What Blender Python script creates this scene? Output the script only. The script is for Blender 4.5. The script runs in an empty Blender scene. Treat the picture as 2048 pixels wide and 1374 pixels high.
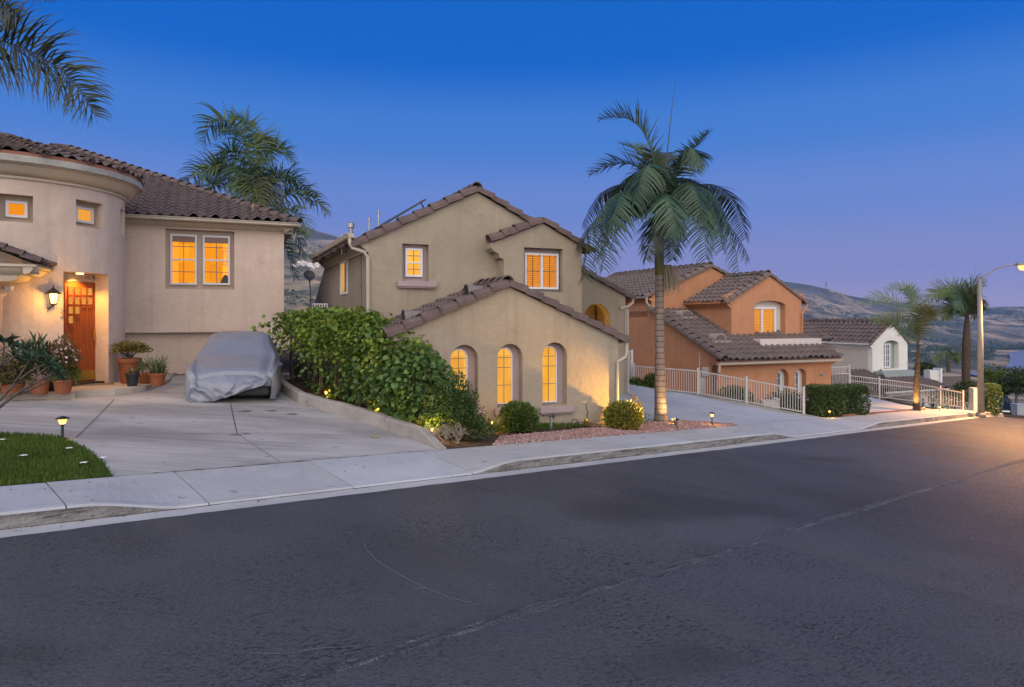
import bpy, bmesh, math, random
import numpy as np
from mathutils import Vector, noise as mnoise
random.seed(7); RNG = np.random.default_rng(11)
R = math.radians
scene = bpy.context.scene
COL = scene.collection

# ------------------------------------------------------------------ camera
F, CX, YH, CAMZ = 1365.0, 1024.0, 635.0, 1.9      # survey: focal length in photo pixels, principal column, eye level row, eye height
cam = bpy.data.cameras.new("camera"); camo = bpy.data.objects.new("camera", cam); COL.objects.link(camo)
cam.sensor_width = 36.0; cam.lens = 36.0 * F / 2048.0
cam.shift_y = -(687.0 - YH) / 2048.0
cam.clip_start = 0.1; cam.clip_end = 20000
camo.location = (0, 0, CAMZ); camo.rotation_euler = (R(90), 0, 0)
scene.camera = camo

# ------------------------------------------------------------------ sky (dusk)
SKY_BACK = (2.38, 2.28, 2.32)
world = bpy.data.worlds.new("World"); scene.world = world; world.use_nodes = True
nt = world.node_tree; nt.nodes.clear()
def N(t, **kw):
    n = nt.nodes.new(t)
    for k, v in kw.items(): setattr(n, k, v)
    return n
out = N('ShaderNodeOutputWorld'); bg = N('ShaderNodeBackground'); bg.inputs[1].default_value = 1.0
sky = N('ShaderNodeTexSky'); sky.sky_type = 'NISHITA'; sky.sun_disc = False
sky.sun_elevation = R(2.0); sky.sun_rotation = R(200); sky.altitude = 200; sky.air_density = 1.3
tc = N('ShaderNodeTexCoord'); sep = N('ShaderNodeSeparateXYZ'); nt.links.new(tc.outputs['Generated'], sep.inputs[0])
ramp = N('ShaderNodeValToRGB'); e = ramp.color_ramp; e.interpolation = 'EASE'
stops = [(0.0, (.40, .33, .475)), (.075, (.275, .270, .505)), (.165, (.150, .240, .600)), (.255, (.058, .200, .615)),
         (.36, (.000, .118, .560)), (.46, (.000, .112, .520)), (1.0, (.004, .11, .45))]
while len(e.elements) < len(stops): e.elements.new(.5)
for el, (p, c_) in zip(e.elements, stops): el.position = p; el.color = (*c_, 1)
nt.links.new(sep.outputs['Z'], ramp.inputs[0])
# the afterglow stands behind the photographer (-Y)
mr = N('ShaderNodeMapRange'); mr.interpolation_type = 'SMOOTHSTEP'
mr.inputs[1].default_value = 0.25; mr.inputs[2].default_value = -0.75
nt.links.new(sep.outputs['Y'], mr.inputs[0])
glow = N('ShaderNodeMix'); glow.data_type = 'RGBA'
nt.links.new(mr.outputs[0], glow.inputs[0]); nt.links.new(ramp.outputs[0], glow.inputs[6]); glow.inputs[7].default_value = (*SKY_BACK, 1)
ml = N('ShaderNodeMix'); ml.data_type = 'RGBA'; ml.blend_type = 'ADD'; ml.inputs[0].default_value = 0.004
nt.links.new(glow.outputs[2], ml.inputs[6]); nt.links.new(sky.outputs[0], ml.inputs[7])
nt.links.new(ml.outputs[2], bg.inputs[0]); nt.links.new(bg.outputs[0], out.inputs[0])

sun = bpy.data.lights.new("sun", 'SUN'); sun.energy = 0.75; sun.angle = R(60); sun.color = (1.0, .84, .74)
suno = bpy.data.objects.new("sun", sun); COL.objects.link(suno); suno.rotation_euler = (R(64), 0, R(-20))
scene.view_settings.view_transform = 'Standard'; scene.view_settings.look = 'None'
scene.view_settings.exposure = 0.0; scene.view_settings.gamma = 1.0
scene.cycles.max_bounces = 6; scene.cycles.volume_bounces = 0

# ------------------------------------------------------------------ helpers: pixels to places
TH = math.atan2(1548.0, F); DV = (math.sin(TH), math.cos(TH)); NV = (-math.cos(TH), math.sin(TH))   # road direction, road normal
GRADE = 0.0606
def sn(x, y): return x*DV[0] + y*DV[1], x*NV[0] + y*NV[1]
def xy(s, n): return s*DV[0] + n*NV[0], s*DV[1] + n*NV[1]
def sst(a, b, x):
    t = min(1.0, max(0.0, (x-a)/(b-a))); return t*t*(3-2*t)
def zr(s): return -GRADE*s if s < 31 else -GRADE*31 - .115*(s-31)
FA, FB = (5.05, 22.6), (8.95, 20.9)              # the guard rail at the right edge of the second driveway
_fl = math.hypot(FB[0]-FA[0], FB[1]-FA[1]); FN = (-(FB[1]-FA[1])/_fl, (FB[0]-FA[0])/_fl)
def G(x, y):
    """height of the lots behind the pavement"""
    s, n = sn(x, y)
    m = max(n, 9.2) - 9.2
    a = zr(s)*(1 - (1 - .62*sst(21, 25, s))*sst(0, 10, m)) + .13 + .02*min(m, 14)
    b = zr(s) + .13 - .45*sst(.2, 2.2, m) - .03*max(0, m-6)
    fd = (x-FA[0])*FN[0] + (y-FA[1])*FN[1]
    k = sst(.05, .7, fd) * sst(14, 17, s) * (1 - sst(23.2, 24.6, s)*(1 - sst(34, 38, s)))
    z = a*(1-k) + b*k
    return z - .16*max(0, n-32)
def ray(px, py): return (px-CX)/F, -(py-YH)/F
def at(px, py, Y):
    rx, rz = ray(px, py); return Vector((rx*Y, Y, CAMZ + rz*Y))
def gp(px, py, fn=None, lift=0):
    """where the line of sight meets the ground"""
    fn = fn or G; rx, rz = ray(px, py); lo, hi = 2.0, 90.0
    Y = lo
    while Y < hi:
        if CAMZ + rz*Y < fn(rx*Y, Y): break
        Y += .05
    return Vector((rx*Y, Y, fn(rx*Y, Y)+lift))
class Frame:
    """a house's own axes: x along its front, y to its back, z up"""
    def __init__(s, x, y, z, ang=23.7):
        s.o = Vector((x, y, z)); t = R(ang); s.rot = t; s.a = (math.cos(t), math.sin(t)); s.b = (-math.sin(t), math.cos(t))
    def p(s, px, py, k=0.0):
        rx, rz = ray(px, py)
        lam = (k + s.o.x*s.b[0] + s.o.y*s.b[1]) / (rx*s.b[0] + s.b[1])
        X, Y = rx*lam, lam
        return (X-s.o.x)*s.a[0] + (Y-s.o.y)*s.a[1], CAMZ + rz*lam - s.o.z
    def pt(s, px, py, t):
        """on the plane x = t: returns (k, z)"""
        rx, rz = ray(px, py)
        lam = (t + s.o.x*s.a[0] + s.o.y*s.a[1]) / (rx*s.a[0] + s.a[1])
        X, Y = rx*lam, lam
        return (X-s.o.x)*s.b[0] + (Y-s.o.y)*s.b[1], CAMZ + rz*lam - s.o.z
    def loc(s, v): 
        dx, dy = v[0]-s.o.x, v[1]-s.o.y
        return Vector((dx*s.a[0]+dy*s.a[1], dx*s.b[0]+dy*s.b[1], v[2]-s.o.z))
    def w(s, t, k, z): return Vector((s.o.x + t*s.a[0] + k*s.b[0], s.o.y + t*s.a[1] + k*s.b[1], s.o.z + z))

# ------------------------------------------------------------------ helpers: objects
def link(name, me, mat=None, parent=None):
    o = bpy.data.objects.new(name, me); COL.objects.link(o)
    if mat: me.materials.append(mat)
    if parent: o.parent = parent
    return o
def tag(o, label=None, cat=None, group=None, kind=None):
    if label: o['label'] = label
    if cat: o['category'] = cat
    if group: o['group'] = group
    if kind: o['kind'] = kind
    return o
def thing(name, loc, label, cat, rz=0, group=None):
    o = bpy.data.objects.new(name, None); COL.objects.link(o); o.empty_display_size = .2
    o.location = loc; o.rotation_euler = (0, 0, rz); return tag(o, label, cat, group)
def copy_tree(o, parent=None):
    c = o.copy(); COL.objects.link(c); c.parent = parent
    for ch in list(o.children): copy_tree(ch, c)
    return c
class MB:
    def __init__(s): s.v = []; s.f = []
    def add(s, vs, fs):
        b = len(s.v); s.v += [tuple(v) for v in vs]; s.f += [tuple(i+b for i in f) for f in fs]; return s
    def box(s, x0, x1, y0, y1, z0, z1):
        return s.add([(x0,y0,z0),(x1,y0,z0),(x1,y1,z0),(x0,y1,z0),(x0,y0,z1),(x1,y0,z1),(x1,y1,z1),(x0,y1,z1)],
                     [(0,3,2,1),(4,5,6,7),(0,1,5,4),(1,2,6,5),(2,3,7,6),(3,0,4,7)])
    def bar(s, p, q, w, h=None, up=(0,0,1)):
        p, q = Vector(p), Vector(q); h = h or w; d = (q-p).normalized(); u = Vector(up)
        if abs(d.dot(u)) > .98: u = Vector((0,1,0))
        r = d.cross(u).normalized()*w/2; u2 = r.cross(d).normalized()*h/2
        return s.add([p-r-u2,p+r-u2,p+r+u2,p-r+u2,q-r-u2,q+r-u2,q+r+u2,q-r+u2],[(0,3,2,1),(4,5,6,7),(0,1,5,4),(1,2,6,5),(2,3,7,6),(3,0,4,7)])
    def tube(s, pts, rad, n=8, cap=True):
        pts = [Vector(p) for p in pts]; m = len(pts)
        if not hasattr(rad, '__len__'): rad = [rad]*m
        b = len(s.v); ref = None
        for i, p in enumerate(pts):
            d = (pts[min(i+1,m-1)]-pts[max(i-1,0)]).normalized()
            if ref is None: ref = d.orthogonal().normalized()
            ref = (ref - d*ref.dot(d)).normalized(); r2 = d.cross(ref)
            for j in range(n):
                a = 2*math.pi*j/n; s.v.append(tuple(p + (ref*math.cos(a)+r2*math.sin(a))*rad[i]))
        for i in range(m-1):
            for j in range(n):
                k = (j+1) % n; s.f.append((b+i*n+j, b+i*n+k, b+(i+1)*n+k, b+(i+1)*n+j))
        if cap: s.f.append(tuple(b+j for j in reversed(range(n)))); s.f.append(tuple(b+(m-1)*n+j for j in range(n)))
        return s
    def lathe(s, prof, c=(0,0,0), n=20, cap=True):
        b = len(s.v); m = len(prof)
        for r, z in prof:
            for j in range(n):
                a = 2*math.pi*j/n; s.v.append((c[0]+r*math.cos(a), c[1]+r*math.sin(a), c[2]+z))
        for i in range(m-1):
            for j in range(n):
                k = (j+1) % n; s.f.append((b+i*n+j, b+i*n+k, b+(i+1)*n+k, b+(i+1)*n+j))
        if cap: s.f.append(tuple(b+j for j in reversed(range(n)))); s.f.append(tuple(b+(m-1)*n+j for j in range(n)))
        return s
    def prism(s, poly, y0, y1):
        """polygon of (x, z) points pushed from y0 to y1 (convex or simple)"""
        n = len(poly); return s.add([(x,y0,z) for x,z in poly]+[(x,y1,z) for x,z in poly],
            [tuple(range(n)), tuple(reversed(range(n,2*n)))]+[(i,n+i,n+(i+1)%n,(i+1)%n) for i in range(n)])
    def ring(s, o, i, y0, y1):
        n = len(o); b = [(x,y0,z) for x,z in o]+[(x,y0,z) for x,z in i]+[(x,y1,z) for x,z in o]+[(x,y1,z) for x,z in i]; f = []
        for j in range(n):
            k = (j+1) % n
            f += [(j,k,n+k,n+j),(2*n+j,3*n+j,3*n+k,2*n+k),(j,2*n+j,2*n+k,k),(n+j,n+k,3*n+k,3*n+j)]
        return s.add(b, f)
    def sweep(s, prof, p0, p1, out_dir):
        """profile of (out, up) points carried from p0 to p1"""
        p0, p1, o = Vector(p0), Vector(p1), Vector(out_dir); n = len(prof)
        return s.add([p0+o*a+Vector((0,0,b)) for a,b in prof]+[p1+o*a+Vector((0,0,b)) for a,b in prof],
            [tuple(range(n)), tuple(reversed(range(n,2*n)))]+[(i,n+i,n+(i+1)%n,(i+1)%n) for i in range(n)])
    def build(s, name, mat, parent=None, smooth=False, bevel=0):
        me = bpy.data.meshes.new(name); me.from_pydata(s.v, [], s.f)
        bm = bmesh.new(); bm.from_mesh(me); bmesh.ops.recalc_face_normals(bm, faces=bm.faces); bm.to_mesh(me); bm.free()
        if smooth: me.polygons.foreach_set('use_smooth', [True]*len(me.polygons))
        me.update(); o = link(name, me, mat, parent)
        if bevel:
            m = o.modifiers.new("bevel", 'BEVEL'); m.width = bevel; m.segments = 2; m.limit_method = 'ANGLE'
        return o
def arch(x0, x1, z0, z1, rise=None, n=14):
    """opening outline with a round (or flatter) head"""
    r = (x1-x0)/2; rise = r if rise is None else rise; c = (x0+x1)/2
    return [(x0,z0),(x1,z0)] + [(c + r*math.cos(math.pi*i/n), z1-rise + rise*math.sin(math.pi*i/n)) for i in range(n+1)]
def rect(x0, x1, z0, z1): return [(x0,z0),(x1,z0),(x1,z1),(x0,z1)]
def wall(name, mat, parent, outer, holes, y, thick, reveal=.3, nb=False):
    """upright wall panel in the local x-z plane at depth y, with real openings and their reveals"""
    bm = bmesh.new(); edges = []; loops = []
    for lp in [outer]+holes:
        vs = [bm.verts.new((x, y, z)) for x, z in lp]; loops.append(vs)
        for i in range(len(vs)): edges.append(bm.edges.new((vs[i], vs[(i+1) % len(vs)])))
    bmesh.ops.triangle_fill(bm, use_beauty=True, use_dissolve=False, edges=edges)
    for li, vs in enumerate(loops):
        d = thick if li == 0 else reveal
        bk = [bm.verts.new((v.co.x, y+d, v.co.z)) for v in vs]
        for i in range(len(vs)):
            j = (i+1) % len(vs); bm.faces.new((vs[i], vs[j], bk[j], bk[i]))
        if li == 0 and nb: bm.faces.new(bk) if len(bk) < 9 else None
    bmesh.ops.recalc_face_normals(bm, faces=bm.faces)
    me = bpy.data.meshes.new(name); bm.to_mesh(me); bm.free(); return link(name, me, mat, parent)

def tile_roof(name, mat, parent, o, u, v, poly, tw=.27, course=.34, amp=.055, lift=.035, res=8, k=1.45):
    """S-shaped roof tiles over a convex polygon given in (u, v) on a roof plane; v points up the slope"""
    amp *= k; lift *= k; o, u, v = Vector(o), Vector(u).normalized(), Vector(v).normalized(); n = u.cross(v).normalized()
    if n.z < 0: n = -n
    us = [p[0] for p in poly]; vs_ = [p[1] for p in poly]; u0, u1, v0, v1 = min(us)-.05, max(us)+.05, min(vs_), max(vs_)
    nu = max(2, int((u1-u0)/tw*res)); bm = bmesh.new(); ncs = int((v1-v0)/course)+1
    prof = lambda x: amp*(abs(math.sin(math.pi*x/tw))**1.0)**1.2 if (x/tw) % 1 < 2 else 0
    for c in range(ncs):
        va, vb = v0+c*course, v0+(c+1)*course+.03; lo, hi, dn = [], [], []
        for i in range(nu+1):
            uu = u0+(u1-u0)*i/nu; t = uu/tw
            h = amp*(.5+.5*math.cos(2*math.pi*t)); 
            jit = .010*mnoise.noise((math.floor(t+.5)*3.1, c*7.7, 0)); jv = .014*mnoise.noise((math.floor(t+.5)*5.3, c*2.7, 4))
            lo.append(bm.verts.new((uu, va+jv, h+lift+jit))); hi.append(bm.verts.new((uu, vb, h+jit*.3))); dn.append(bm.verts.new((uu, va+jv, h-.01)))
        for i in range(nu):
            bm.faces.new((lo[i], lo[i+1], hi[i+1], hi[i])); bm.faces.new((dn[i], dn[i+1], lo[i+1], lo[i]))
    b = [bm.verts.new((uu, vv, -.035)) for uu, vv in [(u0,v0),(u1,v0),(u1,v1),(u0,v1)]]; bm.faces.new(b)
    area = sum(poly[i][0]*poly[(i+1)%len(poly)][1]-poly[(i+1)%len(poly)][0]*poly[i][1] for i in range(len(poly)))
    P = poly if area > 0 else list(reversed(poly))
    for i in range(len(P)):
        a, b2 = P[i], P[(i+1) % len(P)]; e_ = (b2[0]-a[0], b2[1]-a[1])
        bmesh.ops.bisect_plane(bm, geom=bm.verts[:]+bm.edges[:]+bm.faces[:], plane_co=(a[0],a[1],0), plane_no=(e_[1],-e_[0],0), clear_outer=True)
    for w in bm.verts: w.co = o + u*w.co.x + v*w.co.y + n*w.co.z
    bm.normal_update()
    for f in bm.faces: f.smooth = True
    me = bpy.data.meshes.new(name); bm.to_mesh(me); bm.free(); ob = link(name, me, mat, parent)
    me.set_sharp_from_angle(angle=R(50)); return ob
def caps(mb, p0, p1, r=.13, L=.40, up=(0,0,1), half=1.0, drop=0.0):
    """overlapping barrel tiles along a ridge, hip or rake, from the low end p0 to the high end p1"""
    p0, p1 = Vector(p0), Vector(p1); D = p1-p0; ln = D.length; d = D.normalized(); n = max(1, round(ln/L)); L = ln/n
    u = Vector(up); u = (u - d*u.dot(d)).normalized(); s_ = d.cross(u)
    K = 7
    for i in range(n):
        j = .012*mnoise.noise((i*3.3+p0.x, p0.y*2, p0.z))
        a, b = p0 + d*(i*L-.03) + u*(.040+j), p0 + d*((i+1)*L) + u*(.0+j)
        vs = []
        for c, rr in ((a, r*1.09), (b, r*.90)):
            for k in range(K):
                an = math.pi*half*(k/(K-1)-.5)
                vs.append(c + s_*math.sin(an)*rr + u*(math.cos(an)*rr - drop*rr))
            for k in reversed(range(K)):
                an = math.pi*half*(k/(K-1)-.5)
                vs.append(c + s_*math.sin(an)*(rr-.025) + u*(math.cos(an)*(rr-.025) - drop*rr))
        m = 2*K
        mb.add(vs, [tuple(range(m)), tuple(reversed(range(m, 2*m)))] + [(q, m+q, m+(q+1)%m, (q+1)%m) for q in range(m)])
    return mb
def sheet(name, mat, pts, dz, res=.8, fn=None, kind='structure', parent=None):
    """ground sheet over a plan polygon, laid on the ground height"""
    fn = fn or G; bm = bmesh.new(); pl = []
    for i in range(len(pts)):
        a, b = pts[i], pts[(i+1) % len(pts)]; n = max(1, int(math.hypot(b[0]-a[0], b[1]-a[1])/res))
        pl += [(a[0]+(b[0]-a[0])*k/n, a[1]+(b[1]-a[1])*k/n) for k in range(n)]
    vs = [bm.verts.new((x, y, 0)) for x, y in pl]
    es = [bm.edges.new((vs[i], vs[(i+1) % len(vs)])) for i in range(len(vs))]
    bmesh.ops.triangle_fill(bm, use_beauty=True, edges=es)
    for _ in range(6):
        lg = [e_ for e_ in bm.edges if e_.calc_length() > res*1.3]
        if not lg: break
        bmesh.ops.subdivide_edges(bm, edges=lg, cuts=1, use_grid_fill=True); bmesh.ops.triangulate(bm, faces=[f for f in bm.faces if len(f.verts) > 3])
    for w in bm.verts: w.co.z = fn(w.co.x, w.co.y)+dz
    bmesh.ops.recalc_face_normals(bm, faces=bm.faces)
    if sum(f.normal.z for f in bm.faces) < 0: bmesh.ops.reverse_faces(bm, faces=bm.faces)
    for f in bm.faces: f.smooth = True
    me = bpy.data.meshes.new(name); bm.to_mesh(me); bm.free(); o = link(name, me, mat, parent)
    if kind: o['kind'] = kind
    return o
def rawmesh(name, V, Fc, mat, parent=None, smooth=False):
    """big meshes straight from arrays; Fc is (n, 3) or (n, 4)"""
    me = bpy.data.meshes.new(name); k = Fc.shape[1]
    me.vertices.add(len(V)); me.vertices.foreach_set('co', np.asarray(V, np.float32).ravel())
    me.loops.add(Fc.size); me.loops.foreach_set('vertex_index', Fc.astype(np.int32).ravel())
    me.polygons.add(len(Fc)); me.polygons.foreach_set('loop_start', np.arange(0, Fc.size, k, dtype=np.int32))
    if smooth: me.polygons.foreach_set('use_smooth', np.ones(len(Fc), bool))
    me.update(calc_edges=True); me.validate(); return link(name, me, mat, parent)
LEAF = {'oval': (np.array([(0,0,0),(.3,.5,.10),(.72,.36,.06),(1,0,-.10),(.72,-.36,.06),(.3,-.5,.10),(.35,0,0),(.7,0,-.03)]),
                 np.array([(0,6,1),(0,5,6),(1,6,7),(1,7,2),(6,5,4),(6,4,7),(2,7,3),(7,4,3)])),
        'diamond': (np.array([(0,0,0),(.45,.5,.08),(1,0,-.06),(.45,-.5,.08)]), np.array([(0,2,1),(0,3,2)])),
        'blade': (np.array([(0,.5,0),(0,-.5,0),(.4,.5,.03),(.4,-.5,.03),(.75,.35,0),(.75,-.35,0),(1,0,-.08)]),
                  np.array([(0,1,3),(0,3,2),(2,3,5),(2,5,4),(4,5,6)])),
        'broad': (np.array([(0,0,0),(-.06,.32,.03),(.22,.55,.08),(.62,.46,.05),(1,0,-.14),(.62,-.46,.05),(.22,-.55,.08),(-.06,-.32,.03),(.4,0,-.02)]),
                  np.array([(8,0,1),(8,1,2),(8,2,3),(8,3,4),(8,4,5),(8,5,6),(8,6,7),(8,7,0)]))}
def unit(a): return a/np.maximum(np.linalg.norm(a, axis=1, keepdims=True), 1e-9)
def leaves(name, P, D, Nn, L, W, mat, parent, shape='oval'):
    """one mesh of many single leaves: base P, direction D, face normal Nn"""
    P, D, Nn = np.asarray(P, float), unit(np.asarray(D, float)), np.asarray(Nn, float)
    S = unit(np.cross(Nn, D)); U = np.cross(D, S); T, Fc = LEAF[shape]; n = len(P)
    L = np.broadcast_to(np.asarray(L, float), (n,)); W = np.broadcast_to(np.asarray(W, float), (n,))
    V = P[:,None,:] + D[:,None,:]*(T[None,:,0,None]*L[:,None,None]) + S[:,None,:]*(T[None,:,1,None]*W[:,None,None]) + U[:,None,:]*(T[None,:,2,None]*L[:,None,None])
    Fa = Fc[None] + (np.arange(n)*len(T))[:,None,None]
    return rawmesh(name, V.reshape(-1,3), Fa.reshape(-1,3), mat, parent)
def rdir(n): return unit(RNG.normal(size=(n,3)))
# ------------------------------------------------------------------ materials
def s2l(c): 
    c = c/255.0; return c/12.92 if c <= .04045 else ((c+.055)/1.055)**2.4
def C(r, g, b): return (s2l(r), s2l(g), s2l(b))
class Mat:
    def __init__(s, name, col, rough=.8, spec=.3, metal=0.0):
        s.m = bpy.data.materials.new(name); s.m.use_nodes = True; s.t = s.m.node_tree; s.b = s.t.nodes['Principled BSDF']
        s.b.inputs['Base Color'].default_value = (*col, 1); s.b.inputs['Roughness'].default_value = rough
        s.b.inputs['Specular IOR Level'].default_value = spec; s.b.inputs['Metallic'].default_value = metal
        s.col = s._rgb(col); s.h = None; s.tc = None
    def n(s, t, **kw):
        n = s.t.nodes.new(t)
        for k, v in kw.items(): setattr(n, k, v)
        return n
    def _rgb(s, c):
        n = s.n('ShaderNodeRGB'); n.outputs[0].default_value = (*c, 1); return n.outputs[0]
    def l(s, a, b): s.t.links.new(a, b)
    def coord(s, scale=(1,1,1), kind='Object'):
        if not s.tc: s.tc = s.n('ShaderNodeTexCoord')
        m = s.n('ShaderNodeMapping'); m.inputs['Scale'].default_value = scale; s.l(s.tc.outputs[kind], m.inputs[0]); return m.outputs[0]
    def noise(s, scale, detail=4, rough=.55, stretch=(1,1,1), lo=.35, hi=.65, dist=0):
        n = s.n('ShaderNodeTexNoise'); n.inputs['Scale'].default_value = scale; n.inputs['Detail'].default_value = detail
        n.inputs['Roughness'].default_value = rough; n.inputs['Distortion'].default_value = dist
        s.l(s.coord(stretch), n.inputs['Vector']); m = s.n('ShaderNodeMapRange')
        m.inputs[1].default_value = lo; m.inputs[2].default_value = hi; s.l(n.outputs[0], m.inputs[0]); return m.outputs[0]
    def mix(s, fac, col, amount=1.0, mode='MIX'):
        m = s.n('ShaderNodeMix'); m.data_type = 'RGBA'; m.blend_type = mode
        if isinstance(fac, (int, float)): m.inputs[0].default_value = fac*amount
        else:
            q = s.n('ShaderNodeMath', operation='MULTIPLY'); q.inputs[1].default_value = amount; s.l(fac, q.inputs[0]); s.l(q.outputs[0], m.inputs[0])
        s.l(s.col, m.inputs[6]); m.inputs[7].default_value = (*col, 1); s.col = m.outputs[2]; return s
    def island(s, cols):
        g = s.n('ShaderNodeNewGeometry'); r = s.n('ShaderNodeValToRGB'); e = r.color_ramp
        while len(e.elements) < len(cols): e.elements.new(.5)
        for i, (el, c) in enumerate(zip(e.elements, cols)): el.position = i/(len(cols)-1); el.color = (*c, 1)
        s.l(g.outputs['Random Per Island'], r.inputs[0]); s.col = r.outputs[0]; return s
    def bump(s, fac, strength=.3, dist=.01):
        b = s.n('ShaderNodeBump'); b.inputs['Strength'].default_value = strength; b.inputs['Distance'].default_value = dist
        s.l(fac, b.inputs['Height'])
        if s.h: s.l(s.h, b.inputs['Normal'])
        s.h = b.outputs[0]; return s
    def emit(s, col, strength):
        s.b.inputs['Emission Color'].default_value = (*col, 1); s.b.inputs['Emission Strength'].default_value = strength; return s
    def done(s):
        s.l(s.col, s.b.inputs['Base Color'])
        if s.h: s.l(s.h, s.b.inputs['Normal'])
        return s.m
    def trans(s, w=.25):
        s.b.inputs['Transmission Weight'].default_value = 0
        tr = s.n('ShaderNodeBsdfTranslucent'); mx = s.n('ShaderNodeMixShader'); mx.inputs[0].default_value = w
        o = s.t.nodes['Material Output']; s.l(s.col, tr.inputs[0]); s.l(s.b.outputs[0], mx.inputs[1]); s.l(tr.outputs[0], mx.inputs[2]); s.l(mx.outputs[0], o.inputs[0])
        return s
def stucco(name, col, dark, light):
    m = Mat(name, col, .92, .15)
    m.mix(m.noise(.55, 5, .6), dark, .55); m.mix(m.noise(1.7, 4, .6, lo=.5, hi=.8), light, .45)
    m.mix(m.noise(2.6, 5, .6, (1.8,1.8,.10), .50, .72), dark, .5); m.mix(m.noise(.9, 5, .6, lo=.55, hi=.75, dist=.6), tuple(c*.82 for c in dark), .45); m.mix(m.noise(9, 3, .6, lo=.45, hi=.8), light, .18)
    m.bump(m.noise(60, 4, .6), .35, .006).bump(m.noise(7, 3, .5), .25, .02); return m.done()
def painted(name, col, rough=.6, var=.12):
    m = Mat(name, col, rough, .35); m.mix(m.noise(3, 4), tuple(c*.72 for c in col), var*2.2); m.mix(m.noise(14, 3, lo=.5, hi=.8), tuple(min(1, c*1.2) for c in col), var); m.bump(m.noise(35, 3), .1, .004); return m.done()
def leafmat(name, cols, trans=.25, rough=.5):
    m = Mat(name, cols[0], rough, .35).island(cols); m.mix(m.noise(.9, 3, .6, lo=.52, hi=.70), tuple(c*k for c, k in zip(cols[-1], (1.5,1.2,1.0))), .45); m.mix(m.noise(1.3, 3), tuple(c*.5 for c in cols[0]), .5); m.trans(trans); return m.done()
def metal(name, col, rough=.45, mt=.6):
    m = Mat(name, col, rough, .5, mt); m.mix(m.noise(9, 4), tuple(c*.6 for c in col), .4); return m.done()
def litpane(name, col, col2, strength, scale=3.0, stretch=(3, 1, .5)):
    """self-glowing window pane: uneven room light, curtain folds and furniture shapes put into its colour"""
    m = Mat(name, (.06,.035,.01), .25, .06); n = m.noise(scale, 3, .5, stretch, .3, .7); c1 = m.col
    m.col = m._rgb(col); m.mix(n, col2, .9); bk = m.n('ShaderNodeTexBrick'); bk.inputs['Scale'].default_value = 1.0; bk.inputs['Mortar Size'].default_value = 0; bk.inputs['Brick Width'].default_value = .34; bk.inputs['Row Height'].default_value = .52; bk.inputs['Color1'].default_value = (1,1,1,1); bk.inputs['Color2'].default_value = (.30,.30,.30,1); mp_ = m.n('ShaderNodeMapping'); mp_.inputs['Rotation'].default_value = (R(90),0,0); m.l(m.coord(), mp_.inputs[0]); m.l(mp_.outputs[0], bk.inputs['Vector']); bw = m.n('ShaderNodeMapRange'); bw.inputs[3].default_value = 1.0; bw.inputs[4].default_value = 0.0; m.l(bk.outputs[0], bw.inputs[0]); m.mix(bw.outputs[0], (col[0]*.62, col[1]*.42, col[2]*.3), .75); e = m.col; m.l(e, m.b.inputs['Emission Color']); m.b.inputs['Emission Strength'].default_value = strength; m.col = c1; return m.done()
M = {}
M['stucco_one'] = stucco('beige_stucco', (.55,.43,.35), (.42,.32,.26), (.64,.53,.45))
M['stucco_two'] = stucco('olive_stucco', (.295,.245,.180), (.205,.17,.125), (.37,.31,.235))
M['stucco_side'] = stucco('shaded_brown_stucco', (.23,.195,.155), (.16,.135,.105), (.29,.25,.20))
M['stucco_three'] = stucco('terracotta_stucco', (.40,.195,.105), (.31,.14,.070), (.46,.25,.15))
M['stucco_four'] = stucco('white_stucco', (.56,.54,.49), (.46,.44,.40), (.64,.62,.58))
M['cornice_one'] = painted('cream_cornice_paint', (.45,.37,.28)); M['fascia'] = painted('weathered_fascia_paint', (.36,.34,.29), .7, .5)
M['cornice_two'] = painted('tan_cornice_paint', (.33,.275,.20)); M['cornice_three'] = painted('rust_cornice_paint', (.40,.165,.075))
M['gutter'] = painted('beige_gutter_paint', (.36,.31,.245), .45); M['white'] = painted('white_paint', (.56,.55,.56), .45, .10)
M['trim_two'] = painted('mauve_trim_paint', (.30,.225,.215)); M['trim_one'] = painted('tan_trim_paint', (.36,.27,.20))
M['trim_four'] = painted('grey_green_trim_paint', (.22,.25,.24)); M['trim_three'] = painted('pale_trim_paint', (.50,.44,.40))
def tiles(name, cols):
    m = Mat(name, cols[0], .82, .25); n1 = m.noise(2.6, 2, .5, lo=.3, hi=.7); m.mix(n1, cols[1], .9); m.mix(m.noise(5.5, 3, lo=.5, hi=.75), cols[2], .6)
    m.mix(m.noise(26, 4, lo=.5, hi=.8), tuple(c*1.5 for c in cols[1]), .35); m.bump(m.noise(50, 4), .25, .006); return m.done()
M['tile'] = tiles('brown_roof_tile', [(.085,.062,.058), (.122,.090,.083), (.046,.034,.033)])
M['tile_cap'] = tiles('brown_ridge_tile', [(.090,.062,.055), (.125,.088,.078), (.055,.040,.036)])
M['tile_three'] = tiles('grey_brown_roof_tile', [(.105,.078,.068), (.145,.110,.096), (.060,.045,.040)])
M['mortar'] = painted('terracotta_mortar', (.27,.11,.07), .9, .4)
M['pane_orange'] = litpane('amber_lit_pane', (1.0,.30,.0), (1.0,.42,.004), 1.0)
M['pane_pale'] = litpane('pale_lit_pane', (1.0,.50,.09), (1.0,.40,.02), 1.0)
M['pane_yellow'] = litpane('yellow_lit_pane', (1.0,.44,.015), (1.0,.58,.13), 1.0, 1.6)
M['pane_door'] = litpane('door_lit_pane', (.80,.42,.08), (.55,.30,.08), .9, 6)
M['pane_dark'] = Mat('grey_glass', (.10,.115,.125), .08, .6).done()
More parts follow.
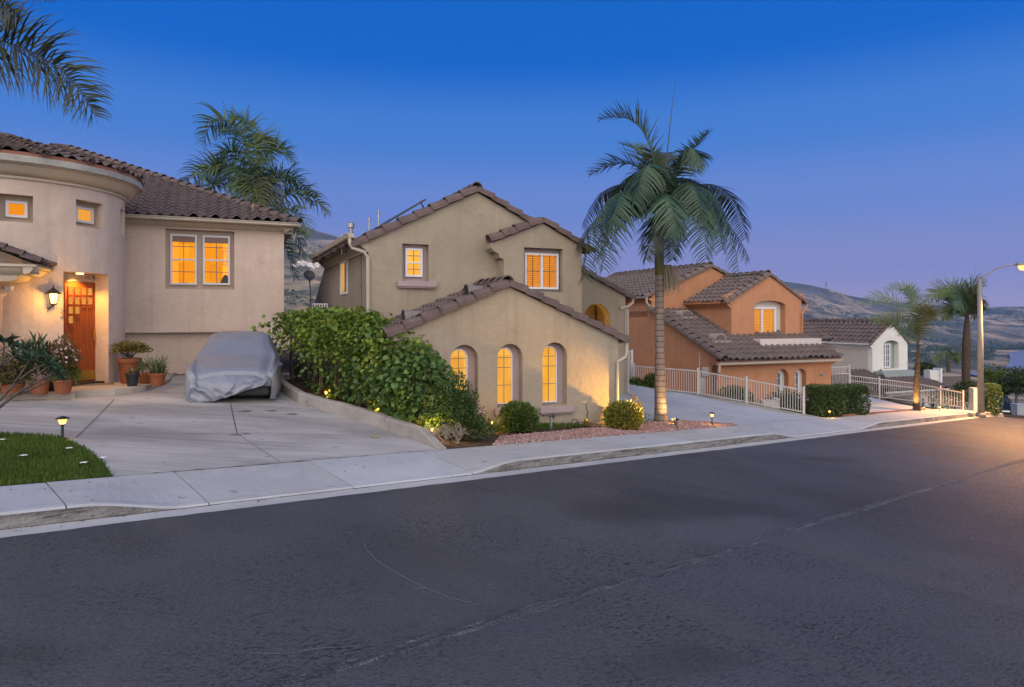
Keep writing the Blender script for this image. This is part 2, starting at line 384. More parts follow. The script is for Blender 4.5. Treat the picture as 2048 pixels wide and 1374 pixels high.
M['muntin'] = painted('dark_muntin_paint', (.10,.095,.11), .5); M['shutter'] = Mat('lit_shutter', (.85,.50,.13), .6, .2).trans(.55).done()
m = Mat('red_cedar_door', (.27,.062,.014), .42, .4); m.mix(m.noise(5, 5, .6, (9,9,.5)), (.16,.035,.009), .7); m.mix(m.noise(30, 3, .6, (8,8,.3), .5,.8), (.36,.10,.03), .5); M['door'] = m.done()
M['brass'] = metal('brass', (.50,.33,.08), .35, .9); M['iron'] = metal('dark_iron', (.045,.04,.04), .5, .5); M['black'] = Mat('black_plastic', (.02,.02,.022), .5, .4).done()
M['steel'] = metal('grey_steel', (.32,.31,.31), .4, .7); M['pole'] = painted('painted_pole', (.20,.18,.16), .5, .3)
def concrete(name, col, stain=.5, st=(1,1,1), isl=False):
    m = Mat(name, col, .85, .25)
    if isl: m.island([tuple(c*k for c, k in zip(col, kk)) for kk in ((.86,.85,.84),(1.05,1.06,1.08),(.95,.93,.88),(1.0,1.0,1.02),(.90,.87,.82))])
    m.mix(m.noise(.5, 6, .62, st, .38, .6), tuple(c*.60 for c in col), stain); m.mix(m.noise(1.6, 6, .7, st, .5,.75), tuple(c*1.22 for c in col), .5)
    m.mix(m.noise(.9, 5, .65, (st[0]*.3, st[1]*2.2, 1), .57, .72), tuple(c*.5 for c in col), stain*.8)
    m.mix(m.noise(24, 4, lo=.55, hi=.8), tuple(c*.7 for c in col), .35); m.mix(m.noise(4.5, 2, .4, lo=.70, hi=.74), tuple(c*.42 for c in col), .55)
    m.bump(m.noise(90, 4), .2, .004).bump(m.noise(6,3), .12, .02); return m.done()
M['walk'] = concrete('pavement_concrete', (.355,.355,.365), .35, isl=True); M['drive'] = concrete('driveway_concrete', (.36,.34,.325), 1.0, (.5,1.5,1))
M['drive_two'] = concrete('smooth_driveway_concrete', (.36,.36,.375), .35); m = Mat('dirty_kerb_concrete', (.21,.20,.185), .9, .2); m.mix(m.noise(1.6, 6, .7, (1,1,7), .42, .62), (.085,.078,.07), .9); m.mix(m.noise(5, 6, .7, (.5,1,6), .52, .66, 1), (.03,.027,.024), .9); m.mix(m.noise(14, 4, .6, (1,1,3), .58,.75), (.34,.33,.31), .7); m.bump(m.noise(20,5), .6, .02); M['kerb'] = m.done(); M['lip'] = concrete('gutter_concrete', (.37,.36,.36), .4)
M['kerb_wall'] = concrete('planter_kerb_concrete', (.30,.275,.245), .9)
M['joint'] = Mat('dirt_joint', (.045,.036,.03), .95, .1).done()
m = Mat('asphalt', (.092,.101,.126), .55, .5)
m.mix(m.noise(.35, 5, .6), (.128,.134,.156), .85); m.mix(m.noise(.16, 4, .6, (1,.45,1), .45,.62), (.046,.043,.052), .95); m.mix(m.noise(150, 2, .6, lo=.5, hi=.75), (.15,.15,.165), .6)
pk = m.n('ShaderNodeMath', operation='MULTIPLY'); m.l(m.noise(22, 3, .6, (1,1.6,1), .55, .60), pk.inputs[0]); m.l(m.noise(.8, 4, .6, lo=.42, hi=.62), pk.inputs[1]); m.mix(pk.outputs[0], (.010,.010,.013), 1.0); m.mix(m.noise(45, 3, .6, lo=.54, hi=.64), (.026,.026,.031), .75); m.mix(m.noise(.55, 5, .65, (2.2,.35,1), .54, .68), (.125,.115,.12), .6); m.mix(m.noise(.3, 3, .5, (1,1,1), .58, .66), (.030,.028,.032), .6); m.mix(m.noise(16, 1, .4, lo=.80, hi=.81), (.28,.27,.26), .8)
m.bump(m.noise(210, 3, .7), .8, .008).bump(m.noise(24, 4, .7, (1,2.2,1)), 1.0, .035).bump(m.noise(4, 3, .5), .10, .05); M['asphalt'] = m.done()
m = Mat('crack_seal', (.080,.083,.095), .62, .4); m.mix(m.noise(12, 5, .7, (.3,2,1), lo=.45, hi=.6), (.030,.030,.036), .7); m.mix(m.noise(14, 4, .6, (.25,2.5,1), lo=.54, hi=.64), (.16,.157,.165), .7); m.bump(m.noise(36, 4), 1.0, .03); M['seal'] = m.done()
m = Mat('garden_soil', (.075,.05,.035), .95, .1); m.mix(m.noise(3, 5), (.12,.085,.06), .8); m.mix(m.noise(20, 4, lo=.5, hi=.7), (.035,.026,.018), .7); m.bump(m.noise(30, 5), .8, .03); M['soil'] = m.done()
m = Mat('lawn_soil', (.035,.06,.012), .95, .1); m.mix(m.noise(8, 5), (.05,.045,.02), .6); M['lawn'] = m.done()
M['grass'] = leafmat('grass_blades', [(.06,.12,.012), (.10,.17,.018), (.075,.14,.014), (.13,.17,.03)], .3, .6)
m = Mat('pink_gravel', (.28,.16,.13), .9, .2).island([(.17,.08,.065), (.30,.185,.16), (.23,.125,.10), (.38,.27,.25), (.13,.085,.075)]); M['gravel'] = m.done()
m = Mat('gravel_bed', (.15,.085,.07), .95, .1); m.mix(m.noise(45, 3), (.12,.08,.07), .8); m.bump(m.noise(45,3), .8, .02); M['gravel_bed'] = m.done()
M['vine'] = leafmat('vine_leaf', [(.055,.115,.016), (.13,.21,.024), (.22,.29,.03), (.075,.145,.026), (.28,.32,.045)], .3)
M['vine_dark'] = leafmat('dark_broad_leaf', [(.028,.075,.02), (.07,.145,.03), (.13,.21,.04), (.045,.10,.026)], .22)
M['bush_dark'] = leafmat('dark_shrub_leaf', [(.030,.062,.016), (.055,.10,.025), (.08,.13,.035)], .2)
M['bush'] = leafmat('clipped_bush_leaf', [(.05,.09,.018), (.085,.125,.025), (.12,.15,.03), (.06,.10,.02)], .2)
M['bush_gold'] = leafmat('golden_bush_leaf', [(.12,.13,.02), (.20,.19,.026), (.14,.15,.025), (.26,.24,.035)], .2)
M['hedge'] = leafmat('hedge_leaf', [(.032,.065,.016), (.055,.09,.022), (.08,.11,.028)], .15)
M['frond'] = leafmat('palm_leaflet', [(.026,.060,.034), (.040,.082,.042), (.060,.105,.050), (.030,.066,.036)], .18, .42)
M['frond_bright'] = leafmat('young_palm_leaflet', [(.075,.105,.028), (.10,.13,.035), (.055,.085,.025)], .25, .42)
M['frond_dark'] = leafmat('dark_palm_leaflet', [(.018,.030,.018), (.028,.044,.022), (.04,.045,.022)], .15, .45)
M['frond_mid'] = leafmat('green_palm_leaflet', [(.06,.10,.026), (.095,.145,.034), (.14,.17,.05)], .2, .45)
M['frond_gold'] = leafmat('ochre_palm_leaflet', [(.075,.085,.030), (.11,.11,.04), (.06,.075,.03)], .25)
m = Mat('palm_trunk', (.22,.18,.155), .9, .15); m.mix(m.noise(8, 5, .6, (1,1,.6)), (.12,.085,.065), .7)
wv = m.n('ShaderNodeTexWave'); wv.bands_direction = 'Z'; wv.inputs['Scale'].default_value = 2.3; wv.inputs['Distortion'].default_value = .8; wv.inputs['Detail'].default_value = 2
m.l(m.coord(), wv.inputs[0]); q = m.n('ShaderNodeMapRange'); q.inputs[1].default_value = .82; q.inputs[2].default_value = .98; m.l(wv.outputs['Fac'], q.inputs[0]); m.mix(q.outputs[0], (.07,.05,.042), .75); m.bump(m.noise(30,4), .5, .02); M['trunk'] = m.done()
m = Mat('rough_trunk', (.14,.095,.065), .95, .1); m.mix(m.noise(9, 5, .6, (1,1,2.5)), (.055,.038,.03), .9); m.bump(m.noise(16,4,.6,(1,1,2.5)), .9, .05); M['trunk_rough'] = m.done()
m = Mat('crownshaft', (.062,.082,.028), .5, .35); m.mix(m.noise(3, 4, .6, (3,3,.3)), (.10,.105,.045), .7); M['shaft'] = m.done()
M['rachis'] = painted('palm_rib', (.085,.095,.04), .5); M['seed'] = painted('palm_seed_strings', (.26,.22,.15), .9)
m = Mat('grey_bark', (.12,.10,.09), .9, .15); m.mix(m.noise(12, 4, .6, (1,1,.4)), (.06,.05,.045), .8); m.bump(m.noise(30,4), .6, .01); M['bark'] = m.done()
M['twig'] = painted('dry_twig', (.25,.205,.18), .95, .3); M['stem'] = painted('vine_stem', (.10,.07,.05), .9, .3)
m = Mat('terracotta_pot', (.24,.080,.034), .75, .25); m.mix(m.noise(5, 4), (.17,.055,.025), .6); m.mix(m.noise(9,4,lo=.55,hi=.8), (.34,.15,.08), .4); M['terracotta'] = m.done()
M['plum'] = leafmat('plumeria_leaf', [(.030,.062,.026), (.045,.085,.034), (.022,.045,.022)], .2, .35)
M['jade'] = leafmat('jade_leaf', [(.11,.10,.025), (.17,.13,.03), (.08,.085,.025)], .1, .4); M['aloe'] = leafmat('aloe_leaf', [(.10,.12,.05), (.14,.16,.07), (.075,.10,.045)], .1, .4)
M['oleander'] = leafmat('dry_leaf', [(.07,.075,.025), (.12,.10,.035), (.16,.10,.04), (.05,.06,.022)], .2); M['blossom'] = leafmat('pale_pink_blossom', [(.60,.40,.36), (.70,.55,.50)], .3); M['white_petal'] = Mat('white_petal', (.75,.72,.70), .6, .2).done()
M['yellow_petal'] = leafmat('yellow_blossom', [(.62,.36,.03), (.75,.48,.06)], .3)
m = Mat('car_cover_fabric', (.175,.187,.225), .38, .55); m.mix(m.noise(1.2, 4), (.15,.155,.185), .6); m.mix(m.noise(3.5, 4, lo=.55,hi=.75), (.25,.25,.27), .3); m.bump(m.noise(140,2), .1, .002)
m.bump(m.noise(4, 3, .5, (1,1,.35), dist=.6), .16, .05); M['cover'] = m.done()
M['rubber'] = Mat('tyre_rubber', (.015,.015,.015), .9, .2).done(); M['carpaint'] = Mat('dark_car_paint', (.010,.012,.016), .5, .12).done(); M['glass'] = Mat('car_glass', (.02,.026,.034), .35, .3).done()
M['solar'] = Mat('solar_glass', (.008,.009,.016), .15, .6).done(); M['bin'] = painted('grey_plastic', (.30,.31,.33), .5); M['plate'] = Mat('number_plate', (.7,.7,.7), .5).done()
def glowmat(name, col, strength): return Mat(name, (.6,.5,.3), .4).emit(col, strength).done()
M['lamp'] = glowmat('lamp_glass', (1.0,.72,.30), 5.0); M['path_lamp'] = glowmat('path_lamp_glass', (1.0,.55,.10), 2.0); M['street_lamp'] = glowmat('sodium_lamp', (1.0,.30,.04), 3.2); M['down'] = glowmat('downlight_lens', (1.0,.66,.22), 9.0)
M['head'] = Mat('head_lamp_lens', (.5,.5,.52), .1, .6).done()
def hillmat():
    m = Mat('dry_hillside', (.36,.265,.165), .95, .05)
    m.mix(m.noise(.0045, 6, .6, (1,.55,1.6), .46, .56, .4), (.060,.066,.050), .92); m.mix(m.noise(.020, 5, .65, (1,.5,1), .52, .60), (.050,.058,.042), .85); m.mix(m.noise(.0018, 4, .5, lo=.48, hi=.60), (.085,.085,.062), .55)
    m.mix(m.noise(.05, 4, .6, lo=.5, hi=.75), (.40,.30,.19), .4); return m.done()
M['hill'] = hillmat()
m = Mat('lake_water', (.055,.085,.13), .12, .5); m.bump(m.noise(.3, 3), .15, .3); M['water'] = m.done()
M['wood'] = leafmat('valley_tree_leaf', [(.06,.085,.035), (.085,.11,.045), (.05,.07,.032)], .1); M['tree_leaf'] = leafmat('tree_leaf', [(.022,.040,.010), (.038,.060,.014), (.055,.075,.018)], .2); M['tree_lime'] = leafmat('lime_tree_leaf', [(.075,.11,.018), (.11,.145,.025), (.06,.09,.015)], .25)
M['far_wall'] = painted('far_house_wall', (.62,.56,.50)); M['far_roof'] = painted('far_house_roof', (.15,.11,.10)); M['mat'] = Mat('door_mat', (.30,.22,.14), .95).done(); M['ochre'] = painted('ochre_paint', (.48,.28,.045))
# ------------------------------------------------------------------ ground, road, pavement
def rstrip(name, mat, s_list, n_list, zf, smooth=True, origin=None):
    """strip along the road: the object's own x runs along the road, y across it"""
    V = []; Fc = []
    for s in s_list:
        for n in n_list: V.append((s, n, zf(s, n)))
    m = len(n_list)
    for i in range(len(s_list)-1):
        for j in range(m-1): Fc.append((i*m+j, (i+1)*m+j, (i+1)*m+j+1, i*m+j+1))
    o = rawmesh(name, np.array(V), np.array(Fc), mat, None, smooth); o.rotation_euler = (0, 0, R(90)-TH); o['kind'] = 'structure'; return o
def lin(a, b, st): n = max(1, int(round((b-a)/st))); return [a+(b-a)*i/n for i in range(n+1)]
S_ALL = lin(-40, 28, 2)[:-1] + lin(28, 36, 1)[:-1] + lin(36, 140, 4)
LIP, KERB, BACK = 7.46, 7.74, 9.12
rstrip('road', M['asphalt'], S_ALL, lin(-9, LIP, 1.6), lambda s, n: zr(s))
rstrip('far_verge', M['soil'], S_ALL, [-60, -30, -12, -9.01], lambda s, n: zr(s)-.05)
def kh(s):
    """how high the kerb stands above the gutter (dropped at the driveways)"""
    a = 1 - sst(1.25, 2.25, s) + sst(5.95, 7.0, s); b = 1 - sst(14.7, 16.0, s) + sst(19.6, 21.2, s)
    return .02 + .13*max(0, min(a, b, 1.0))
def wob(s, k): return .012*mnoise.noise((s*1.7, k, 0)) + .01*mnoise.noise((s*6, k, 3))
SF = lin(-6, 34, .1)
g_ = rstrip('gutter_strip', M['lip'], SF, [0, .5, 1], lambda s, n: 0)
me = g_.data
for i, v in enumerate(me.vertices):
    s, q = v.co.x, v.co.y; lo = LIP + wob(s, 1)*1.6; v.co.y = lo + (KERB-lo)*q; v.co.z = zr(s) + .004 - .018*q + (.02 if q == 1 else 0)
me.update()
def slab_joint_list(): return [-6, -4.2, -2.4, -.6, 1.13, 2.45, 4.2, 6.1, 7.9, 9.8, 11.7, 13.5, 15.3, 17.1, 18.9, 20.7, 22.5, 24.3, 26.1, 27.9, 29.6, 32, 34]
mb = MB(); J = slab_joint_list()
for a, b in zip(J[:-1], J[1:]):
    ss = lin(a+.007, b-.007, .12); base = len(mb.v)
    tilt = .006*mnoise.noise((a*3, 1, 1))
    for s in ss:
        h = kh(s); zb = zr(s)
        mb.v += [(s, KERB+.005+wob(s,5), zb-.03), (s, KERB+.03+.03*(.15-h)+wob(s,6)*.7, zb+h-.02), (s, KERB+.055, zb+h), (s, KERB+.16, zb+h+.004+tilt),
                 (s, KERB+.72, zb+(h+.13)/2+.01+tilt), (s, BACK-.01, zb+.135+tilt), (s, BACK, zb+.125), (s, BACK, zb-.03)]
    for i in range(len(ss)-1):
        for j in range(7): mb.f.append((base+i*8+j, base+(i+1)*8+j, base+(i+1)*8+j+1, base+i*8+j+1))
    mb.f.append(tuple(base+j for j in range(8))); mb.f.append(tuple(base+(len(ss)-1)*8+j for j in reversed(range(8))))
pv = mb.build('pavement', M['walk'], None); pv.rotation_euler = (0, 0, R(90)-TH); pv['kind'] = 'structure'
# dirty kerb face: a skin 3 mm proud of the pavement edge
kf = rstrip('kerb_face', M['kerb'], SF, [0, .5, 1], lambda s, n: 0)
for v in kf.data.vertices:
    s, q = v.co.x, v.co.y; h = kh(s); v.co.z = zr(s)-.012 + (h-.008)*q; v.co.y = KERB - .004 + wob(s,5) + q*.022 + (.006*mnoise.noise((s*5, q*3, 9)))
kf.data.update()
jt = rstrip('dirt_under_joints', M['joint'], lin(-6,34,1), [KERB+.02, BACK-.02], lambda s, n: zr(s)-.02 if n < 8.5 else zr(s)+.06)
gd = rstrip('gutter_dirt', M['joint'], SF, [0, 1], lambda s, n: 0)
for v in gd.data.vertices:
    s, q = v.co.x, v.co.y; w = .012 + .03*max(0, mnoise.noise((s*2.3, 4, 0)) + .4*mnoise.noise((s*9, 4, 0))); v.co.y = KERB - .006 - (1-q)*w + wob(s,5); v.co.z = zr(s) - .004 + .014*q
gd.data.update()
bj = rstrip('pavement_joint', M['joint'], lin(1.7, 6.4, .03), [0, 1], lambda s, n: 0)
for v in bj.data.vertices:
    s, q = v.co.x, v.co.y; w = .006 + .022*max(0, mnoise.noise((s*6, 14, 0)) + .5*mnoise.noise((s*23, 4, 0))); v.co.y = BACK + (q-.5)*2*w; v.co.z = zr(s) + .13 + .011
bj.data.update()
kl = rstrip('kerb_score_line', M['joint'], lin(-6, 34, .05), [0, 1], lambda s, n: 0)
for v in kl.data.vertices:
    s, q = v.co.x, v.co.y; w = max(.0003, .005*mnoise.noise((s*1.9, 24, 0)) + .004*mnoise.noise((s*9, 4, 0))); h = kh(s); v.co.y = KERB + .165 + (q-.5)*2*w; v.co.z = zr(s) + h + .009 + .004*sst(0,.1,w)
kl.data.update()
# the rough trench seam down the carriageway
sm = rstrip('road_seam', M['seal'], lin(-3, 36, .045), [0, .1, .22, .4, .6, .78, .9, 1], lambda s, n: 0)
for v in sm.data.vertices:
    s, q = v.co.x, v.co.y; w = .058 + .03*mnoise.noise((s*1.3, 2, 0)) + .012*mnoise.noise((s*8, 2, 0)); c = 3.60 + .03*mnoise.noise((s*.6, 8, 0)) + .008*mnoise.noise((s*7, 8, 1))
    v.co.y = c + (q-.5)*2*w; e_ = 1 if q in (0, 1) else 0
    v.co.z = zr(s) + (-.004 if e_ else .006 + .016*abs(mnoise.noise((s*9, q*4, 5))) + .012*mnoise.noise((s*3.1, q*7, 2)) + (.008 if q in (.1, .9) else 0))
sm.data.update()
# thin pale scratches in the asphalt
def scratch(pts, w=.012):
    fn = lambda x, y: zr(sn(x, y)[0]); P_ = [gp(px, py, fn) for px, py in pts]; m = MB()
    for a, b in zip(P_[:-1], P_[1:]):
        d = (b-a).normalized(); r = Vector((-d.y, d.x, 0))*w/2; u = Vector((0,0,.004)); m.add([a-r+u, a+r+u, b+r+u, b-r+u], [(0,1,2,3)])
    return m
m = scratch([(727,1088),(735,1104),(752,1121),(800,1152),(850,1177),(905,1198),(960,1214)], .005); m.v += []; m2 = scratch([(500,1314),(570,1311),(640,1303),(720,1294)], .006)
m.add(m2.v, m2.f); m2 = scratch([(826,1181),(850,1178)], .009); m.add(m2.v, m2.f)
o = m.build('road_scratches', painted('pale_scratch', (.17,.17,.185))); o['kind'] = 'structure'

# lots: soil everywhere, then concrete, gravel and lawn sheets on it
V = []; s_l = lin(-40, 30, 1.0)[:-1] + lin(30, 150, 5); n_l = lin(BACK, 20, .5)[:-1] + lin(20, 34, 1.5)[:-1] + lin(34, 90, 6)
for s in s_l:
    for n in n_l:
        X, Y = xy(s, n); V.append((X, Y, G(X, Y) - .02))
m_ = len(n_l); Fc = [(i*m_+j, (i+1)*m_+j, (i+1)*m_+j+1, i*m_+j+1) for i in range(len(s_l)-1) for j in range(m_-1)]
o = rawmesh('ground', np.array(V), np.array(Fc), M['soil'], None, True); o['kind'] = 'structure'
def g2(px, py): p = gp(px, py); return (p.x, p.y)
def on_back(s): return xy(s, BACK+.002)
carb = [gp(*p) for p in [(549,765),(553,777),(568,790),(596,807),(643,822),(680,831),(716,843),(754,855),(785,867),(816,878),(846,888),(873,896)]]
carb[-1] = Vector((*on_back(6.45), 0))
cw = [(p.x, p.y) for p in carb]
d1 = [on_back(1.72)] + [on_back(s) for s in lin(2.2, 6.3, .8)] + list(reversed(cw)) + [(-5.9, 19.4), (-14.5, 15.5), (-16, 12)]
lawn_edge = [g2(228,957), g2(205,925), g2(180,905), g2(155,890), g2(125,877), g2(85,872), g2(0,869), g2(-120,868)]
d1 = [on_back(1.80)] + [on_back(s) for s in lin(2.2, 6.3, .8)] + list(reversed(cw)) + [(-5.4, 19.9), (-13, 16.5), (-17, 13)] + list(reversed(lawn_edge))[0:]
d1 = [p for i, p in enumerate(d1) if i == 0 or math.dist(p, d1[i-1]) > .02]
sheet('driveway', M['drive'], d1, .004, .7)
lawn = [on_back(1.78)] + lawn_edge[0:] + [on_back(-2.5)]
sheet('lawn_ground', M['lawn'], lawn, .006, .5)
# saw cuts in the first driveway
mb = MB()
def cut(mbx, a, b, w=.010, lift=.012):
    A, B = Vector((*g2(*a), 0)), Vector((*g2(*b), 0)); d = (B-A).normalized(); r = Vector((-d.y, d.x, 0))*w/2; n = 14
    for i in range(n):
        p, q = A.lerp(B, i/n), A.lerp(B, (i+1)/n)
        mbx.add([(c.x, c.y, G(c.x, c.y)+lift) for c in (p-r, p+r, q+r, q-r)], [(0,1,2,3)])
cut(mb, (152,878), (228,800)); cut(mb, (461,808), (474,869), .012); cut(mb, (190,869), (700,871), .007); cut(mb, (474,869),(560,925),.006)
o = mb.build('driveway_joints', M['joint']); o['kind'] = 'structure'
mb = MB()
for px, py, r_ in ((487,823,.17),(541,822,.13),(582,829,.15),(470,871,.12),(492,868,.08)):
    c_ = gp(px, py); k = 14; mb.add([(c_.x+r_*(.8+.5*mnoise.noise((i*.9, px, 0)))*math.cos(2*math.pi*i/k), c_.y+r_*.8*(.8+.5*mnoise.noise((i*.9, px, 3)))*math.sin(2*math.pi*i/k), c_.z+.011) for i in range(k)], [tuple(range(k))])
o = mb.build('driveway_stains', painted('oil_stain', (.19,.175,.16), .8, .4)); o['kind'] = 'structure'
# planter kerb beside the driveway
mb = MB(); off = []
for i, (x, y) in enumerate(cw):
    a, b = cw[max(0,i-1)], cw[min(len(cw)-1,i+1)]; L_ = math.dist(a, b); off.append(((b[1]-a[1])/L_, -(b[0]-a[0])/L_))
prof_n = []; fine = []
for i in range(len(cw)-1):
    for k in range(8):
        t = k/8; fine.append((cw[i][0]*(1-t)+cw[i+1][0]*t, cw[i][1]*(1-t)+cw[i+1][1]*t, off[i][0]*(1-t)+off[i+1][0]*t, off[i][1]*(1-t)+off[i+1][1]*t, (i+t)/(len(cw)-1)))
for x, y, ox, oy, t in fine:
    if ox*1 + oy*0 < 0: ox, oy = -ox, -oy
    h = .20*(1-sst(.86, 1.0, t)) + .03; z = G(x, y); jx = .01*mnoise.noise((x*4, y*4, 0))
    mb.v += [(x+jx, y+jx, z-.1), (x+ox*.02+jx, y+oy*.02+jx, z+h-.02), (x+ox*.04, y+oy*.04, z+h), (x+ox*.16, y+oy*.16, z+h+jx), (x+ox*.18, y+oy*.18, z+h-.02), (x+ox*.18, y+oy*.18, z-.1)]
for i in range(len(fine)-1):
    for j in range(5): mb.f.append((i*6+j, i*6+j+1, (i+1)*6+j+1, (i+1)*6+j))
mb.f.append(tuple(reversed(range(6)))); mb.f.append(tuple(len(mb.v)-6+j for j in range(6)))
tag(mb.build('planter_kerb', M['kerb_wall']), 'curved raised concrete kerb between the wide driveway and the leafy hedge', 'kerb')
# gravel bed and second driveway
gb_front = [on_back(s) for s in lin(7.6, 15.5, 1)]
gb_back = [g2(1470,850), g2(1420,846), g2(1345,842), g2(1290,846), g2(1262,853), g2(1180,858), g2(1100,866), g2(1000,874)]
gravel_poly = gb_front + gb_back
sheet('gravel_bed', M['gravel_bed'], gravel_poly, .004, .6)
d2 = [on_back(15.6)] + [on_back(s) for s in lin(16.2, 20.9, .9)] + [g2(1634,835), g2(1607,829), g2(1560,818), g2(1500,806), g2(1440,797), g2(1390,790), g2(1330,784), (4.9,23.6), (1.9,21.5), (2.6,16.4), g2(1262,851), g2(1290,844), g2(1345,840), g2(1420,844), g2(1470,848)]
sheet('second_driveway', M['drive_two'], d2, .005, .7)
d3 = [on_back(24.5), on_back(29.9), xy(30.5, 10.5), xy(35, 16), xy(30, 16.5), xy(25.2, 12.0)]
sheet('third_driveway', M['drive_two'], d3, .005, .7)
# gravel stones
def in_poly(x, y, poly):
    c = False; j = len(poly)-1
    for i in range(len(poly)):
        if (poly[i][1] > y) != (poly[j][1] > y) and x < (poly[j][0]-poly[i][0])*(y-poly[i][1])/(poly[j][1]-poly[i][1])+poly[i][0]: c = not c
        j = i
    return c
def scatter_in(poly, n):
    xs = [p[0] for p in poly]; ys = [p[1] for p in poly]; outp = []
    while len(outp) < n:
        x, y = random.uniform(min(xs), max(xs)), random.uniform(min(ys), max(ys))
        if in_poly(x, y, poly): outp.append((x, y))
    return outp
OCT = np.array([(1,0,0),(-1,0,0),(0,1,0),(0,-1,0),(0,0,1),(0,0,-1)], float); OF = np.array([(0,2,4),(2,1,4),(1,3,4),(3,0,4),(2,0,5),(1,2,5),(3,1,5),(0,3,5)])
def stones(name, pts, r0, r1, mat):
    n = len(pts); P_ = np.array([(x, y, G(x, y)+.012) for x, y in pts]); r = RNG.uniform(r0, r1, n)
    sc = np.stack([RNG.uniform(.7,1.5,n), RNG.uniform(.7,1.2,n), RNG.uniform(.5,.9,n)], 1)*r[:,None]
    an = RNG.uniform(0, 6.28, n); V_ = OCT[None]*sc[:,None,:]*RNG.uniform(.8,1.2,(n,6,1)); ca, sa = np.cos(an)[:,None], np.sin(an)[:,None]
    V_ = np.stack([V_[...,0]*ca-V_[...,1]*sa, V_[...,0]*sa+V_[...,1]*ca, V_[...,2]], -1) + P_[:,None,:]
    return rawmesh(name, V_.reshape(-1,3), (OF[None]+(np.arange(n)*6)[:,None,None]).reshape(-1,3), mat)
tag(stones('gravel', scatter_in(gravel_poly, 9000), .018, .042, M['gravel']), 'pink crushed stone gravel in front of the arched windows', 'gravel', kind='stuff')
# lawn grass
lp = scatter_in([p for p in lawn], 26000); n = len(lp)
P_ = np.array([(x, y, G(x, y)) for x, y in lp]); D_ = rdir(n)*np.array([.45,.45,0]) + np.array([0,0,1.0])
tag(leaves('grass', P_, D_, rdir(n)*np.array([1,1,.1]), RNG.uniform(.035,.075,n), RNG.uniform(.006,.011,n), M['grass'], None, 'diamond'), 'short green lawn grass in the corner by the pavement', 'grass', kind='stuff')
# ------------------------------------------------------------------ windows and fittings for every house
def window(parent, shape, y, pane, fw=.06, name='window', cols=(), rows=(), mid=None, mull=None, frame_mat=None, mun=.018, mun_mat=None, depth=.06, outline=None):
    """frame ring with the pane behind it and thin glazing bars; shape is the outline in the wall's x-z plane"""
    xs = [p[0] for p in shape]; zs = [p[1] for p in shape]; x0, x1, z0, z1 = min(xs), max(xs), min(zs), max(zs); cx, cz = (x0+x1)/2, (z0+z1)/2
    if len(shape) == 4: inner = rect(x0+fw, x1-fw, z0+fw, z1-fw)
    else:
        c = (cx, z1-(x1-x0)/2); inner = []
        for x, z in shape:
            if z <= z0+1e-4: inner.append((x + (fw if x < cx else -fw), z+fw))
            else:
                d = math.hypot(x-c[0], z-c[1]) if z > c[1] else abs(x-cx); k = (d-fw)/d
                inner.append((c[0]+(x-c[0])*k, c[1]+(z-c[1])*k) if z > c[1] else (cx+(x-cx)*k, z))
    f = MB().ring(shape, inner, y, y+depth)
    if mull is not None: f.box(mull-fw*.55, mull+fw*.55, y+.003, y+depth-.003, z0+fw, z1-fw)
    if mid is not None: f.box(x0+fw, x1-fw, y+.004, y+depth-.004, mid-fw*.42, mid+fw*.42)
    o = f.build(name, frame_mat or M['white'], parent)
    MB().prism(inner, y+depth*.72, y+depth*.72+.01).build('pane', pane, o)
    if cols or rows:
        b = MB()
        def top(x):
            if len(shape) == 4: return z1-fw
            r = (x1-x0)/2-fw; return z1-(x1-x0)/2 + math.sqrt(max(0, r*r-(x-cx)**2))
        for c_ in cols: b.box(c_-mun/2, c_+mun/2, y+depth*.40, y+depth*.6, z0+fw, top(c_))
        for r_ in rows: b.box(x0+fw*.95, x1-fw*.95, y+depth*.42, y+depth*.62, r_-mun/2, r_+mun/2)
        b.build('glazing_bars', mun_mat or M['muntin'], o)
    return o
def shutter(parent, x0, x1, z0, z1, y, n, mat):
    b = MB(); b.box(x0, x0+.035, y, y+.02, z0, z1); b.box(x1-.035, x1, y, y+.02, z0, z1)
    for i in range(n):
        z = z0+(z1-z0)*(i+.5)/n; h = (z1-z0)/n
        b.bar((x0+.035, y+.012, z), (x1-.035, y+.012, z), .008, h*.62, up=(0,-.5,.9))
    return b.build('shutter', mat, parent)

# ------------------------------------------------------------------ first house: round tower with the front door, and a wing
H1 = Frame(-9.23, 18.7, .3)
h1 = thing('tower_house', H1.o, 'beige stucco house with a round tower, lit wooden front door and brown tiled roof', 'house', H1.rot)
TCx, TCy, TR = -3.26, -1.68, 2.22
def cyl(px, py):
    """pixel to (angle, height) on the tower wall; the angle is measured from local -y towards +x"""
    rx, rz = ray(px, py); ax, ay = rx*H1.a[0]+H1.a[1], rx*H1.b[0]+H1.b[1]; o = H1.loc((0,0,CAMZ)); ox, oy = o.x-TCx, o.y-TCy
    A, B, Cc = ax*ax+ay*ay, 2*(ox*ax+oy*ay), ox*ox+oy*oy-TR*TR; disc = max(0, B*B-4*A*Cc); lam = (-B-math.sqrt(disc))/(2*A)
    x, y = ox+lam*ax, oy+lam*ay; return math.atan2(x, -y), CAMZ+rz*lam-H1.o.z
def cp(th, z, r=TR): return Vector((TCx + r*math.sin(th), TCy - r*math.cos(th), z))
ZT = 4.52                                                # top of the tower wall
def span(xa, ya, xb, yb):
    a, b = cyl(xa, ya), cyl(xb, yb); return [a[0], b[0], min(a[1], b[1]), max(a[1], b[1])]
FLOOR = .085
w1 = span(-6, 386, 66, 446); w2 = span(152, 398, 206, 459); dr = span(127, 757, 217, 549); dr[2] = FLOOR; w3 = [cyl(241,425)[0], cyl(249,468)[0], cyl(243,468)[1], cyl(243,418)[1]]
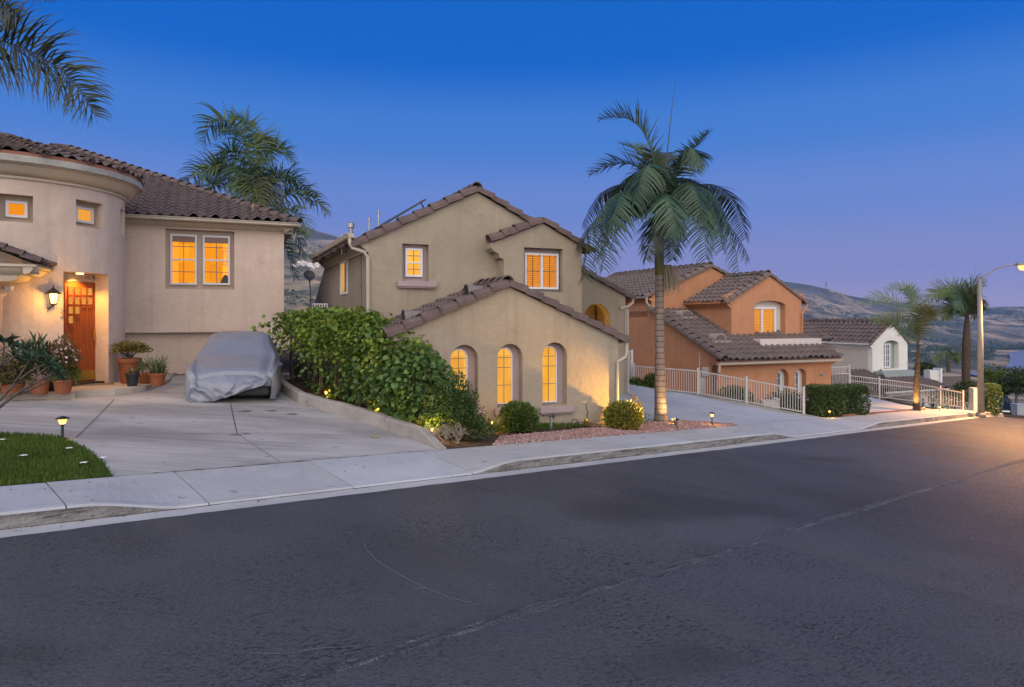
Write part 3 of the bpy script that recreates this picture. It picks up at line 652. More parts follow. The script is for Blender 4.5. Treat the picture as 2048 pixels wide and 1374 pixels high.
holes = [w1, w2, dr, w3]; deps = [.22, .24, .42, .2]
ths = sorted(set([R(a) for a in range(-150, 125, 5)] + [h[0] for h in holes] + [h[1] for h in holes])); zs = sorted(set([-.5, 1.2, ZT] + [h[2] for h in holes] + [h[3] for h in holes]))
mb = MB()
for i in range(len(ths)-1):
    for j in range(len(zs)-1):
        tm, zm = (ths[i]+ths[i+1])/2, (zs[j]+zs[j+1])/2
        if any(h[0] < tm < h[1] and h[2] < zm < h[3] for h in holes): continue
        mb.add([cp(ths[i],zs[j]), cp(ths[i+1],zs[j]), cp(ths[i+1],zs[j+1]), cp(ths[i],zs[j+1])], [(0,1,2,3)])
bases = []
for h, d in zip(holes, deps):
    tm = (h[0]+h[1])/2; nrm = Vector((math.sin(tm), -math.cos(tm), 0)); tan = Vector((math.cos(tm), math.sin(tm), 0)); hw = TR*math.sin((h[1]-h[0])/2)
    org = Vector((TCx, TCy, 0)) + nrm*(TR*math.cos((h[1]-h[0])/2)-d); arc = [t for t in ths if h[0]-1e-6 <= t <= h[1]+1e-6]
    for z in (h[2], h[3]):
        top = [cp(t, z) for t in arc]; back = [org + tan*(TR*math.sin(t-tm)) + Vector((0,0,z)) for t in arc]
        for i in range(len(arc)-1): mb.add([top[i], top[i+1], back[i+1], back[i]], [(0,1,2,3)])
    for t in (h[0], h[1]):
        sd = -1 if t == h[0] else 1; b0 = org + tan*hw*sd
        mb.add([cp(t,h[2]), cp(t,h[3]), b0+Vector((0,0,h[3])), b0+Vector((0,0,h[2]))], [(0,1,2,3)])
    bases.append((org, tan, nrm, hw, tm))
tw = mb.build('tower_wall', M['stucco_one'], h1); tw.data.set_sharp_from_angle(angle=R(25)); tw.data.polygons.foreach_set('use_smooth', [True]*len(tw.data.polygons))
def recess(i):
    """helper axis for fittings at the back of a tower recess: returns an offset matrix as (place) function"""
    org, tan, nrm, hw, tm = bases[i]; return org, tan, nrm, hw, tm
def place(o, i):
    org, tan, nrm, hw, tm = bases[i]; o.location = org; o.rotation_euler = (0, 0, tm); return o
def ru(i, px):
    """where the sight line of a column meets the back plane of recess i, measured along it"""
    org, tan, nrm, hw, tm = bases[i]; rx, _ = ray(px, 0); o = H1.loc((0,0,CAMZ)); ax, ay = rx*H1.a[0]+H1.a[1], rx*H1.b[0]+H1.b[1]
    lam = ((org.x-o.x)*nrm.x+(org.y-o.y)*nrm.y)/(ax*nrm.x+ay*nrm.y); return (o.x+lam*ax-org.x)*tan.x+(o.y+lam*ay-org.y)*tan.y
for i, h, pane, (fa, fb) in ((0, w1, M['pane_orange'], (11,55)), (1, w2, M['pane_pale'], (148,183.5)), (3, w3, M['pane_orange'], (None, None))):
    hw = bases[i][3]; z0, z1 = h[2], h[3]
    bp = place(MB().box(-hw, hw, -.004, .02, z0, z1).build('window_surround', M['trim_one'], h1), i)
    if fa is None: continue
    xa, xb = max(ru(i, fa), -hw+.01), ru(i, fb); za, zb = z0+(z1-z0)*.20, z0+(z1-z0)*.80
    place(window(h1, rect(xa, xb, za, zb), -.06, pane, .05), i)
# door recess: plaster back with door frame, door, kick plate, glass lights
hw = bases[2][3]; H_ = dr[3]-dr[2]; z0, z1 = dr[2], dr[3]
dx0, dx1, dz1 = ru(2,126.5), ru(2,190.5), z1-.19
place(MB().box(-hw, hw, .03, .05, z0, z1).build('door_back_panel', M['stucco_one'], h1), 2)
place(MB().box(dx1+.012, dx1+.10, -.02, .03, z0, dz1+.09).box(dx0, dx1+.012, -.02, .03, dz1+.012, dz1+.09).build('door_frame', M['trim_one'], h1), 2)
dp = place(MB().box(dx0, dx1, -.012, .03, z0+.05, dz1).build('front_door', M['door'], h1), 2)
W_ = dx1-dx0; b = MB(); g_m = MB(); cw_ = W_*.80/4; x_s = dx0+W_*.10; lt = []
hz = dz1-.10; lh = .215
for r_, cn in enumerate((4, 4, 2, 1)):
    for c_ in range(cn): lt.append((x_s+c_*cw_+cw_*.16, x_s+(c_+1)*cw_-cw_*.16, hz-(r_+1)*lh+.03, hz-r_*lh-.03))
for i, l_ in enumerate(lt): MB().prism(rect(*l_), -.022, -.013).build('door_light', M['pane_door'], dp)
for l_ in lt: b.ring(rect(l_[0]-.018, l_[1]+.018, l_[2]-.018, l_[3]+.018), rect(*l_), -.034, -.012)
for c_ in range(4):
    top = hz - (4,3,2,2)[c_]*lh - .06; xa, xb = x_s+c_*cw_, x_s+(c_+1)*cw_
    b.box(xa-.016, xa+.016, -.032, -.012, z0+.36, top); b.box(xa+.02, xb-.02, -.034, -.012, top, top+.035)
    b.box(xa+cw_*.45, xa+cw_*.55, -.020, -.012, z0+.36, top)
b.box(dx1-W_*.085, dx1-.01, -.030, -.012, z0+.06, dz1-.01); b.box(dx0+.01, dx0+W_*.085, -.030, -.012, z0+.06, dz1-.01)
b.build('door_moulding', M['door'], dp)
MB().box(dx0+.03, dx1-.05, -.04, -.012, z0+.08, z0+.30).build('kick_plate', M['brass'], dp)
MB().bar((dx1-.09, -.06, z0+1.0), (dx1-.09, -.06, z0+1.25), .025).build('handle', M['brass'], dp)
place(MB().box(dx0, dx1+.1, -.30, -.02, z0-.02, z0+.045).build('door_sill', M['iron'], h1), 2)
dl = place(MB().lathe([(.075,0),(.075,-.015),(.05,-.02)], (0,-.22,z1-.002), 14).build('downlight', M['down'], h1), 2)
def plight(name, loc, energy, col, size=.05, spot=None, target=None, blend=.6):
    l = bpy.data.lights.new(name, 'SPOT' if spot else 'POINT'); l.energy = energy; l.color = col; l.shadow_soft_size = size
    o = bpy.data.objects.new(name, l); COL.objects.link(o); o.location = loc
    if spot:
        l.spot_size = R(spot); l.spot_blend = blend; d = Vector(target)-Vector(loc); o.rotation_euler = d.to_track_quat('-Z','Y').to_euler()
    return o
WARM = (1.0, .50, .10); AMBER = (1.0, .50, .07)
def h1w(v): return H1.w(v[0], v[1], v[2])
org, tan, nrm, _, tm = bases[2]
lp_ = h1w(org + nrm*.20 + Vector((0,0,z1-.06))); plight('downlight_lamp', lp_, 130, WARM, .05, 130, lp_ - Vector((0,0,1)) )
# wall lantern left of the door
th, zl = cyl(101, 595); c0 = cp(th, zl, TR+.16); lan = MB(); zz = zl
lan.tube([cp(th-.02, zz-.22, TR), cp(th-.02, zz-.24, TR+.09), cp(th-.01, zz-.17, TR+.15)], .012, 6); lan.lathe([(.02,.20),(.05,.17),(.155,.085),(.16,.075),(.0,.07)], c0, 6, False); lan.lathe([(.012,.20),(.018,.235),(.004,.26)], c0, 6)
for k in range(6):
    a = k*math.pi/3; lan.bar(c0+Vector((.085*math.cos(a), .085*math.sin(a), .08)), c0+Vector((.055*math.cos(a), .055*math.sin(a), -.13)), .012)
lan.lathe([(.06,-.13),(.062,-.145),(.02,-.17),(.006,-.2)], c0, 6)
lo = lan.build('wall_lantern', M['iron'], h1); MB().lathe([(.045,-.125),(.072,.075)], c0, 6).build('lantern_glass', M['lamp'], lo)
plight('lantern_lamp', h1w(cp(th, zl-.02, TR+.40)), 30, AMBER, .06)
MB().tube([cp(th+.09, zl-.22, TR+.02), cp(th+.09, zl-.30, TR+.03), cp(th+.10, zl-.36, TR+.02), cp(th+.085, zl-.42, TR+.03)], .02, 6).build('wall_ornament', M['trim_one'], h1)
th, zc_ = cyl(20, 577); MB().bar(cp(th-.04, zc_, TR), cp(th-.02, zc_, TR+.13), .06).lathe([(.045,-.04),(.045,.04)], cp(th+.01, zc_, TR+.13), 10).build('security_camera', M['white'], h1)
# tower cornice, fascia and faceted tile roof
def revolve(prof, name, mat, t0=-2.6, t1=1.9, n=46):
    m = MB(); k = len(prof)
    for i in range(n+1):
        t = t0+(t1-t0)*i/n; m.v += [tuple(cp(t, z, TR+r)) for r, z in prof]
    for i in range(n):
        for j in range(k-1): m.f.append((i*k+j, (i+1)*k+j, (i+1)*k+j+1, i*k+j+1))
    o = m.build(name, mat, h1, True); o.data.set_sharp_from_angle(angle=R(35)); return o
revolve([(-.02,ZT-.06),(.05,ZT-.06),(.055,ZT-.02),(.03,ZT-.02),(.03,ZT),(.10,ZT+.02),(.17,ZT+.07),(.22,ZT+.14),(.25,ZT+.20),(.32,ZT+.21),(.32,ZT+.235)], 'cornice', M['cornice_one'])
revolve([(.30,ZT+.235),(.385,ZT+.235),(.385,ZT+.36),(.36,ZT+.375),(.34,ZT+.36)], 'fascia', M['fascia'])
ZE = ZT+.41; RE = TR+.385; AP = Vector((TCx-.35, TCy+.55, 5.86)); nf = 14
hc = MB(); rm = []
for i in range(nf):
    t0, t1 = R(-150)+i*R(270)/nf, R(-150)+(i+1)*R(270)/nf; a, b = cp(t0, ZE, RE), cp(t1, ZE, RE); mid = (a+b)/2; u = (b-a); Lu = u.length; u.normalize()
    v = AP-mid; v = v - u*v.dot(u); Lv = v.length; v.normalize(); ao = (AP-a)
    tile_roof('roof_facet', M['tile'], h1, a, u, v, [(-.02,0),(Lu+.02,0),(ao.dot(u), ao.dot(v))], .25, .33, .05, .03)
    caps(hc, a, AP, .10, .34)
hc.build('hip_tiles', M['tile_cap'], h1)
MB().lathe([(.55,-.10),(.42,.02),(.22,.09),(.02,.11)], AP, 14, False).build('roof_cap', M['tile_cap'], h1, True)
revolve([(.33,ZT+.36),(.36,ZT+.37),(.36,ZT+.44),(.25,ZT+.47)], 'tile_mortar', M['mortar'])
# wing: upper wall with the double window, lower wall set back
LZ = 1.19; xl, xr = -1.9, 2.84; WT = 4.05
wx0, wz0 = H1.p(331, 577.5); wx1, wz1 = H1.p(468.5, 577.5); wz1 = WT-.02
wall('wall', M['stucco_one'], h1, rect(xl, xr, LZ, WT), [rect(wx0, wx1, wz0, wz1)], 0, 3.0, .20, False)
MB().box(xl, xr, .02, 3.0, LZ-.0, LZ+.02).build('wall_underside', M['stucco_one'], h1)
MB().box(xl, 2.30, .22, .5, -.6, LZ-.003).box(2.30-.25, 2.30, .5, 3, -.6, LZ-.003).build('lower_wall', M['stucco_one'], h1)
MB().box(xl, 2.26, .12, .22, -.35, .17).build('wall_plinth', M['stucco_one'], h1)
MB().box(wx0, wx1, .17, .21, wz0, wz1).build('window_surround', M['trim_one'], h1)
for xa, xb in ((340.5, 394), (405.5, 460)):
    a, zb = H1.p(xa, 569, .1); b_, zt = H1.p(xb, 467, .1); zt = 3.90
    w = window(h1, rect(a, b_, zb, zt), .10, M['pane_orange'], .05, cols=[(a+b_)/2], rows=[zb+(zt-zb)*.26, zb+(zt-zb)*.76], mid=(zb+zt)/2, depth=.07)
    MB().box(a+.05, b_-.05, .12, .128, zt-.21, zt-.05).build('valance', painted('window_valance', (.20,.13,.10)), w)
    cu = MB(); xw = a+.05 if xa < 400 else b_-.05
    for q in range(9):
        x_ = a+.055+q*.016 if xa < 400 else b_-.19+q*.016; cu.box(x_, x_+.017, .137+.004*(q % 2), .144+.004*(q % 2), zb+.05, zt-.21)
    cu.build('curtain', Mat('lit_curtain', (.85,.40,.05), .8, .1).emit((1.0,.26,.0), .62 if xa < 400 else .85).done(), w)
    if xa > 400:
        MB().ring(rect(b_-.185, b_-.07, zb+.55, zb+.98), rect(b_-.165, b_-.09, zb+.58, zb+.95), .128, .136).build('picture_frame', M['trim_one'], w)
        MB().prism([(b_-.26,zb+.05),(b_-.05,zb+.05),(b_-.05,zb+.24),(b_-.10,zb+.30),(b_-.16,zb+.27),(b_-.21,zb+.17)], .128, .136).build('chair_back', M['iron'], w)
EZ = 4.27; eo = -.48
cp_prof = [(0,-.02),(.03,-.02),(.03,.02),(.06,.03),(.10,.05),(.17,.10),(.20,.13),(.20,.15),(.30,.155),(.30,.17),(0,.17)]
MB().sweep(cp_prof, (xl, 0, WT), (xr+.25, 0, WT), (0,-1,0)).sweep(cp_prof, (xr, -.2, WT), (xr, 4, WT), (1,0,0)).build('cornice', M['cornice_one'], h1)
gp_ = [(0,0),(.10,0),(.13,.03),(.125,.06),(.145,.09),(.145,.105),(.13,.105),(.12,.09),(0,.09)]
MB().sweep(gp_, (xl, -.30, WT+.16), (xr+.36, -.30, WT+.16), (0,-1,0)).sweep(gp_, (xr+.30, -.36, WT+.16), (xr+.30, 4, WT+.16), (1,0,0)).build('gutter', M['gutter'], h1)
MB().box(xl, xr+.30, -.34, .2, WT+.165, WT+.24).build('tile_mortar', M['mortar'], h1)
p_ = .445; t_e = xr+.36; A_ = Vector((t_e, -.40, WT+.25)); J_ = 6.9
cs, sl = 1/math.sqrt(1+p_*p_), p_/math.sqrt(1+p_*p_)
tile_roof('roof', M['tile'], h1, (t_e-2*J_, -.40, WT+.25), (1,0,0), (0,cs,sl), [(0,0),(2*J_,0),(J_, J_/cs)], .27, .33, .06, .035)
tile_roof('side_roof', M['tile'], h1, (t_e, -.40, WT+.25), (0,1,0), (-cs,0,sl), [(0,0),(8,0),(8-J_*.3,J_/cs),(J_,J_/cs)], .27, .33, .06, .035, 4)
caps(MB(), A_, A_+Vector((-J_, J_, p_*J_)), .13, .36).build('hip_tiles', M['tile_cap'], h1)
caps(MB(), A_+Vector((-2*J_, 0, 0)), A_+Vector((-J_, J_, p_*J_)), .13, .36).build('hip_tiles', M['tile_cap'], h1)
vx, vz = H1.p(506, 430, .45); MB().tube([(vx, .5, WT+.5), (vx, .5, WT+.88)], .028, 8).lathe([(.06,0),(.03,.06)], (vx,.5,WT+.60), 8).build('vent_pipe', painted('vent_pipe_paint', (.25,.17,.15)), h1)
MB().box(-10.4, xl-.003, .6, 5.5, -.6, WT+.1).build('rear_wall', M['stucco_one'], h1)
# portico at the left edge
pc = thing('entry_portico', at(-60, 790, 13.2), 'beige entry portico corner with stacked cornice, tile ends and column at the left edge', 'portico', H1.rot)
pz = lambda y: CAMZ - (y-YH)/F*13.2 - pc.location.z
MB().lathe([(.42,0),(.42,.12),(.36,.2),(.33,.3),(.33,pz(560)-.1),(.40,pz(560))], (.14,.2,-.25), 22).build('column', M['stucco_one'], pc, True)
MB().sweep([(-.3,pz(560)-.02),(.0,pz(560)-.02),(.10,pz(560)+.02),(.17,pz(560)+.10),(.20,pz(548)),(-.3,pz(548))], (.68,-.25,0), (.68,1.6,0), (1,0,0)).box(-2, .40, -.25, 1.6, pz(560)-.02, pz(548)).build('architrave', M['cornice_one'], pc)
pr = [(0,0),(.05,.0),(.12,.05),(.16,.10),(.16,.13),(.24,.14),(.24,.19),(0,.19)]
MB().sweep(pr, (-2, -.25, pz(548)), (1.17, -.25, pz(548)), (0,-1,0)).sweep(pr, (.95, -.47, pz(548)), (.95, 1.6, pz(548)), (1,0,0)).build('cornice', M['cornice_one'], pc)
tile_roof('roof', M['tile'], pc, (1.22, -.5, pz(527)), (0,1,0), (-.92,0,.38), [(0,0),(2.1,0),(2.1,2.2),(0,2.2)], .20, .3, .06, .03)
caps(MB(), (1.2,-.5,pz(527)), (-.8,-.5,pz(527)+.85), .1, .33).build('rake_tiles', M['tile_cap'], pc)
# porch slab with its curved step
pts = [g2(-80,810), g2(20,801), g2(150,798), g2(151,795), g2(190,794.5), g2(230,792), g2(262,788), g2(290,783), g2(312,777), g2(328,771), g2(338,765), g2(344,758), g2(346,752), (-9.3,19.0), (-12.5,17.2), (-15,14.5)]
mb = MB(); zt = H1.o.z + FLOOR
mb.v = [(x, y, zt) for x, y in pts] + [(x, y, -.1) for x, y in pts]; n = len(pts); mb.f = [tuple(range(n))] + [(i, n+i, n+(i+1)%n, (i+1)%n) for i in range(n)]
po = mb.build('porch_slab', concrete('porch_concrete', (.38,.32,.265), .5), None, False, .015); po['kind'] = 'structure'
# ------------------------------------------------------------------ second house: side-entry garage in front, main gable behind
H2 = Frame(.61, 14.86, -.47)
h2 = thing('olive_house', H2.o, 'olive tan two-storey house with three lit arched windows under a low tiled gable', 'house', H2.rot)
def gable(parent, mat, xl, zl, xa, za, xr, zr_, y, thick, holes, base=-.4, name='gable_wall', reveal=.28):
    return wall(name, mat, parent, [(xl,base),(xr,base),(xr,zr_),(xa,za),(xl,zl)], holes, y, thick, reveal)
def rake(mb, p0, p1, y, r=.15, L=.40, over=.06):
    """barrel tiles up a gable edge from the low point to the top, hanging slightly over the wall face"""
    caps(mb, (p0[0], y-over+.10, p0[1]), (p1[0], y-over+.10, p1[1]), r, L, up=(0,0,1), half=1.1, drop=.25)
GL, GA, GR = (-3.24, 2.034), (-.745, 3.03), (2.0, 1.88)
arch_sh = []
for xa, xb, yt, yb in ((901,956,690,812),(995,1045,688,812),(1085,1134,685,809)):
    a, zt_ = H2.p(xa, yt); b_, zb = H2.p(xb, yb); arch_sh.append((a, b_, zb, zt_))
gable(h2, M['stucco_two'], *GL, *GA, *GR, 0, 4.0, [arch(a, b_, zb, zt_) for a, b_, zb, zt_ in arch_sh], reveal=.20)
for a, b_, zb, zt_ in arch_sh:
    MB().prism(arch(a-.02, b_+.02, zb-.02, zt_+.02), .195, .23).build('window_surround', M['trim_two'], h2)
    w_ = b_-a; xa, xb = a+w_*.05, a+w_*.70; z0_, z1_ = zb+.05, zt_-.085; cx_ = (xa+xb)/2; H_ = z1_-z0_
    window(h2, arch(xa, xb, z0_, z1_), .14, M['pane_yellow'], .022, cols=[cx_], rows=[z0_+H_*.33, z0_+H_*.645, z0_+H_*.82], mun=.012, depth=.05)
    s_ = MB(); s_.box(a-.09, b_+.14, -.10, .19, zb-.155, zb-.02); s_.box(a-.06, b_+.11, -.07, .0, zb-.19, zb-.157); s_.build('window_sill', M['trim_two'], h2, False, .008)
gp0 = .398; cs, sl = 1/math.sqrt(1+gp0**2), gp0/math.sqrt(1+gp0**2)
pl_ = (GA[1]-GL[1])/(GA[0]-GL[0]); 
def slope_roof(name, parent, mat, low, top, y0, y1, left=True, tw=.27, over=.28, course=.34, res=8, amp=.055, lift=.035):
    """one side of a gable roof whose ridge runs to the back, from y0 to y1"""
    d = Vector((top[0]-low[0], 0, top[1]-low[1])); L = d.length; d.normalize(); o = Vector((low[0], y0, low[1])) - d*over
    return tile_roof(name, mat, parent, o + Vector((0,0,.05)), (0,1,0), d, [(0,0),(y1-y0,0),(y1-y0,L+over),(0,L+over)], tw, course, amp, lift, res)
slope_roof('garage_roof', h2, M['tile'], GL, GA, .06, 2.2, over=.12); slope_roof('garage_roof', h2, M['tile'], GR, GA, .06, 4.2)
rk = MB(); dl_ = Vector((GA[0]-GL[0], GA[1]-GL[1])).normalized()
rake(rk, (GL[0]-.12, GL[1]-.12*pl_+.03), (GA[0], GA[1]+.06), 0); rake(rk, (GR[0]+.22, GR[1]-.22*.42+.03), (GA[0], GA[1]+.06), 0)
rk.build('rake_tiles', M['tile_cap'], h2)
caps(MB(), (GA[0], .06, GA[1]+.06), (GA[0], 1.9, GA[1]+.06), .14, .38).build('ridge_tiles', M['tile_cap'], h2)
for px, py in ((815,633), (940,583)):                    # half-round roof vents
    x, z = H2.p(px, py+4, .55); zz = GL[1] + (x-GL[0])*pl_ + .12
    v_ = MB(); K = 8
    ar = [(.20*math.cos(math.pi*i/K), .27*math.sin(math.pi*i/K)) for i in range(K+1)]
    v_.v = [(x-.10, .55+c, zz+s-.06) for c, s in ar] + [(x+.48, .55+c*.3, zz+.12+s*.12) for c, s in ar]; v_.f = [(i, i+1, K+2+i, K+1+i) for i in range(K)]
    vo = v_.build('roof_vent', painted('vent_metal', (.17,.14,.13)), h2, True); l_ = MB()
    for q in range(5):
        zq = .03+q*.048; hwq = .19*math.sqrt(max(.05, 1-(zq/.27)**2)); l_.bar((x-.085, .55-hwq, zz+zq-.06), (x-.085, .55+hwq, zz+zq-.06), .012, .02)
    l_.build('louvre', M['black'], vo)
# main block
MLx, MLz, MAx, MAz, MRx = -3.34, 4.10, -.735, 5.36, 1.87
MY = 1.9; wx0, wz1 = H2.p(804.5, 487, MY); wx1, wz0 = H2.p(857.5, 563, MY)
gable(h2, M['stucco_two'], MLx, MLz, MAx, MAz, MRx, MLz, MY, .3, [rect(wx0, wx1, wz0, wz1)], name='main_gable_wall', reveal=.2)
MB().box(wx0, wx1, MY+.17, MY+.21, wz0, wz1).build('window_surround', M['trim_two'], h2)
a, zt_ = H2.p(811, 496, MY+.1); b_, zb = H2.p(845, 554, MY+.1)
window(h2, rect(a, b_, zb, zt_), MY+.10, M['pane_yellow'], .045, cols=[(a+b_)/2], rows=[zb+(zt_-zb)*.27, zb+(zt_-zb)*.74], mid=(zb+zt_)/2, mun=.014)
s_ = MB(); s_.box(wx0-.13, wx1+.17, MY-.11, MY, wz0-.13, wz0-.005); s_.box(wx0-.10, wx1+.14, MY-.08, MY, wz0-.165, wz0-.132); s_.build('window_sill', M['trim_two'], h2, False, .008)
# left side wall running back, with its window
SB = 8.0
sw = MB(); x = MLx
k0, zt1 = H2.pt(682, 512, x); k1, zb1 = H2.pt(696, 577, x); ka, kb = min(k0,k1), max(k0,k1); za_, zb_ = 2.98, 3.86
pl = [(MY+.3,-.6),(ka,-.6),(kb,-.6),(SB,-.6)]
for y0_, y1_, z0_, z1_ in ((MY+.002,ka,-.6,MLz),(kb,SB,-.6,MLz),(ka,kb,-.6,za_),(ka,kb,zb_,MLz)): sw.add([(x,y0_,z0_),(x,y1_,z0_),(x,y1_,z1_),(x,y0_,z1_)], [(0,1,2,3)])
sw.add([(x,SB,-.6),(x,SB+3.2,-.6),(x,SB+3.2,2.6),(x,SB,MLz)], [(0,1,2,3)]); sw.add([(x,SB+3.2,-.6),(x+6,SB+3.2,-.6),(x+6,SB+3.2,2.6),(x,SB+3.2,2.6)], [(0,1,2,3)])
for yy in (ka, kb): sw.add([(x,yy,za_),(x+.08,yy,za_),(x+.08,yy,zb_),(x,yy,zb_)], [(0,1,2,3)])
sw.add([(MRx,MY+.3,-.6),(MRx,SB+3,-.6),(MRx,SB+3,MLz),(MRx,MY+.3,MLz)], [(0,1,2,3)])
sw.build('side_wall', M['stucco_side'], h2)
MB().bar((x-.03, MY+.75, -.4), (x-.03, MY+.75, MLz-.05), .03).build('conduit', M['stucco_side'], h2)
sf = MB(); sf.box(x-.03, x+.02, ka, ka+.05, za_, zb_); sf.box(x-.03, x+.02, kb-.05, kb, za_, zb_); sf.box(x-.03, x+.02, ka+.05, kb-.05, za_, za_+.05); sf.box(x-.03, x+.02, ka+.05, kb-.05, zb_-.05, zb_); sfo = sf.build('side_window', M['white'], h2)
MB().box(x+.01, x+.02, ka+.05, kb-.05, za_+.05, zb_-.05).build('pane', M['pane_dark'], sfo); MB().box(x+.0, x+.008, (ka*.45+kb*.55), kb-.05, za_+.05, zb_-.05).build('curtain', M['pane_door'], sfo)
cpf = [(0,-.04),(.05,-.04),(.05,0),(.09,.02),(.16,.09),(.24,.17),(.30,.20),(.30,.24),(.34,.24),(.34,.27),(0,.27)]
MB().sweep(cpf, (x, MY-.0, MLz-.22), (x, SB+.1, MLz-.22), (-1,0,0)).build('cornice', M['cornice_two'], h2)
MB().sweep(gp_, (x-.34, MY-.12, MLz+.03), (x-.34, SB+.2, MLz+.03), (-1,0,0)).build('gutter', M['gutter'], h2)
MB().tube([(x-.42,MY-.06,MLz+.03),(x-.42,MY-.07,MLz-.10),(x-.36,MY-.07,MLz-.20),(x-.10,MY-.06,MLz-.28),(x-.02,MY-.05,MLz-.40),(x-.01,MY-.05,MLz-2.3),(x-.01,MY-.05,-.3)], .042, 6).build('downspout', M['gutter'], h2)
mp = (MAz-MLz)/(MAx-MLx)
slope_roof('main_roof', h2, M['tile'], (MLx,MLz), (MAx,MAz), MY+.06, SB+.2, over=.42); slope_roof('main_roof', h2, M['tile'], (MRx,MLz), (MAx,MAz), MY+.06, SB+3, over=.3, res=4)
rk = MB(); rake(rk, (MLx-.36, MLz-.36*mp+.03), (MAx, MAz+.07), MY); rake(rk, (MRx+.3, MLz-.3*mp+.03), (MAx, MAz+.07), MY); rk.build('rake_tiles', M['tile_cap'], h2)
caps(MB(), (MAx, MY+.05, MAz+.07), (MAx, SB, MAz+.07), .14, .38).build('ridge_tiles', M['tile_cap'], h2)
ru = Vector((MAx-MLx, 0, MAz-MLz)).normalized(); rn = Vector((-ru.z, 0, ru.x))
def onroof(t, y, h): return Vector((MLx, y, MLz)) + ru*t + rn*h
for t0, t1, h0, h1_ in ((.50, 1.82, .20, .36),(2.0, 2.66, .17, .21)):         # solar panels along the left slope
    sp = MB(); P0, P1 = onroof(t0, MY+.55, h0), onroof(t1, MY+.55, h1_); Q0, Q1 = onroof(t0, MY+5, h0), onroof(t1, MY+5, h1_); dn = rn*-.035
    sp.add([P0,P1,Q1,Q0,P0+dn,P1+dn,Q1+dn,Q0+dn], [(0,1,2,3),(7,6,5,4),(0,4,5,1),(1,5,6,2),(2,6,7,3),(3,7,4,0)]); so = sp.build('solar_panel', M['solar'], h2)
    fr = MB(); fr.bar(P0+dn*.5, P1+dn*.5, .02, .045); fr.bar(P0+dn*.5, Q0+dn*.5, .02, .03); fr.bar(onroof(t1-.12, MY+.6, 0), onroof(t1-.12, MY+.6, h1_), .03); fr.build('panel_frame', M['iron'], so)
for px, py0, py1, r_, cap_ in ((702,467,447,.07,True),(738.5,449,436,.035,False),(757,442,421,.035,False),(692,470,464,.03,False),(684,474,470,.03,False)):
    kk = MY+1.6 if px < 710 else MY+.8
    x_, z0_ = H2.p(px, py0, kk); _, z1_ = H2.p(px, py1, kk); zb_ = MLz+(x_-MLx)*mp
    v_ = MB().tube([(x_,kk,zb_-.05),(x_,kk,z1_)], r_*.7, 10)
    if cap_: v_.lathe([(r_*.7,-.12),(r_*1.15,-.10),(r_*1.15,0),(r_*.5,.04)], (x_,kk,z1_), 12)
    else: v_.lathe([(r_,-.05),(r_,.0)], (x_,kk,z1_), 10)
    v_.build('vent_pipe', M['steel'], h2)
# projecting bay with the wide window
BY = 1.5; bl, blz = -.215, 3.98; ba, baz = .79, 4.66; br_ = 1.89
bx0, bz1 = H2.p(1048.5, 494.5, BY); bx1, bz0 = H2.p(1125.5, 585, BY)
wall('bay_wall', M['stucco_two'], h2, [(bl,2.2),(br_,-.4),(br_,4.13),(ba,baz),(bl-.32,blz+.14),(bl-.32,blz+.02),(bl-.24,blz-.06),(bl-.14,blz-.10),(bl-.10,blz-.20),(bl,blz-.24)], [rect(bx0, bx1, bz0, bz1)], BY, .38, .24)
MB().add([(br_+.001,BY,-.4),(br_+.001,4.0,-.4),(br_+.001,4.0,4.1),(br_+.001,BY,4.1)], [(0,1,2,3)]).build('bay_side_wall', M['stucco_two'], h2)
MB().box(bx0, bx1, BY+.21, BY+.25, bz0, bz1).build('window_surround', M['trim_two'], h2)
a, zt_ = H2.p(1049.5, 505, BY+.13); b_, zb = H2.p(1117, 579, BY+.13); mx_ = (a+b_)/2
w = window(h2, rect(a, b_, zb, zt_), BY+.12, M['pane_orange'], .05, cols=[(a+mx_)/2, (mx_+b_)/2], rows=[(zb+zt_)/2], mull=mx_, mun=.014, depth=.09)
for xa, xb in ((a+.055, mx_-.03), (mx_+.03, b_-.055)): shutter(w, xa, xb, zb+.055, zt_-.055, BY+.160, 15, M['shutter'])
rk = MB(); rake(rk, (bl-.34, blz+.20), (ba, baz+.07), BY); rake(rk, (br_+.3, 4.13-.13), (ba, baz+.07), BY); rk.build('rake_tiles', M['tile_cap'], h2)
slope_roof('bay_roof', h2, M['tile'], (br_, 4.13), (ba, baz), BY+.05, MY+1.5, over=.28)
slope_roof('bay_roof', h2, M['tile'], (bl, blz+.18), (ba, baz), BY+.05, MY-.01, over=.28)
# right wing with the arched loggia
WY = 4.0; wl, wr = 1.95, 4.80; wtop = lambda t: 3.02+(4.80-t)*.452
ax0, _ = H2.p(1167, 620, WY); ax1, _ = H2.p(1221, 640, WY); _, azt = H2.p(1195, 607, WY)
ar = arch(ax0, ax1, 1.2, azt)
wall('loggia_wall', M['stucco_two'], h2, [(wl,-.6),(wr,-.6),(wr,wtop(wr)),(wl,wtop(wl))], [ar], WY, .30, .34)
MB().add([(wr,WY+.3,-.6),(wr,WY+6,-.6),(wr,WY+6,3),(wr,WY+.3,3)], [(0,1,2,3)]).build('loggia_side_wall', M['stucco_two'], h2)
MB().box(wl+.05, wr-.1, WY+1.6, WY+1.7, 1.0, 3.2).box(wl+.05, wr-.1, WY+.31, WY+1.6, 2.98, 3.06).build('loggia_back_wall', M['stucco_two'], h2)
MB().box(wl+.05, wr-.1, WY+.31, WY+1.6, 1.0, 1.2).build('loggia_floor', M['stucco_two'], h2)
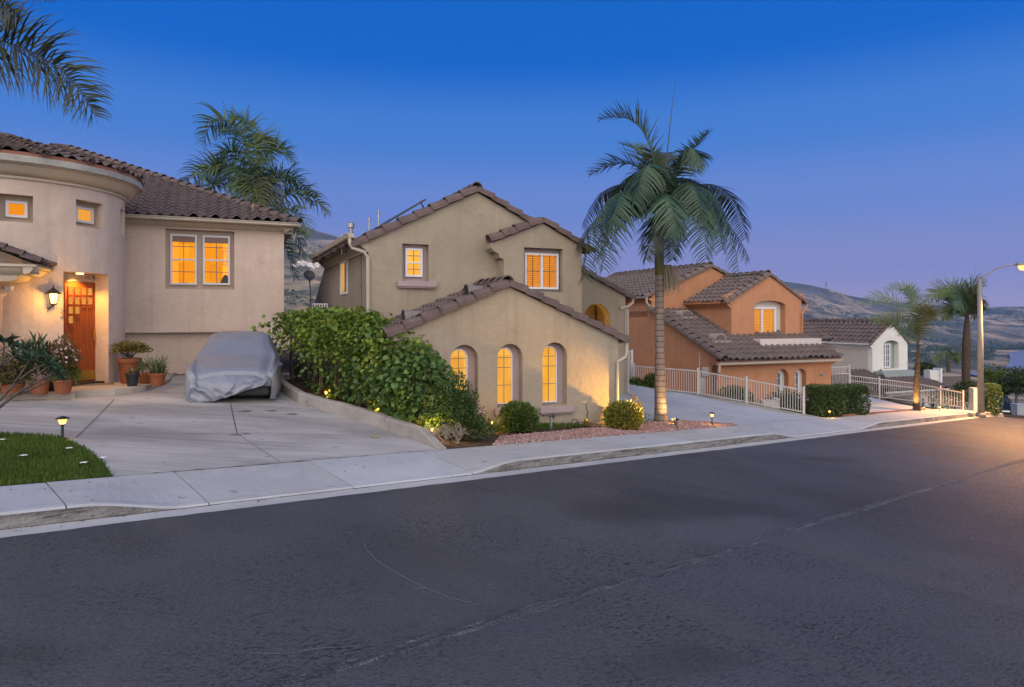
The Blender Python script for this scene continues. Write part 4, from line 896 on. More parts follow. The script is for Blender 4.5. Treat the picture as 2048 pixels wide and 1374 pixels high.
lgl = MB().lathe([(.06,0),(.09,-.05),(.07,-.14),(.0,-.16)], (ax0+.0, WY+.8, 2.97), 10, False).build('loggia_lamp', M['lamp'], h2)
plight('loggia_light', H2.w(ax0+.08, WY+.75, 2.40), 30, (1.0,.50,.05), .06)
rk = MB(); rake(rk, (wr+.28, wtop(wr)-.09), (wl, wtop(wl)+.05), WY); rk.build('rake_tiles', M['tile_cap'], h2)
slope_roof('wing_roof', h2, M['tile'], (wr, wtop(wr)), (wl, wtop(wl)), WY+.05, WY+6, over=.28, res=4)
MB().tube([(wr+.24,WY-.05,2.95),(wr+.22,WY-.06,2.82),(wr+.06,WY-.05,2.70),(wr-.22,WY-.05,2.64)], .045, 6).tube([(wr+.05,WY-.05,2.6),(wr+.05,WY-.05,.25),(wr+.05,WY-.1,.12),(wr+.10,WY-.22,.06)], .04, 6).build('downspout', M['gutter'], h2)
g_ = MB(); g_.box(wr+.05, wr+.30, WY+.3, WY+.34, 1.55, 2.62); g_.build('side_screen', painted('grey_screen', (.45,.46,.48)), h2)
MB().tube([(GR[0]+.20,-.03,GR[1]-.10),(GR[0]+.20,-.04,GR[1]-.30),(GR[0]+.16,-.04,GR[1]-.42),(GR[0]-.05,-.045,GR[1]-.52),(GR[0]-.05,-.045,GR[1]-.7),(GR[0]-.05,-.045,-.2)], .036, 6).build('downspout', M['gutter'], h2)
MB().sweep(gp_, (GR[0]+.16, -.02, GR[1]-.11), (GR[0]+.16, 4, GR[1]-.11), (1,0,0)).build('gutter', M['gutter'], h2)
# ------------------------------------------------------------------ third house: terracotta
H3 = Frame(7.51, 24.95, -2.0)
h3 = thing('terracotta_house', H3.o, 'terracotta orange house with a tall arched dormer window above a tiled garage roof', 'house', H3.rot)
S3 = M['stucco_three']; GW, GT = 5.72, 2.06; SP = .417; EZ3 = 2.34
roofz = lambda k: EZ3 + SP*(k+.4)
ars = []
for xa, xb, yt in ((1553,1577,739),(1590,1612.5,737.5)):
    a, zt_ = H3.p(xa, yt); b_, _ = H3.p(xb, yt); ars.append((a, b_, .66, zt_))
wall('garage_wall', S3, h3, rect(0, GW, .25, GT), [arch(*q) for q in ars], 0, .3, .22)
MB().box(.02, GW-.02, .03, .3, -1.5, .25).build('plinth', M['trim_three'], h3)
for a, b_, zb, zt_ in ars:
    MB().prism(arch(a-.02, b_+.02, zb-.02, zt_+.02), .215, .25).build('window_surround', M['trim_three'], h3)
    window(h3, arch(a+.02, b_-.20, zb+.03, zt_-.08), .16, M['pane_dark'], .05, cols=[(a+b_-.18)/2], rows=[zb+.3, zb+.6, zb+.9], mun_mat=M['white'], depth=.05)
nm, nz = H3.p(1642, 750); np_ = MB().box(nm-.12, nm+.13, -.02, 0, nz-.05, nz+.05).build('number_plaque', M['steel'], h3)
nb = MB()
for i in range(3): nb.box(nm-.09+i*.07, nm-.05+i*.07, -.026, -.021, nz-.035, nz+.035)
nb.build('number_marks', M['black'], np_)
cp3 = [(0,0),(.04,0),(.04,.03),(.09,.06),(.16,.12),(.20,.14),(.20,.19),(0,.19)]
MB().sweep(cp3, (-.02, 0, GT-.02), (GW+.1, 0, GT-.02), (0,-1,0)).build('cornice', M['cornice_three'], h3)
MB().sweep(gp_, (-.28, -.28, EZ3-.17), (GW+.18, -.28, EZ3-.17), (0,-1,0)).tube([(-.22,-.36,EZ3-.14),(-.22,-.36,EZ3-.42)], .05, 6).build('gutter', M['gutter'], h3)
MB().tube([(-.22,-.34,EZ3-.42),(-.20,-.20,EZ3-.55),(-.06,-.05,EZ3-.66),(-.05,-.04,EZ3-.8),(-.05,-.04,.1)], .04, 6).build('downspout', M['cornice_three'], h3)
MB().box(-.2, GW+.1, -.36, .2, EZ3-.16, EZ3-.02).build('tile_mortar', M['mortar'], h3)
c3, s3 = 1/math.sqrt(1+SP*SP), SP/math.sqrt(1+SP*SP); KM = 4.09
tile_roof('garage_roof', M['tile_three'], h3, (-.1, -.42, EZ3), (1,0,0), (0,c3,s3), [(0,0),(GW+.25,0),(GW+.25,4.5/c3),(0,4.5/c3)], .30, .40, .055, .035)
caps(MB(), (-.10, -.45, EZ3+.02), (-.10, KM, roofz(KM)+.04), .17, .40).build('rake_tiles', M['tile_three'], h3)
# long left side wall under the rake
MB().add([(0,.3,-1.5),(0,KM+4.6,-1.5),(0,KM+4.6,roofz(KM)-.05),(0,KM,roofz(KM)-.05),(0,.3,roofz(.3)-.06),(0,0,roofz(0)-.1),(0,0,-1.5)], [(0,1,2,3,4,5,6)]).add([(GW,.3,-1.5),(GW,9,-1.5),(GW,9,roofz(KM)),(GW,KM,roofz(KM)-.1),(GW,.3,roofz(.3)-.1)], [(0,1,2,3,4)]).build('side_wall', S3, h3)
k_, z_ = H3.pt(1413, 743, 0); MB().box(-.10, 0, k_-.16, k_+.16, z_-.16, z_+.16).build('meter_box', M['trim_three'], h3, False, .01)
k_, z_ = H3.pt(1400, 700, 0); MB().bar((-.02,k_,.2),(-.02,k_,roofz(k_)-.3),.03).build('conduit', M['trim_three'], h3)
# main block with its gable to the front
MW, MZ, MAx3, MAz3 = 6.3, 4.86, 3.13, 6.09
wall('main_gable_wall', S3, h3, [(0,roofz(KM)-.1),(MW,roofz(KM)-.1),(MW,MZ),(MAx3,MAz3),(0,MZ)], [], KM, .3)
MB().add([(0,KM+.3,roofz(KM)-.3),(0,KM+8,roofz(KM)-.3),(0,KM+8,MZ),(0,KM+.3,MZ)], [(0,1,2,3)]).build('upper_side_wall', S3, h3)
slope_roof('main_roof', h3, M['tile_three'], (0,MZ), (MAx3,MAz3), KM+.08, KM+8.2, over=.42, tw=.30, course=.40, res=6)
slope_roof('main_roof', h3, M['tile_three'], (MW,MZ), (MAx3,MAz3), KM+.08, KM+8, over=.3, tw=.30, course=.40, res=4)
mp3 = (MAz3-MZ)/MAx3
rk = MB(); rake(rk, (-.36, MZ-.36*mp3+.03), (MAx3, MAz3+.07), KM, .15, .38); rake(rk, (MW+.3, MZ-.3*mp3+.03), (MAx3, MAz3+.07), KM, .15, .38); rk.build('rake_tiles', M['tile_three'], h3)
caps(MB(), (MAx3, KM+.05, MAz3+.08), (MAx3, KM+8, MAz3+.08), .15, .42).build('ridge_tiles', M['tile_three'], h3)
MB().sweep(cp3, (0, KM-.1, MZ-.34), (0, KM+8, MZ-.34), (-1,0,0)).build('cornice', M['cornice_three'], h3)
MB().sweep(gp_, (-.25, KM-.1, MZ-.16), (-.25, KM+8, MZ-.16), (-1,0,0)).tube([(-.3,KM-.06,MZ-.14),(-.28,KM-.06,MZ-.36),(-.05,KM-.06,MZ-.55),(-.04,KM-.06,MZ-.75)], .05, 6).build('gutter', M['gutter'], h3)
for px, py in ((1345,522),):
    pass
pv_ = MB(); pv_.tube([(1.2,KM+1.4,MZ+.4),(1.2,KM+1.4,MZ+1.15)], .05, 8).lathe([(.09,-.05),(.09,.02)], (1.2,KM+1.4,MZ+1.15), 10); pv_.build('vent_pipe', M['pole'], h3)
fl = MB().tube([(-.3,KM+3.2,MZ-.05),(-.3,KM+3.2,MZ+.45)], .03, 6).tube([(-.3,KM+3.2,MZ+.35),(-.15,KM+3.0,MZ+.40)], .02, 6); fl.lathe([(.10,0),(.05,.05)], (-.1,KM+2.95,MZ+.38), 8); fl.build('antenna_mount', M['white'], h3)
M['vent'] = painted('tan_vent_paint', (.27,.21,.18))
def dormer_vent(parent, x, k, z, mat):
    v_ = MB(); K = 8; ar = [(.30*math.cos(math.pi*i/K), .26*math.sin(math.pi*i/K)) for i in range(K+1)]
    v_.v = [(x+c, k, z+s) for c, s in ar] + [(x+c*.9, k+.5, z+.17+s*.25) for c, s in ar]; v_.f = [(i, i+1, K+2+i, K+1+i) for i in range(K)] + [tuple(range(K+1))]
    v_.box(x-.42, x+.42, k-.16, k+.02, z-.10, z-.02); o_ = v_.build('roof_vent', mat, parent); l_ = MB()
    ir = [(x+c*.78, z+.02+s*.72) for c, s in ar]; l_.prism(ir, k-.012, k-.004); l_.build('louvre', M['tile_three'], o_); return o_
for px, py in ((1374,634),(1441,682)):
    k_ = .9
    for _ in range(12):
        t_, z_ = H3.p(px, py, k_); k_ += ((z_-.06-EZ3)/SP-.4-k_)*.6
    dormer_vent(h3, t_, k_, roofz(k_)+.10, M['vent'])
# dormer with the arched window
DK, dl3, dr3, da, daz = 1.5, 1.98, 5.72, 3.93, 5.60; dez = 4.62
ax_, azt = H3.p(1509, 601, DK); bx_, _ = H3.p(1571, 601, DK); wz0_ = 3.08
wall('dormer_wall', S3, h3, [(dl3,2.9),(dr3,2.9),(dr3,dez+.02),(dr3+.3,dez+.12),(da,daz),(dl3-.30,dez+.10),(dl3-.26,dez-.02),(dl3-.12,dez-.08),(dl3-.08,dez-.22),(dl3,dez-.30)], [arch(ax_, bx_, wz0_, azt, .20)], DK, .28, .30)
MB().prism(arch(ax_-.02, bx_+.02, wz0_-.02, azt+.02, .2), DK+.275, DK+.30).build('window_surround', M['trim_three'], h3)
xb_ = ax_+(bx_-ax_)*.80; w = window(h3, rect(ax_-.25, xb_, wz0_+.02, wz0_+1.26), DK+.18, M['pane_pale'], .09, mull=(ax_-.25+xb_)/2+.04, depth=.10); mxx = (ax_-.25+xb_)/2+.04
for xa, xb, n_ in ((ax_-.16, mxx-.05, 16), (mxx+.05, xb_-.09, 16)): shutter(w, xa, xb, wz0_+.11, wz0_+1.17, DK+.225, n_, M['shutter'])
MB().add([(dl3,DK+.28,roofz(DK)-.2),(dl3,KM,roofz(KM)-.3),(dl3,KM,dez-.1),(dl3,DK+.28,dez-.1)], [(0,1,2,3)]).build('dormer_side_wall', S3, h3); MB().add([(dr3,DK+.28,2.6),(dr3,KM,2.6),(dr3,KM,dez),(dr3,DK+.28,dez)], [(0,1,2,3)]).build('dormer_side_wall', S3, h3)
MB().sweep(cp3, (dl3, DK+.0, dez-.36), (dl3, KM, dez-.36), (-1,0,0)).build('dormer_cornice', M['cornice_three'], h3)
MB().box(dl3-.31, dl3-.20, DK+.02, KM, dez-.16, dez-.0).build('dormer_fascia', M['cornice_three'], h3)
slope_roof('dormer_roof', h3, M['tile_three'], (dl3,dez), (da,daz), DK+.06, KM-.02, over=.36, tw=.30, course=.36); slope_roof('dormer_roof', h3, M['tile_three'], (dr3,dez), (da,daz), DK+.06, KM, over=.36, tw=.3, course=.36, res=4)
rk = MB(); q = (daz-dez)/(da-dl3); rake(rk, (dl3-.34, dez-.34*q+.04), (da, daz+.07), DK, .15, .34); q = (daz-dez)/(dr3-da); rake(rk, (dr3+.36, dez-.36*q+.04), (da, daz+.07), DK, .13, .34); rk.build('dormer_rake_tiles', M['tile_three'], h3)
caps(MB(), (da, DK+.05, daz+.08), (da, KM+1, daz+.08), .13, .4).build('dormer_ridge_tiles', M['tile_three'], h3)
MB().tube([(dr3+.30,DK-.03,dez-.05),(dr3+.28,DK-.04,dez-.25),(dr3+.10,DK-.05,dez-.42),(dr3+.0,DK-.04,dez-.55),(dr3-.03,DK-.04,3.0)], .04, 6).build('downspout', M['cornice_three'], h3)
MB().box(2.62, 5.86, .60, DK-.003, 2.55, 3.05).build('window_ledge', M['trim_three'], h3, False, .008)
# ------------------------------------------------------------------ fourth house: white
H4 = Frame(20.07, 38, -4.0)
h4 = thing('white_house', H4.o, 'white stucco house with a grey arched recess and tall paned window, farther down the street', 'house', H4.rot)
S4 = M['stucco_four']
ax_, azt = H4.p(1767.5, 681); bx_, _ = H4.p(1795, 681); bx_ += .10; wzb = 3.0
wall('gable_wall', S4, h4, [(0,0),(2.86,0),(2.86,4.46),(1.50,5.56),(0,4.50)], [arch(ax_, bx_, wzb, azt, .22)], 0, .3, .28)
MB().prism(arch(ax_-.02, bx_+.02, wzb-.02, azt+.02, .22), .275, .30).build('window_surround', M['trim_four'], h4)
xb_ = ax_+(bx_-ax_)*.66
window(h4, rect(ax_, xb_, wzb+.05, wzb+1.42), .20, M['pane_dark'], .07, cols=[ax_+(xb_-ax_)*.30, ax_+(xb_-ax_)*.72], rows=[wzb+.42, wzb+.76, wzb+1.10], mull=ax_+(xb_-ax_)*.5, mun=.03, mun_mat=M['white'], depth=.06)
MB().box(.05, 2.95, -.62, -.003, 2.55, 2.92).build('window_ledge', M['trim_four'], h4, False, .01)
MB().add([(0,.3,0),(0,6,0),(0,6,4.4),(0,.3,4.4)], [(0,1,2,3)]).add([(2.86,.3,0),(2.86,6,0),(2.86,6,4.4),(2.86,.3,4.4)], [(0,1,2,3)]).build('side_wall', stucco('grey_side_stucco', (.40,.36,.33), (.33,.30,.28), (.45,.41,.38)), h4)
MB().sweep(cp3, (0,-.0,4.16), (0,3.1,4.16), (-1,0,0)).sweep(gp_, (-.22,0,4.36), (-.22,3.1,4.36), (-1,0,0)).build('cornice', M['white'], h4)
slope_roof('roof', h4, M['tile'], (0,4.50), (1.50,5.56), .02, 6.5, over=.3, tw=.32, course=.36); slope_roof('roof', h4, M['tile'], (2.86,4.46), (1.5,5.56), .02, 6.5, over=.2, tw=.32, course=.36, res=4)
rk = MB(); rake(rk, (-.24, 4.34), (1.5, 5.62), 0, .11, .32); rake(rk, (3.0, 4.34), (1.5, 5.62), 0, .11, .32); rk.build('rake_tiles', M['tile_cap'], h4)
caps(MB(), (1.5,.0,5.68), (1.5,6,5.68), .12, .4).build('ridge_tiles', M['tile_cap'], h4)
# its left wing with a hipped roof, seen above the terracotta garage
MB().box(-5.5, -.02, 3.2, 8, 0, 4.5).build('left_wing_wall', S4, h4)
MB().sweep(cp3, (-5.7,3.2,4.2), (0,3.2,4.2), (0,-1,0)).sweep(gp_, (-5.7,2.98,4.4), (-.25,2.98,4.4), (0,-1,0)).build('left_wing_cornice', M['white'], h4)
tile_roof('left_wing_roof', M['tile'], h4, (-6, 2.75, 4.56), (1,0,0), (0,.82,.57), [(0,0),(6.2,0),(5.0,2.9),(1.2,2.9)], .32, .36)
caps(MB(), (-.0, 2.8, 4.6), (-1.2, 5.1, 6.2), .12, .36).build('hip_tiles', M['tile_cap'], h4)
wx, wz = H4.p(1650, 690, 3.18)
window(h4, rect(wx-.9, wx+.35, wz-.55, wz+.28), 3.14, M['pane_dark'], .09, mull=wx-.28, depth=.07)
# lower garage roof and wall in front
LR = 2.62
tile_roof('lower_roof', M['tile'], h4, (-1.6, -2.2, 2.05), (1,0,0), (0,.955,.295), [(0,0),(5.1,0),(4.2,2.9),(.2,2.9)], .32, .36)
tile_roof('lower_roof', M['tile'], h4, (-1.6, 3.0, 2.05), (0,-1,0), (.955,0,.295), [(0,0),(5.2,0),(2.6,2.6),(0,2.6)], .32, .36)
caps(MB(), (-1.6,-2.2,2.12), (.9,.3,2.95), .12, .36).build('lower_hip_tiles', M['tile_cap'], h4)
MB().box(1.0, 3.2, -1.8, -.3, -1, 2.0).build('lower_wall', S4, h4)
MB().sweep(gp_, (-1.7,-2.1,1.95), (3.5,-2.1,1.95), (0,-1,0)).sweep(cp3, (-1.2,-1.8,1.74), (3.3,-1.8,1.74), (0,-1,0)).build('lower_gutter', M['white'], h4)
for t_ in (1.35, 2.1):
    window(h4, arch(t_, t_+.42, .75, 1.6), -1.86, M['pane_dark'], .06, depth=.05)
# ------------------------------------------------------------------ railings
def railing(parent, P, Q, zb0, zb1, h0, h1, n, mat, post=.055, bar=.018, posts=(0,1), gap=.08, top=.045):
    """top rail, bottom rail, evenly spaced bars, and posts at the given fractions; every post and the bar panel is a part"""
    P, Q = Vector(P), Vector(Q); f = lambda t, z: Vector((P.x+(Q.x-P.x)*t, P.y+(Q.y-P.y)*t, z))
    zb = lambda t: zb0+(zb1-zb0)*t; hh = lambda t: h0+(h1-h0)*t
    r_ = MB().bar(f(0,zb(0)+hh(0)), f(1,zb(1)+hh(1)), top, .04); r_.bar(f(0,zb(0)+gap), f(1,zb(1)+gap), .035, .035); r_.build('rails', mat, parent)
    b = MB()
    for i in range(1, n): t = i/n; b.bar(f(t,zb(t)+gap), f(t,zb(t)+hh(t)), bar, bar, up=(0,1,0))
    b.build('bar_panel', mat, parent)
    for t in posts:
        p = MB(); p.bar(f(t,zb(t)-.1), f(t,zb(t)+hh(t)+.09), post, post, up=(0,1,0)); c = f(t,zb(t)+hh(t)+.09); p.box(c.x-post*.6, c.x+post*.6, c.y-post*.6, c.y+post*.6, c.z, c.z+.015); p.build('post', mat, parent)
M['rail'] = painted('cream_rail_paint', (.41,.37,.34), .5)
L0, L1 = gp(1264,779), gp(1607,829)
L1 = at(1607, 829, 21.0); L0 = at(1268, 776, 23.2); LM = at(1396, 791, 22.5)
fz = thing('driveway_railing', L1, 'cream metal railing stepping down beside the second driveway, in front of the terracotta house', 'railing')
def rel(v): return v - fz.location
def pz_(px, py, Y): return at(px, py, Y).z - fz.location.z
A_, B_ = rel(L0), rel(LM); railing(fz, A_, B_, A_.z, B_.z, at(1268,732,23.2).z-L0.z, at(1396,742,22.5).z-LM.z, 28, M['rail'], posts=(0,))
A_, B_ = rel(LM), rel(L1); railing(fz, A_, B_, A_.z, B_.z, at(1396,742,22.5).z-LM.z, at(1607,780,21.0).z-L1.z, 42, M['rail'], post=.07, posts=(0,.475,1))
# concrete edge the railing stands on
mb = MB()
for i, t in enumerate(lin(0, 1, .05)):
    p = L0.lerp(L1, t) if t < .38 else LM.lerp(L1, (t-.38)/.62); p = at(*[(1268+(1396-1268)*t/.38, 776+(791-776)*t/.38, 23.2-.7*t/.38), (1396+(1640-1396)*(t-.38)/.62, 791+(838-791)*(t-.38)/.62, 22.5-1.8*(t-.38)/.62)][t >= .38])
    mb.v += [(p.x-.05,p.y-.16,p.z-.25),(p.x-.05,p.y-.16,p.z+.05),(p.x+.05,p.y+.10,p.z+.05),(p.x+.05,p.y+.10,p.z-.6)]
m_ = len(mb.v)//4
for i in range(m_-1):
    for j in range(3): mb.f.append((i*4+j, i*4+j+1, i*4+5+j, i*4+4+j))
tag(mb.build('railing_kerb', M['kerb_wall']), 'low concrete kerb under the cream railing along the second driveway', 'kerb')
gt = thing('side_gate', at(1247, 778, 23.4), 'tall white metal side gate beside the downspout of the olive house', 'gate')
gw = at(1262,778,23.4)-gt.location; gh = at(1247,703,23.4).z-gt.location.z
b = MB()
for i in range(5): b.bar((gw.x*i/5, 0, .05), (gw.x*i/5, 0, gh), .022)
b.build('bar_panel', M['white'], gt); MB().bar((0,0,gh),(gw.x,0,gh),.04).bar((0,0,.06),(gw.x,0,.06),.04).box(-.02, gw.x, .02, .03, .06, gh*.75).build('frame', M['white'], gt); MB().bar((gw.x+.03,0,-.1),(gw.x+.03,0,gh+.06),.07).build('post', M['white'], gt)
# railings round the third driveway: a tall screen and two lower runs
t1 = at(1659,800,29.5); r1 = thing('tall_rail_screen', t1, 'tall cream metal rail screen behind the clipped hedges beside the terracotta house', 'railing')
e1 = at(1699,800,29.5)-t1; h_ = at(1659,735,29.5).z-t1.z; railing(r1, (0,0,0), e1, 0, 0, h_, h_*1.03, 14, M['rail'], posts=(1,)); MB().bar((0,0,h_*.80),(e1.x,e1.y,h_*.82),.04).bar((0,0,h_*.42),(e1.x,e1.y,h_*.42),.04).build('middle_rails', M['rail'], r1)
q0, q1 = at(1700,790,31), at(1832,806,30); r2 = thing('sloping_railing', q0, 'low cream railing running along the far side of the third driveway', 'railing')
railing(r2, (0,0,0), q1-q0, 0, q1.z-q0.z, at(1700,751,31).z-q0.z, at(1832,767,30).z-q1.z, 34, M['rail'], posts=(0,.45,1)); MB().bar((0,0,.66),(q1.x-q0.x,q1.y-q0.y,q1.z-q0.z+.66),.035).build('middle_rail', M['rail'], r2)
q0, q1 = at(1838,806,29), at(1926,818,27.5); r3 = thing('end_railing', q0, 'short cream railing between the uplit palm and the street lamp', 'railing')
railing(r3, (0,0,0), q1-q0, 0, q1.z-q0.z, at(1838,768,29).z-q0.z, at(1926,786,27.5).z-q1.z, 16, M['rail'], posts=(0,.5,1))
# ------------------------------------------------------------------ palms
def bez(P, t):
    P = [Vector(p) for p in P]
    while len(P) > 1: P = [P[i].lerp(P[i+1], t) for i in range(len(P)-1)]
    return P[0]
def frond(name, ctrl, parent, mat, nl=46, ll=.6, lw=.032, start=.14, droop=.5, vee=.35, fwd=.55, rad=.018, twist=0.0, thin=1.0, seed=0, plume=.3):
    """a feather leaf: a tapering rib along a curve with leaflets hanging from both sides"""
    rg = random.Random(seed*7+len(ctrl)*3+int(abs(ctrl[-1][0])*100)); m = 40; pts = [bez(ctrl, i/m) for i in range(m+1)]
    rb = MB().tube(pts, [rad*(1-.85*i/m) for i in range(m+1)], 5)
    V, Fc = [], []; side_ref = None
    for i in range(nl):
        for sd in (-1, 1):
            t = start + (1-start)*((i+.5*(sd > 0))/nl) ** .95; t = min(t, .999); p = bez(ctrl, t); T = (bez(ctrl, min(1,t+.02))-bez(ctrl, max(0,t-.02))).normalized()
            side = T.cross(Vector((0,0,1)))
            if side.length < .15 and side_ref: side = side_ref
            side = side.normalized()
            if side_ref and side.dot(side_ref) < 0: side = -side
            side_ref = side.copy(); up = side.cross(T).normalized()
            if twist: 
                ca, sa = math.cos(twist), math.sin(twist); side, up = side*ca+up*sa, up*ca-side*sa
            prof = math.sin(math.pi*min(1, .16+.80*((t-start)/(1-start))))**.6
            L = ll*prof*rg.uniform(.86,1.1); pl_ = rg.uniform(-plume, plume); cp2, sp2 = math.cos(pl_), math.sin(pl_); side, up = side*cp2+up*sp2, up*cp2-side*sp2; f = fwd*(.55+.9*t)+rg.uniform(-.12,.12); d = (side*sd + T*f + up*(vee+rg.uniform(-.18,.18))).normalized()
            w = lw*rg.uniform(.75,1.1)*(.6+.4*prof); g = droop*rg.uniform(.6,1.35); q = p.copy(); nseg = 4; b = len(V); dd = d.copy()
            for k in range(nseg+1):
                ww = w*(1-(k/nseg)**1.7)*(0.55 if k == 0 else 1)*thin; wd = dd.cross(up).normalized()
                if wd.length < .1: wd = T
                if k == nseg: V.append(tuple(q))
                else: V += [tuple(q - wd*ww*.5), tuple(q + wd*ww*.5)]
                q = q + dd*(L/nseg); dd = (dd + Vector((0,0,-1))*g*(.42+.28*k)).normalized()
            for k in range(nseg-1): Fc.append((b+2*k, b+2*k+1, b+2*k+3, b+2*k+2))
            Fc.append((b+2*nseg-2, b+2*nseg-1, b+2*nseg, b+2*nseg))
    tri = []
    for f_ in Fc:
        tri.append((f_[0],f_[1],f_[2])); 
        if f_[3] != f_[2]: tri.append((f_[0],f_[2],f_[3]))
    nv = len(V); V2 = V + rb.v; tr2 = []
    for f_ in rb.f:
        for k in range(1, len(f_)-1): tr2.append((f_[0]+nv, f_[k]+nv, f_[k+1]+nv))
    return rawmesh(name, np.array(V2), np.array(tri+tr2), mat, parent)
def trunk(parent, pts, rad, mat, n=14, name='trunk', rings=0):
    m = MB(); 
    if rings:
        P2, R2 = [], []
        for i in range(rings+1):
            t = i/rings*(len(pts)-1); k = min(int(t), len(pts)-2); u = t-k; P2.append(Vector(pts[k]).lerp(Vector(pts[k+1]), u)); R2.append((rad[k]*(1-u)+rad[k+1]*u)*(1+.025*(i % 2)))
        pts, rad = P2, R2
    return m.tube(pts, rad, n).build(name, mat, parent, True)
# the tall palm between the houses
PB = gp(1322, 845); PY = PB.y
king = thing('king_palm', PB, 'tall king palm with ringed trunk and wide drooping crown in the gravel bed', 'palm tree')
def kp(px, py, dy=0): return at(px, py, PY+dy) - PB
trunk(king, [kp(1322,852),kp(1321.5,820),kp(1320,760),kp(1319.5,690),kp(1319,620),kp(1319,548)], [.178,.150,.128,.112,.106,.102], M['trunk'], 18, rings=60)
trunk(king, [kp(1319,549),kp(1318.5,520),kp(1319,480),kp(1320,445),kp(1322,425)], [.112,.118,.104,.085,.06], M['shaft'], 14, 'crownshaft')
o0 = (1322, 428)
KF = [  # rib control points (pixel column, row, depth offset) out from the crown; leaflet length, droop, vee, material
 ([o0,(1270,345,-.1),(1175,370,-.4),(1168,560,-.6)], .62, .75, .1, 'frond'),
 ([o0,(1290,330,-.7),(1225,350,-1.3),(1205,540,-1.5)], .66, .8, .1, 'frond'),
 ([o0,(1300,360,.5),(1200,330,1.0),(1165,455,1.3)], .60, .55, .2, 'frond_dark'),
 ([o0,(1310,290,0),(1290,210,.1),(1200,240,.2)], .52, .12, .35, 'frond_bright'),
 ([o0,(1300,330,.3),(1260,300,.5),(1180,350,.8)], .60, .35, .25, 'frond'),
 ([o0,(1318,330,-.8),(1300,270,-1.4),(1268,410,-1.7)], .60, .9, .0, 'frond'),
 ([o0,(1345,340,.2),(1385,300,.3),(1418,262,.4)], .44, .15, .3, 'frond_dark'),
 ([o0,(1345,330,-.5),(1395,235,-1.0),(1393,345,-1.2)], .46, .6, .1, 'frond'),
 ([o0,(1365,340,-.2),(1462,340,-.5),(1478,560,-.7)], .64, .8, .1, 'frond'),
 ([o0,(1370,330,-.8),(1405,340,-1.5),(1412,520,-1.7)], .64, .85, .05, 'frond'),
 ([o0,(1380,350,.4),(1470,330,.9),(1492,480,1.2)], .58, .6, .2, 'frond_dark'),
 ([o0,(1350,370,.9),(1420,370,1.8),(1440,470,2.2)], .60, .6, .2, 'frond_dark'),
 ([o0,(1330,360,1.0),(1300,330,2.0),(1260,430,2.5)], .60, .6, .2, 'frond_dark'),
 ([o0,(1330,410,-.6),(1318,430,-1.3),(1290,520,-1.5)], .50, .7, .1, 'frond_dark'),
 ([o0,(1335,405,-.3),(1345,420,-.6),(1345,520,-.7)], .48, .7, .1, 'frond'),
 ([o0,(1328,340,.2),(1335,310,.4),(1290,300,.9)], .50, .4, .2, 'frond_dark'),
 ([o0,(1360,380,.3),(1450,400,.3),(1500,520,.2)], .56, .8, .1, 'frond_dark'),
 ([o0,(1290,390,.2),(1190,400,.1),(1150,500,.0)], .54, .8, .1, 'frond_dark'),
 ([o0,(1300,400,-.3),(1215,370,-.6),(1190,520,-.8)], .56, .8, .1, 'frond'), ([o0,(1345,380,-.5),(1430,350,-1.0),(1445,500,-1.3)], .58, .8, .1, 'frond'),
 ([o0,(1310,330,.2),(1270,320,.4),(1215,400,.7)], .52, .5, .2, 'frond'), ([o0,(1335,340,.3),(1390,330,.6),(1440,420,.9)], .52, .5, .2, 'frond_dark'),
 ([o0,(1318,360,-1),(1335,370,-2),(1360,480,-2.2)], .54, .9, .05, 'frond'), ([o0,(1312,350,.6),(1285,290,1.0),(1245,290,1.5)], .45, .3, .3, 'frond_mid')]
for i, (cp_, ll, dr_, ve, mt) in enumerate(KF):
    frond('frond', [kp(*c) for c in cp_], king, M[mt], 64, ll*1.5, .046, .13, dr_*.42, ve if dr_ < .5 else -.55, .50, .020, seed=i, plume=.2)
sp = MB().tube([kp(1322,430),kp(1332,330),kp(1341,240),kp(1351,158)], [.022,.018,.011,.003], 6); sp.build('spear_leaf', M['frond'], king)
ss_ = MB(); rg = random.Random(3)
for i in range(70):
    a = rg.uniform(0, 6.28); e0 = kp(1326,548); r0 = rg.uniform(.05,.22); tip = e0 + Vector((.20+math.cos(a)*r0, math.sin(a)*r0, rg.uniform(-.55,-.2)))
    ss_.tube([e0, e0+Vector((.10+math.cos(a)*r0*.5, math.sin(a)*r0*.5, .22)), (e0+tip)/2+Vector((.06+math.cos(a)*r0*.4, math.sin(a)*r0*.5, .12)), tip], [.010,.009,.008,.006], 4)
ss_.build('seed_cluster', M['seed'], king)
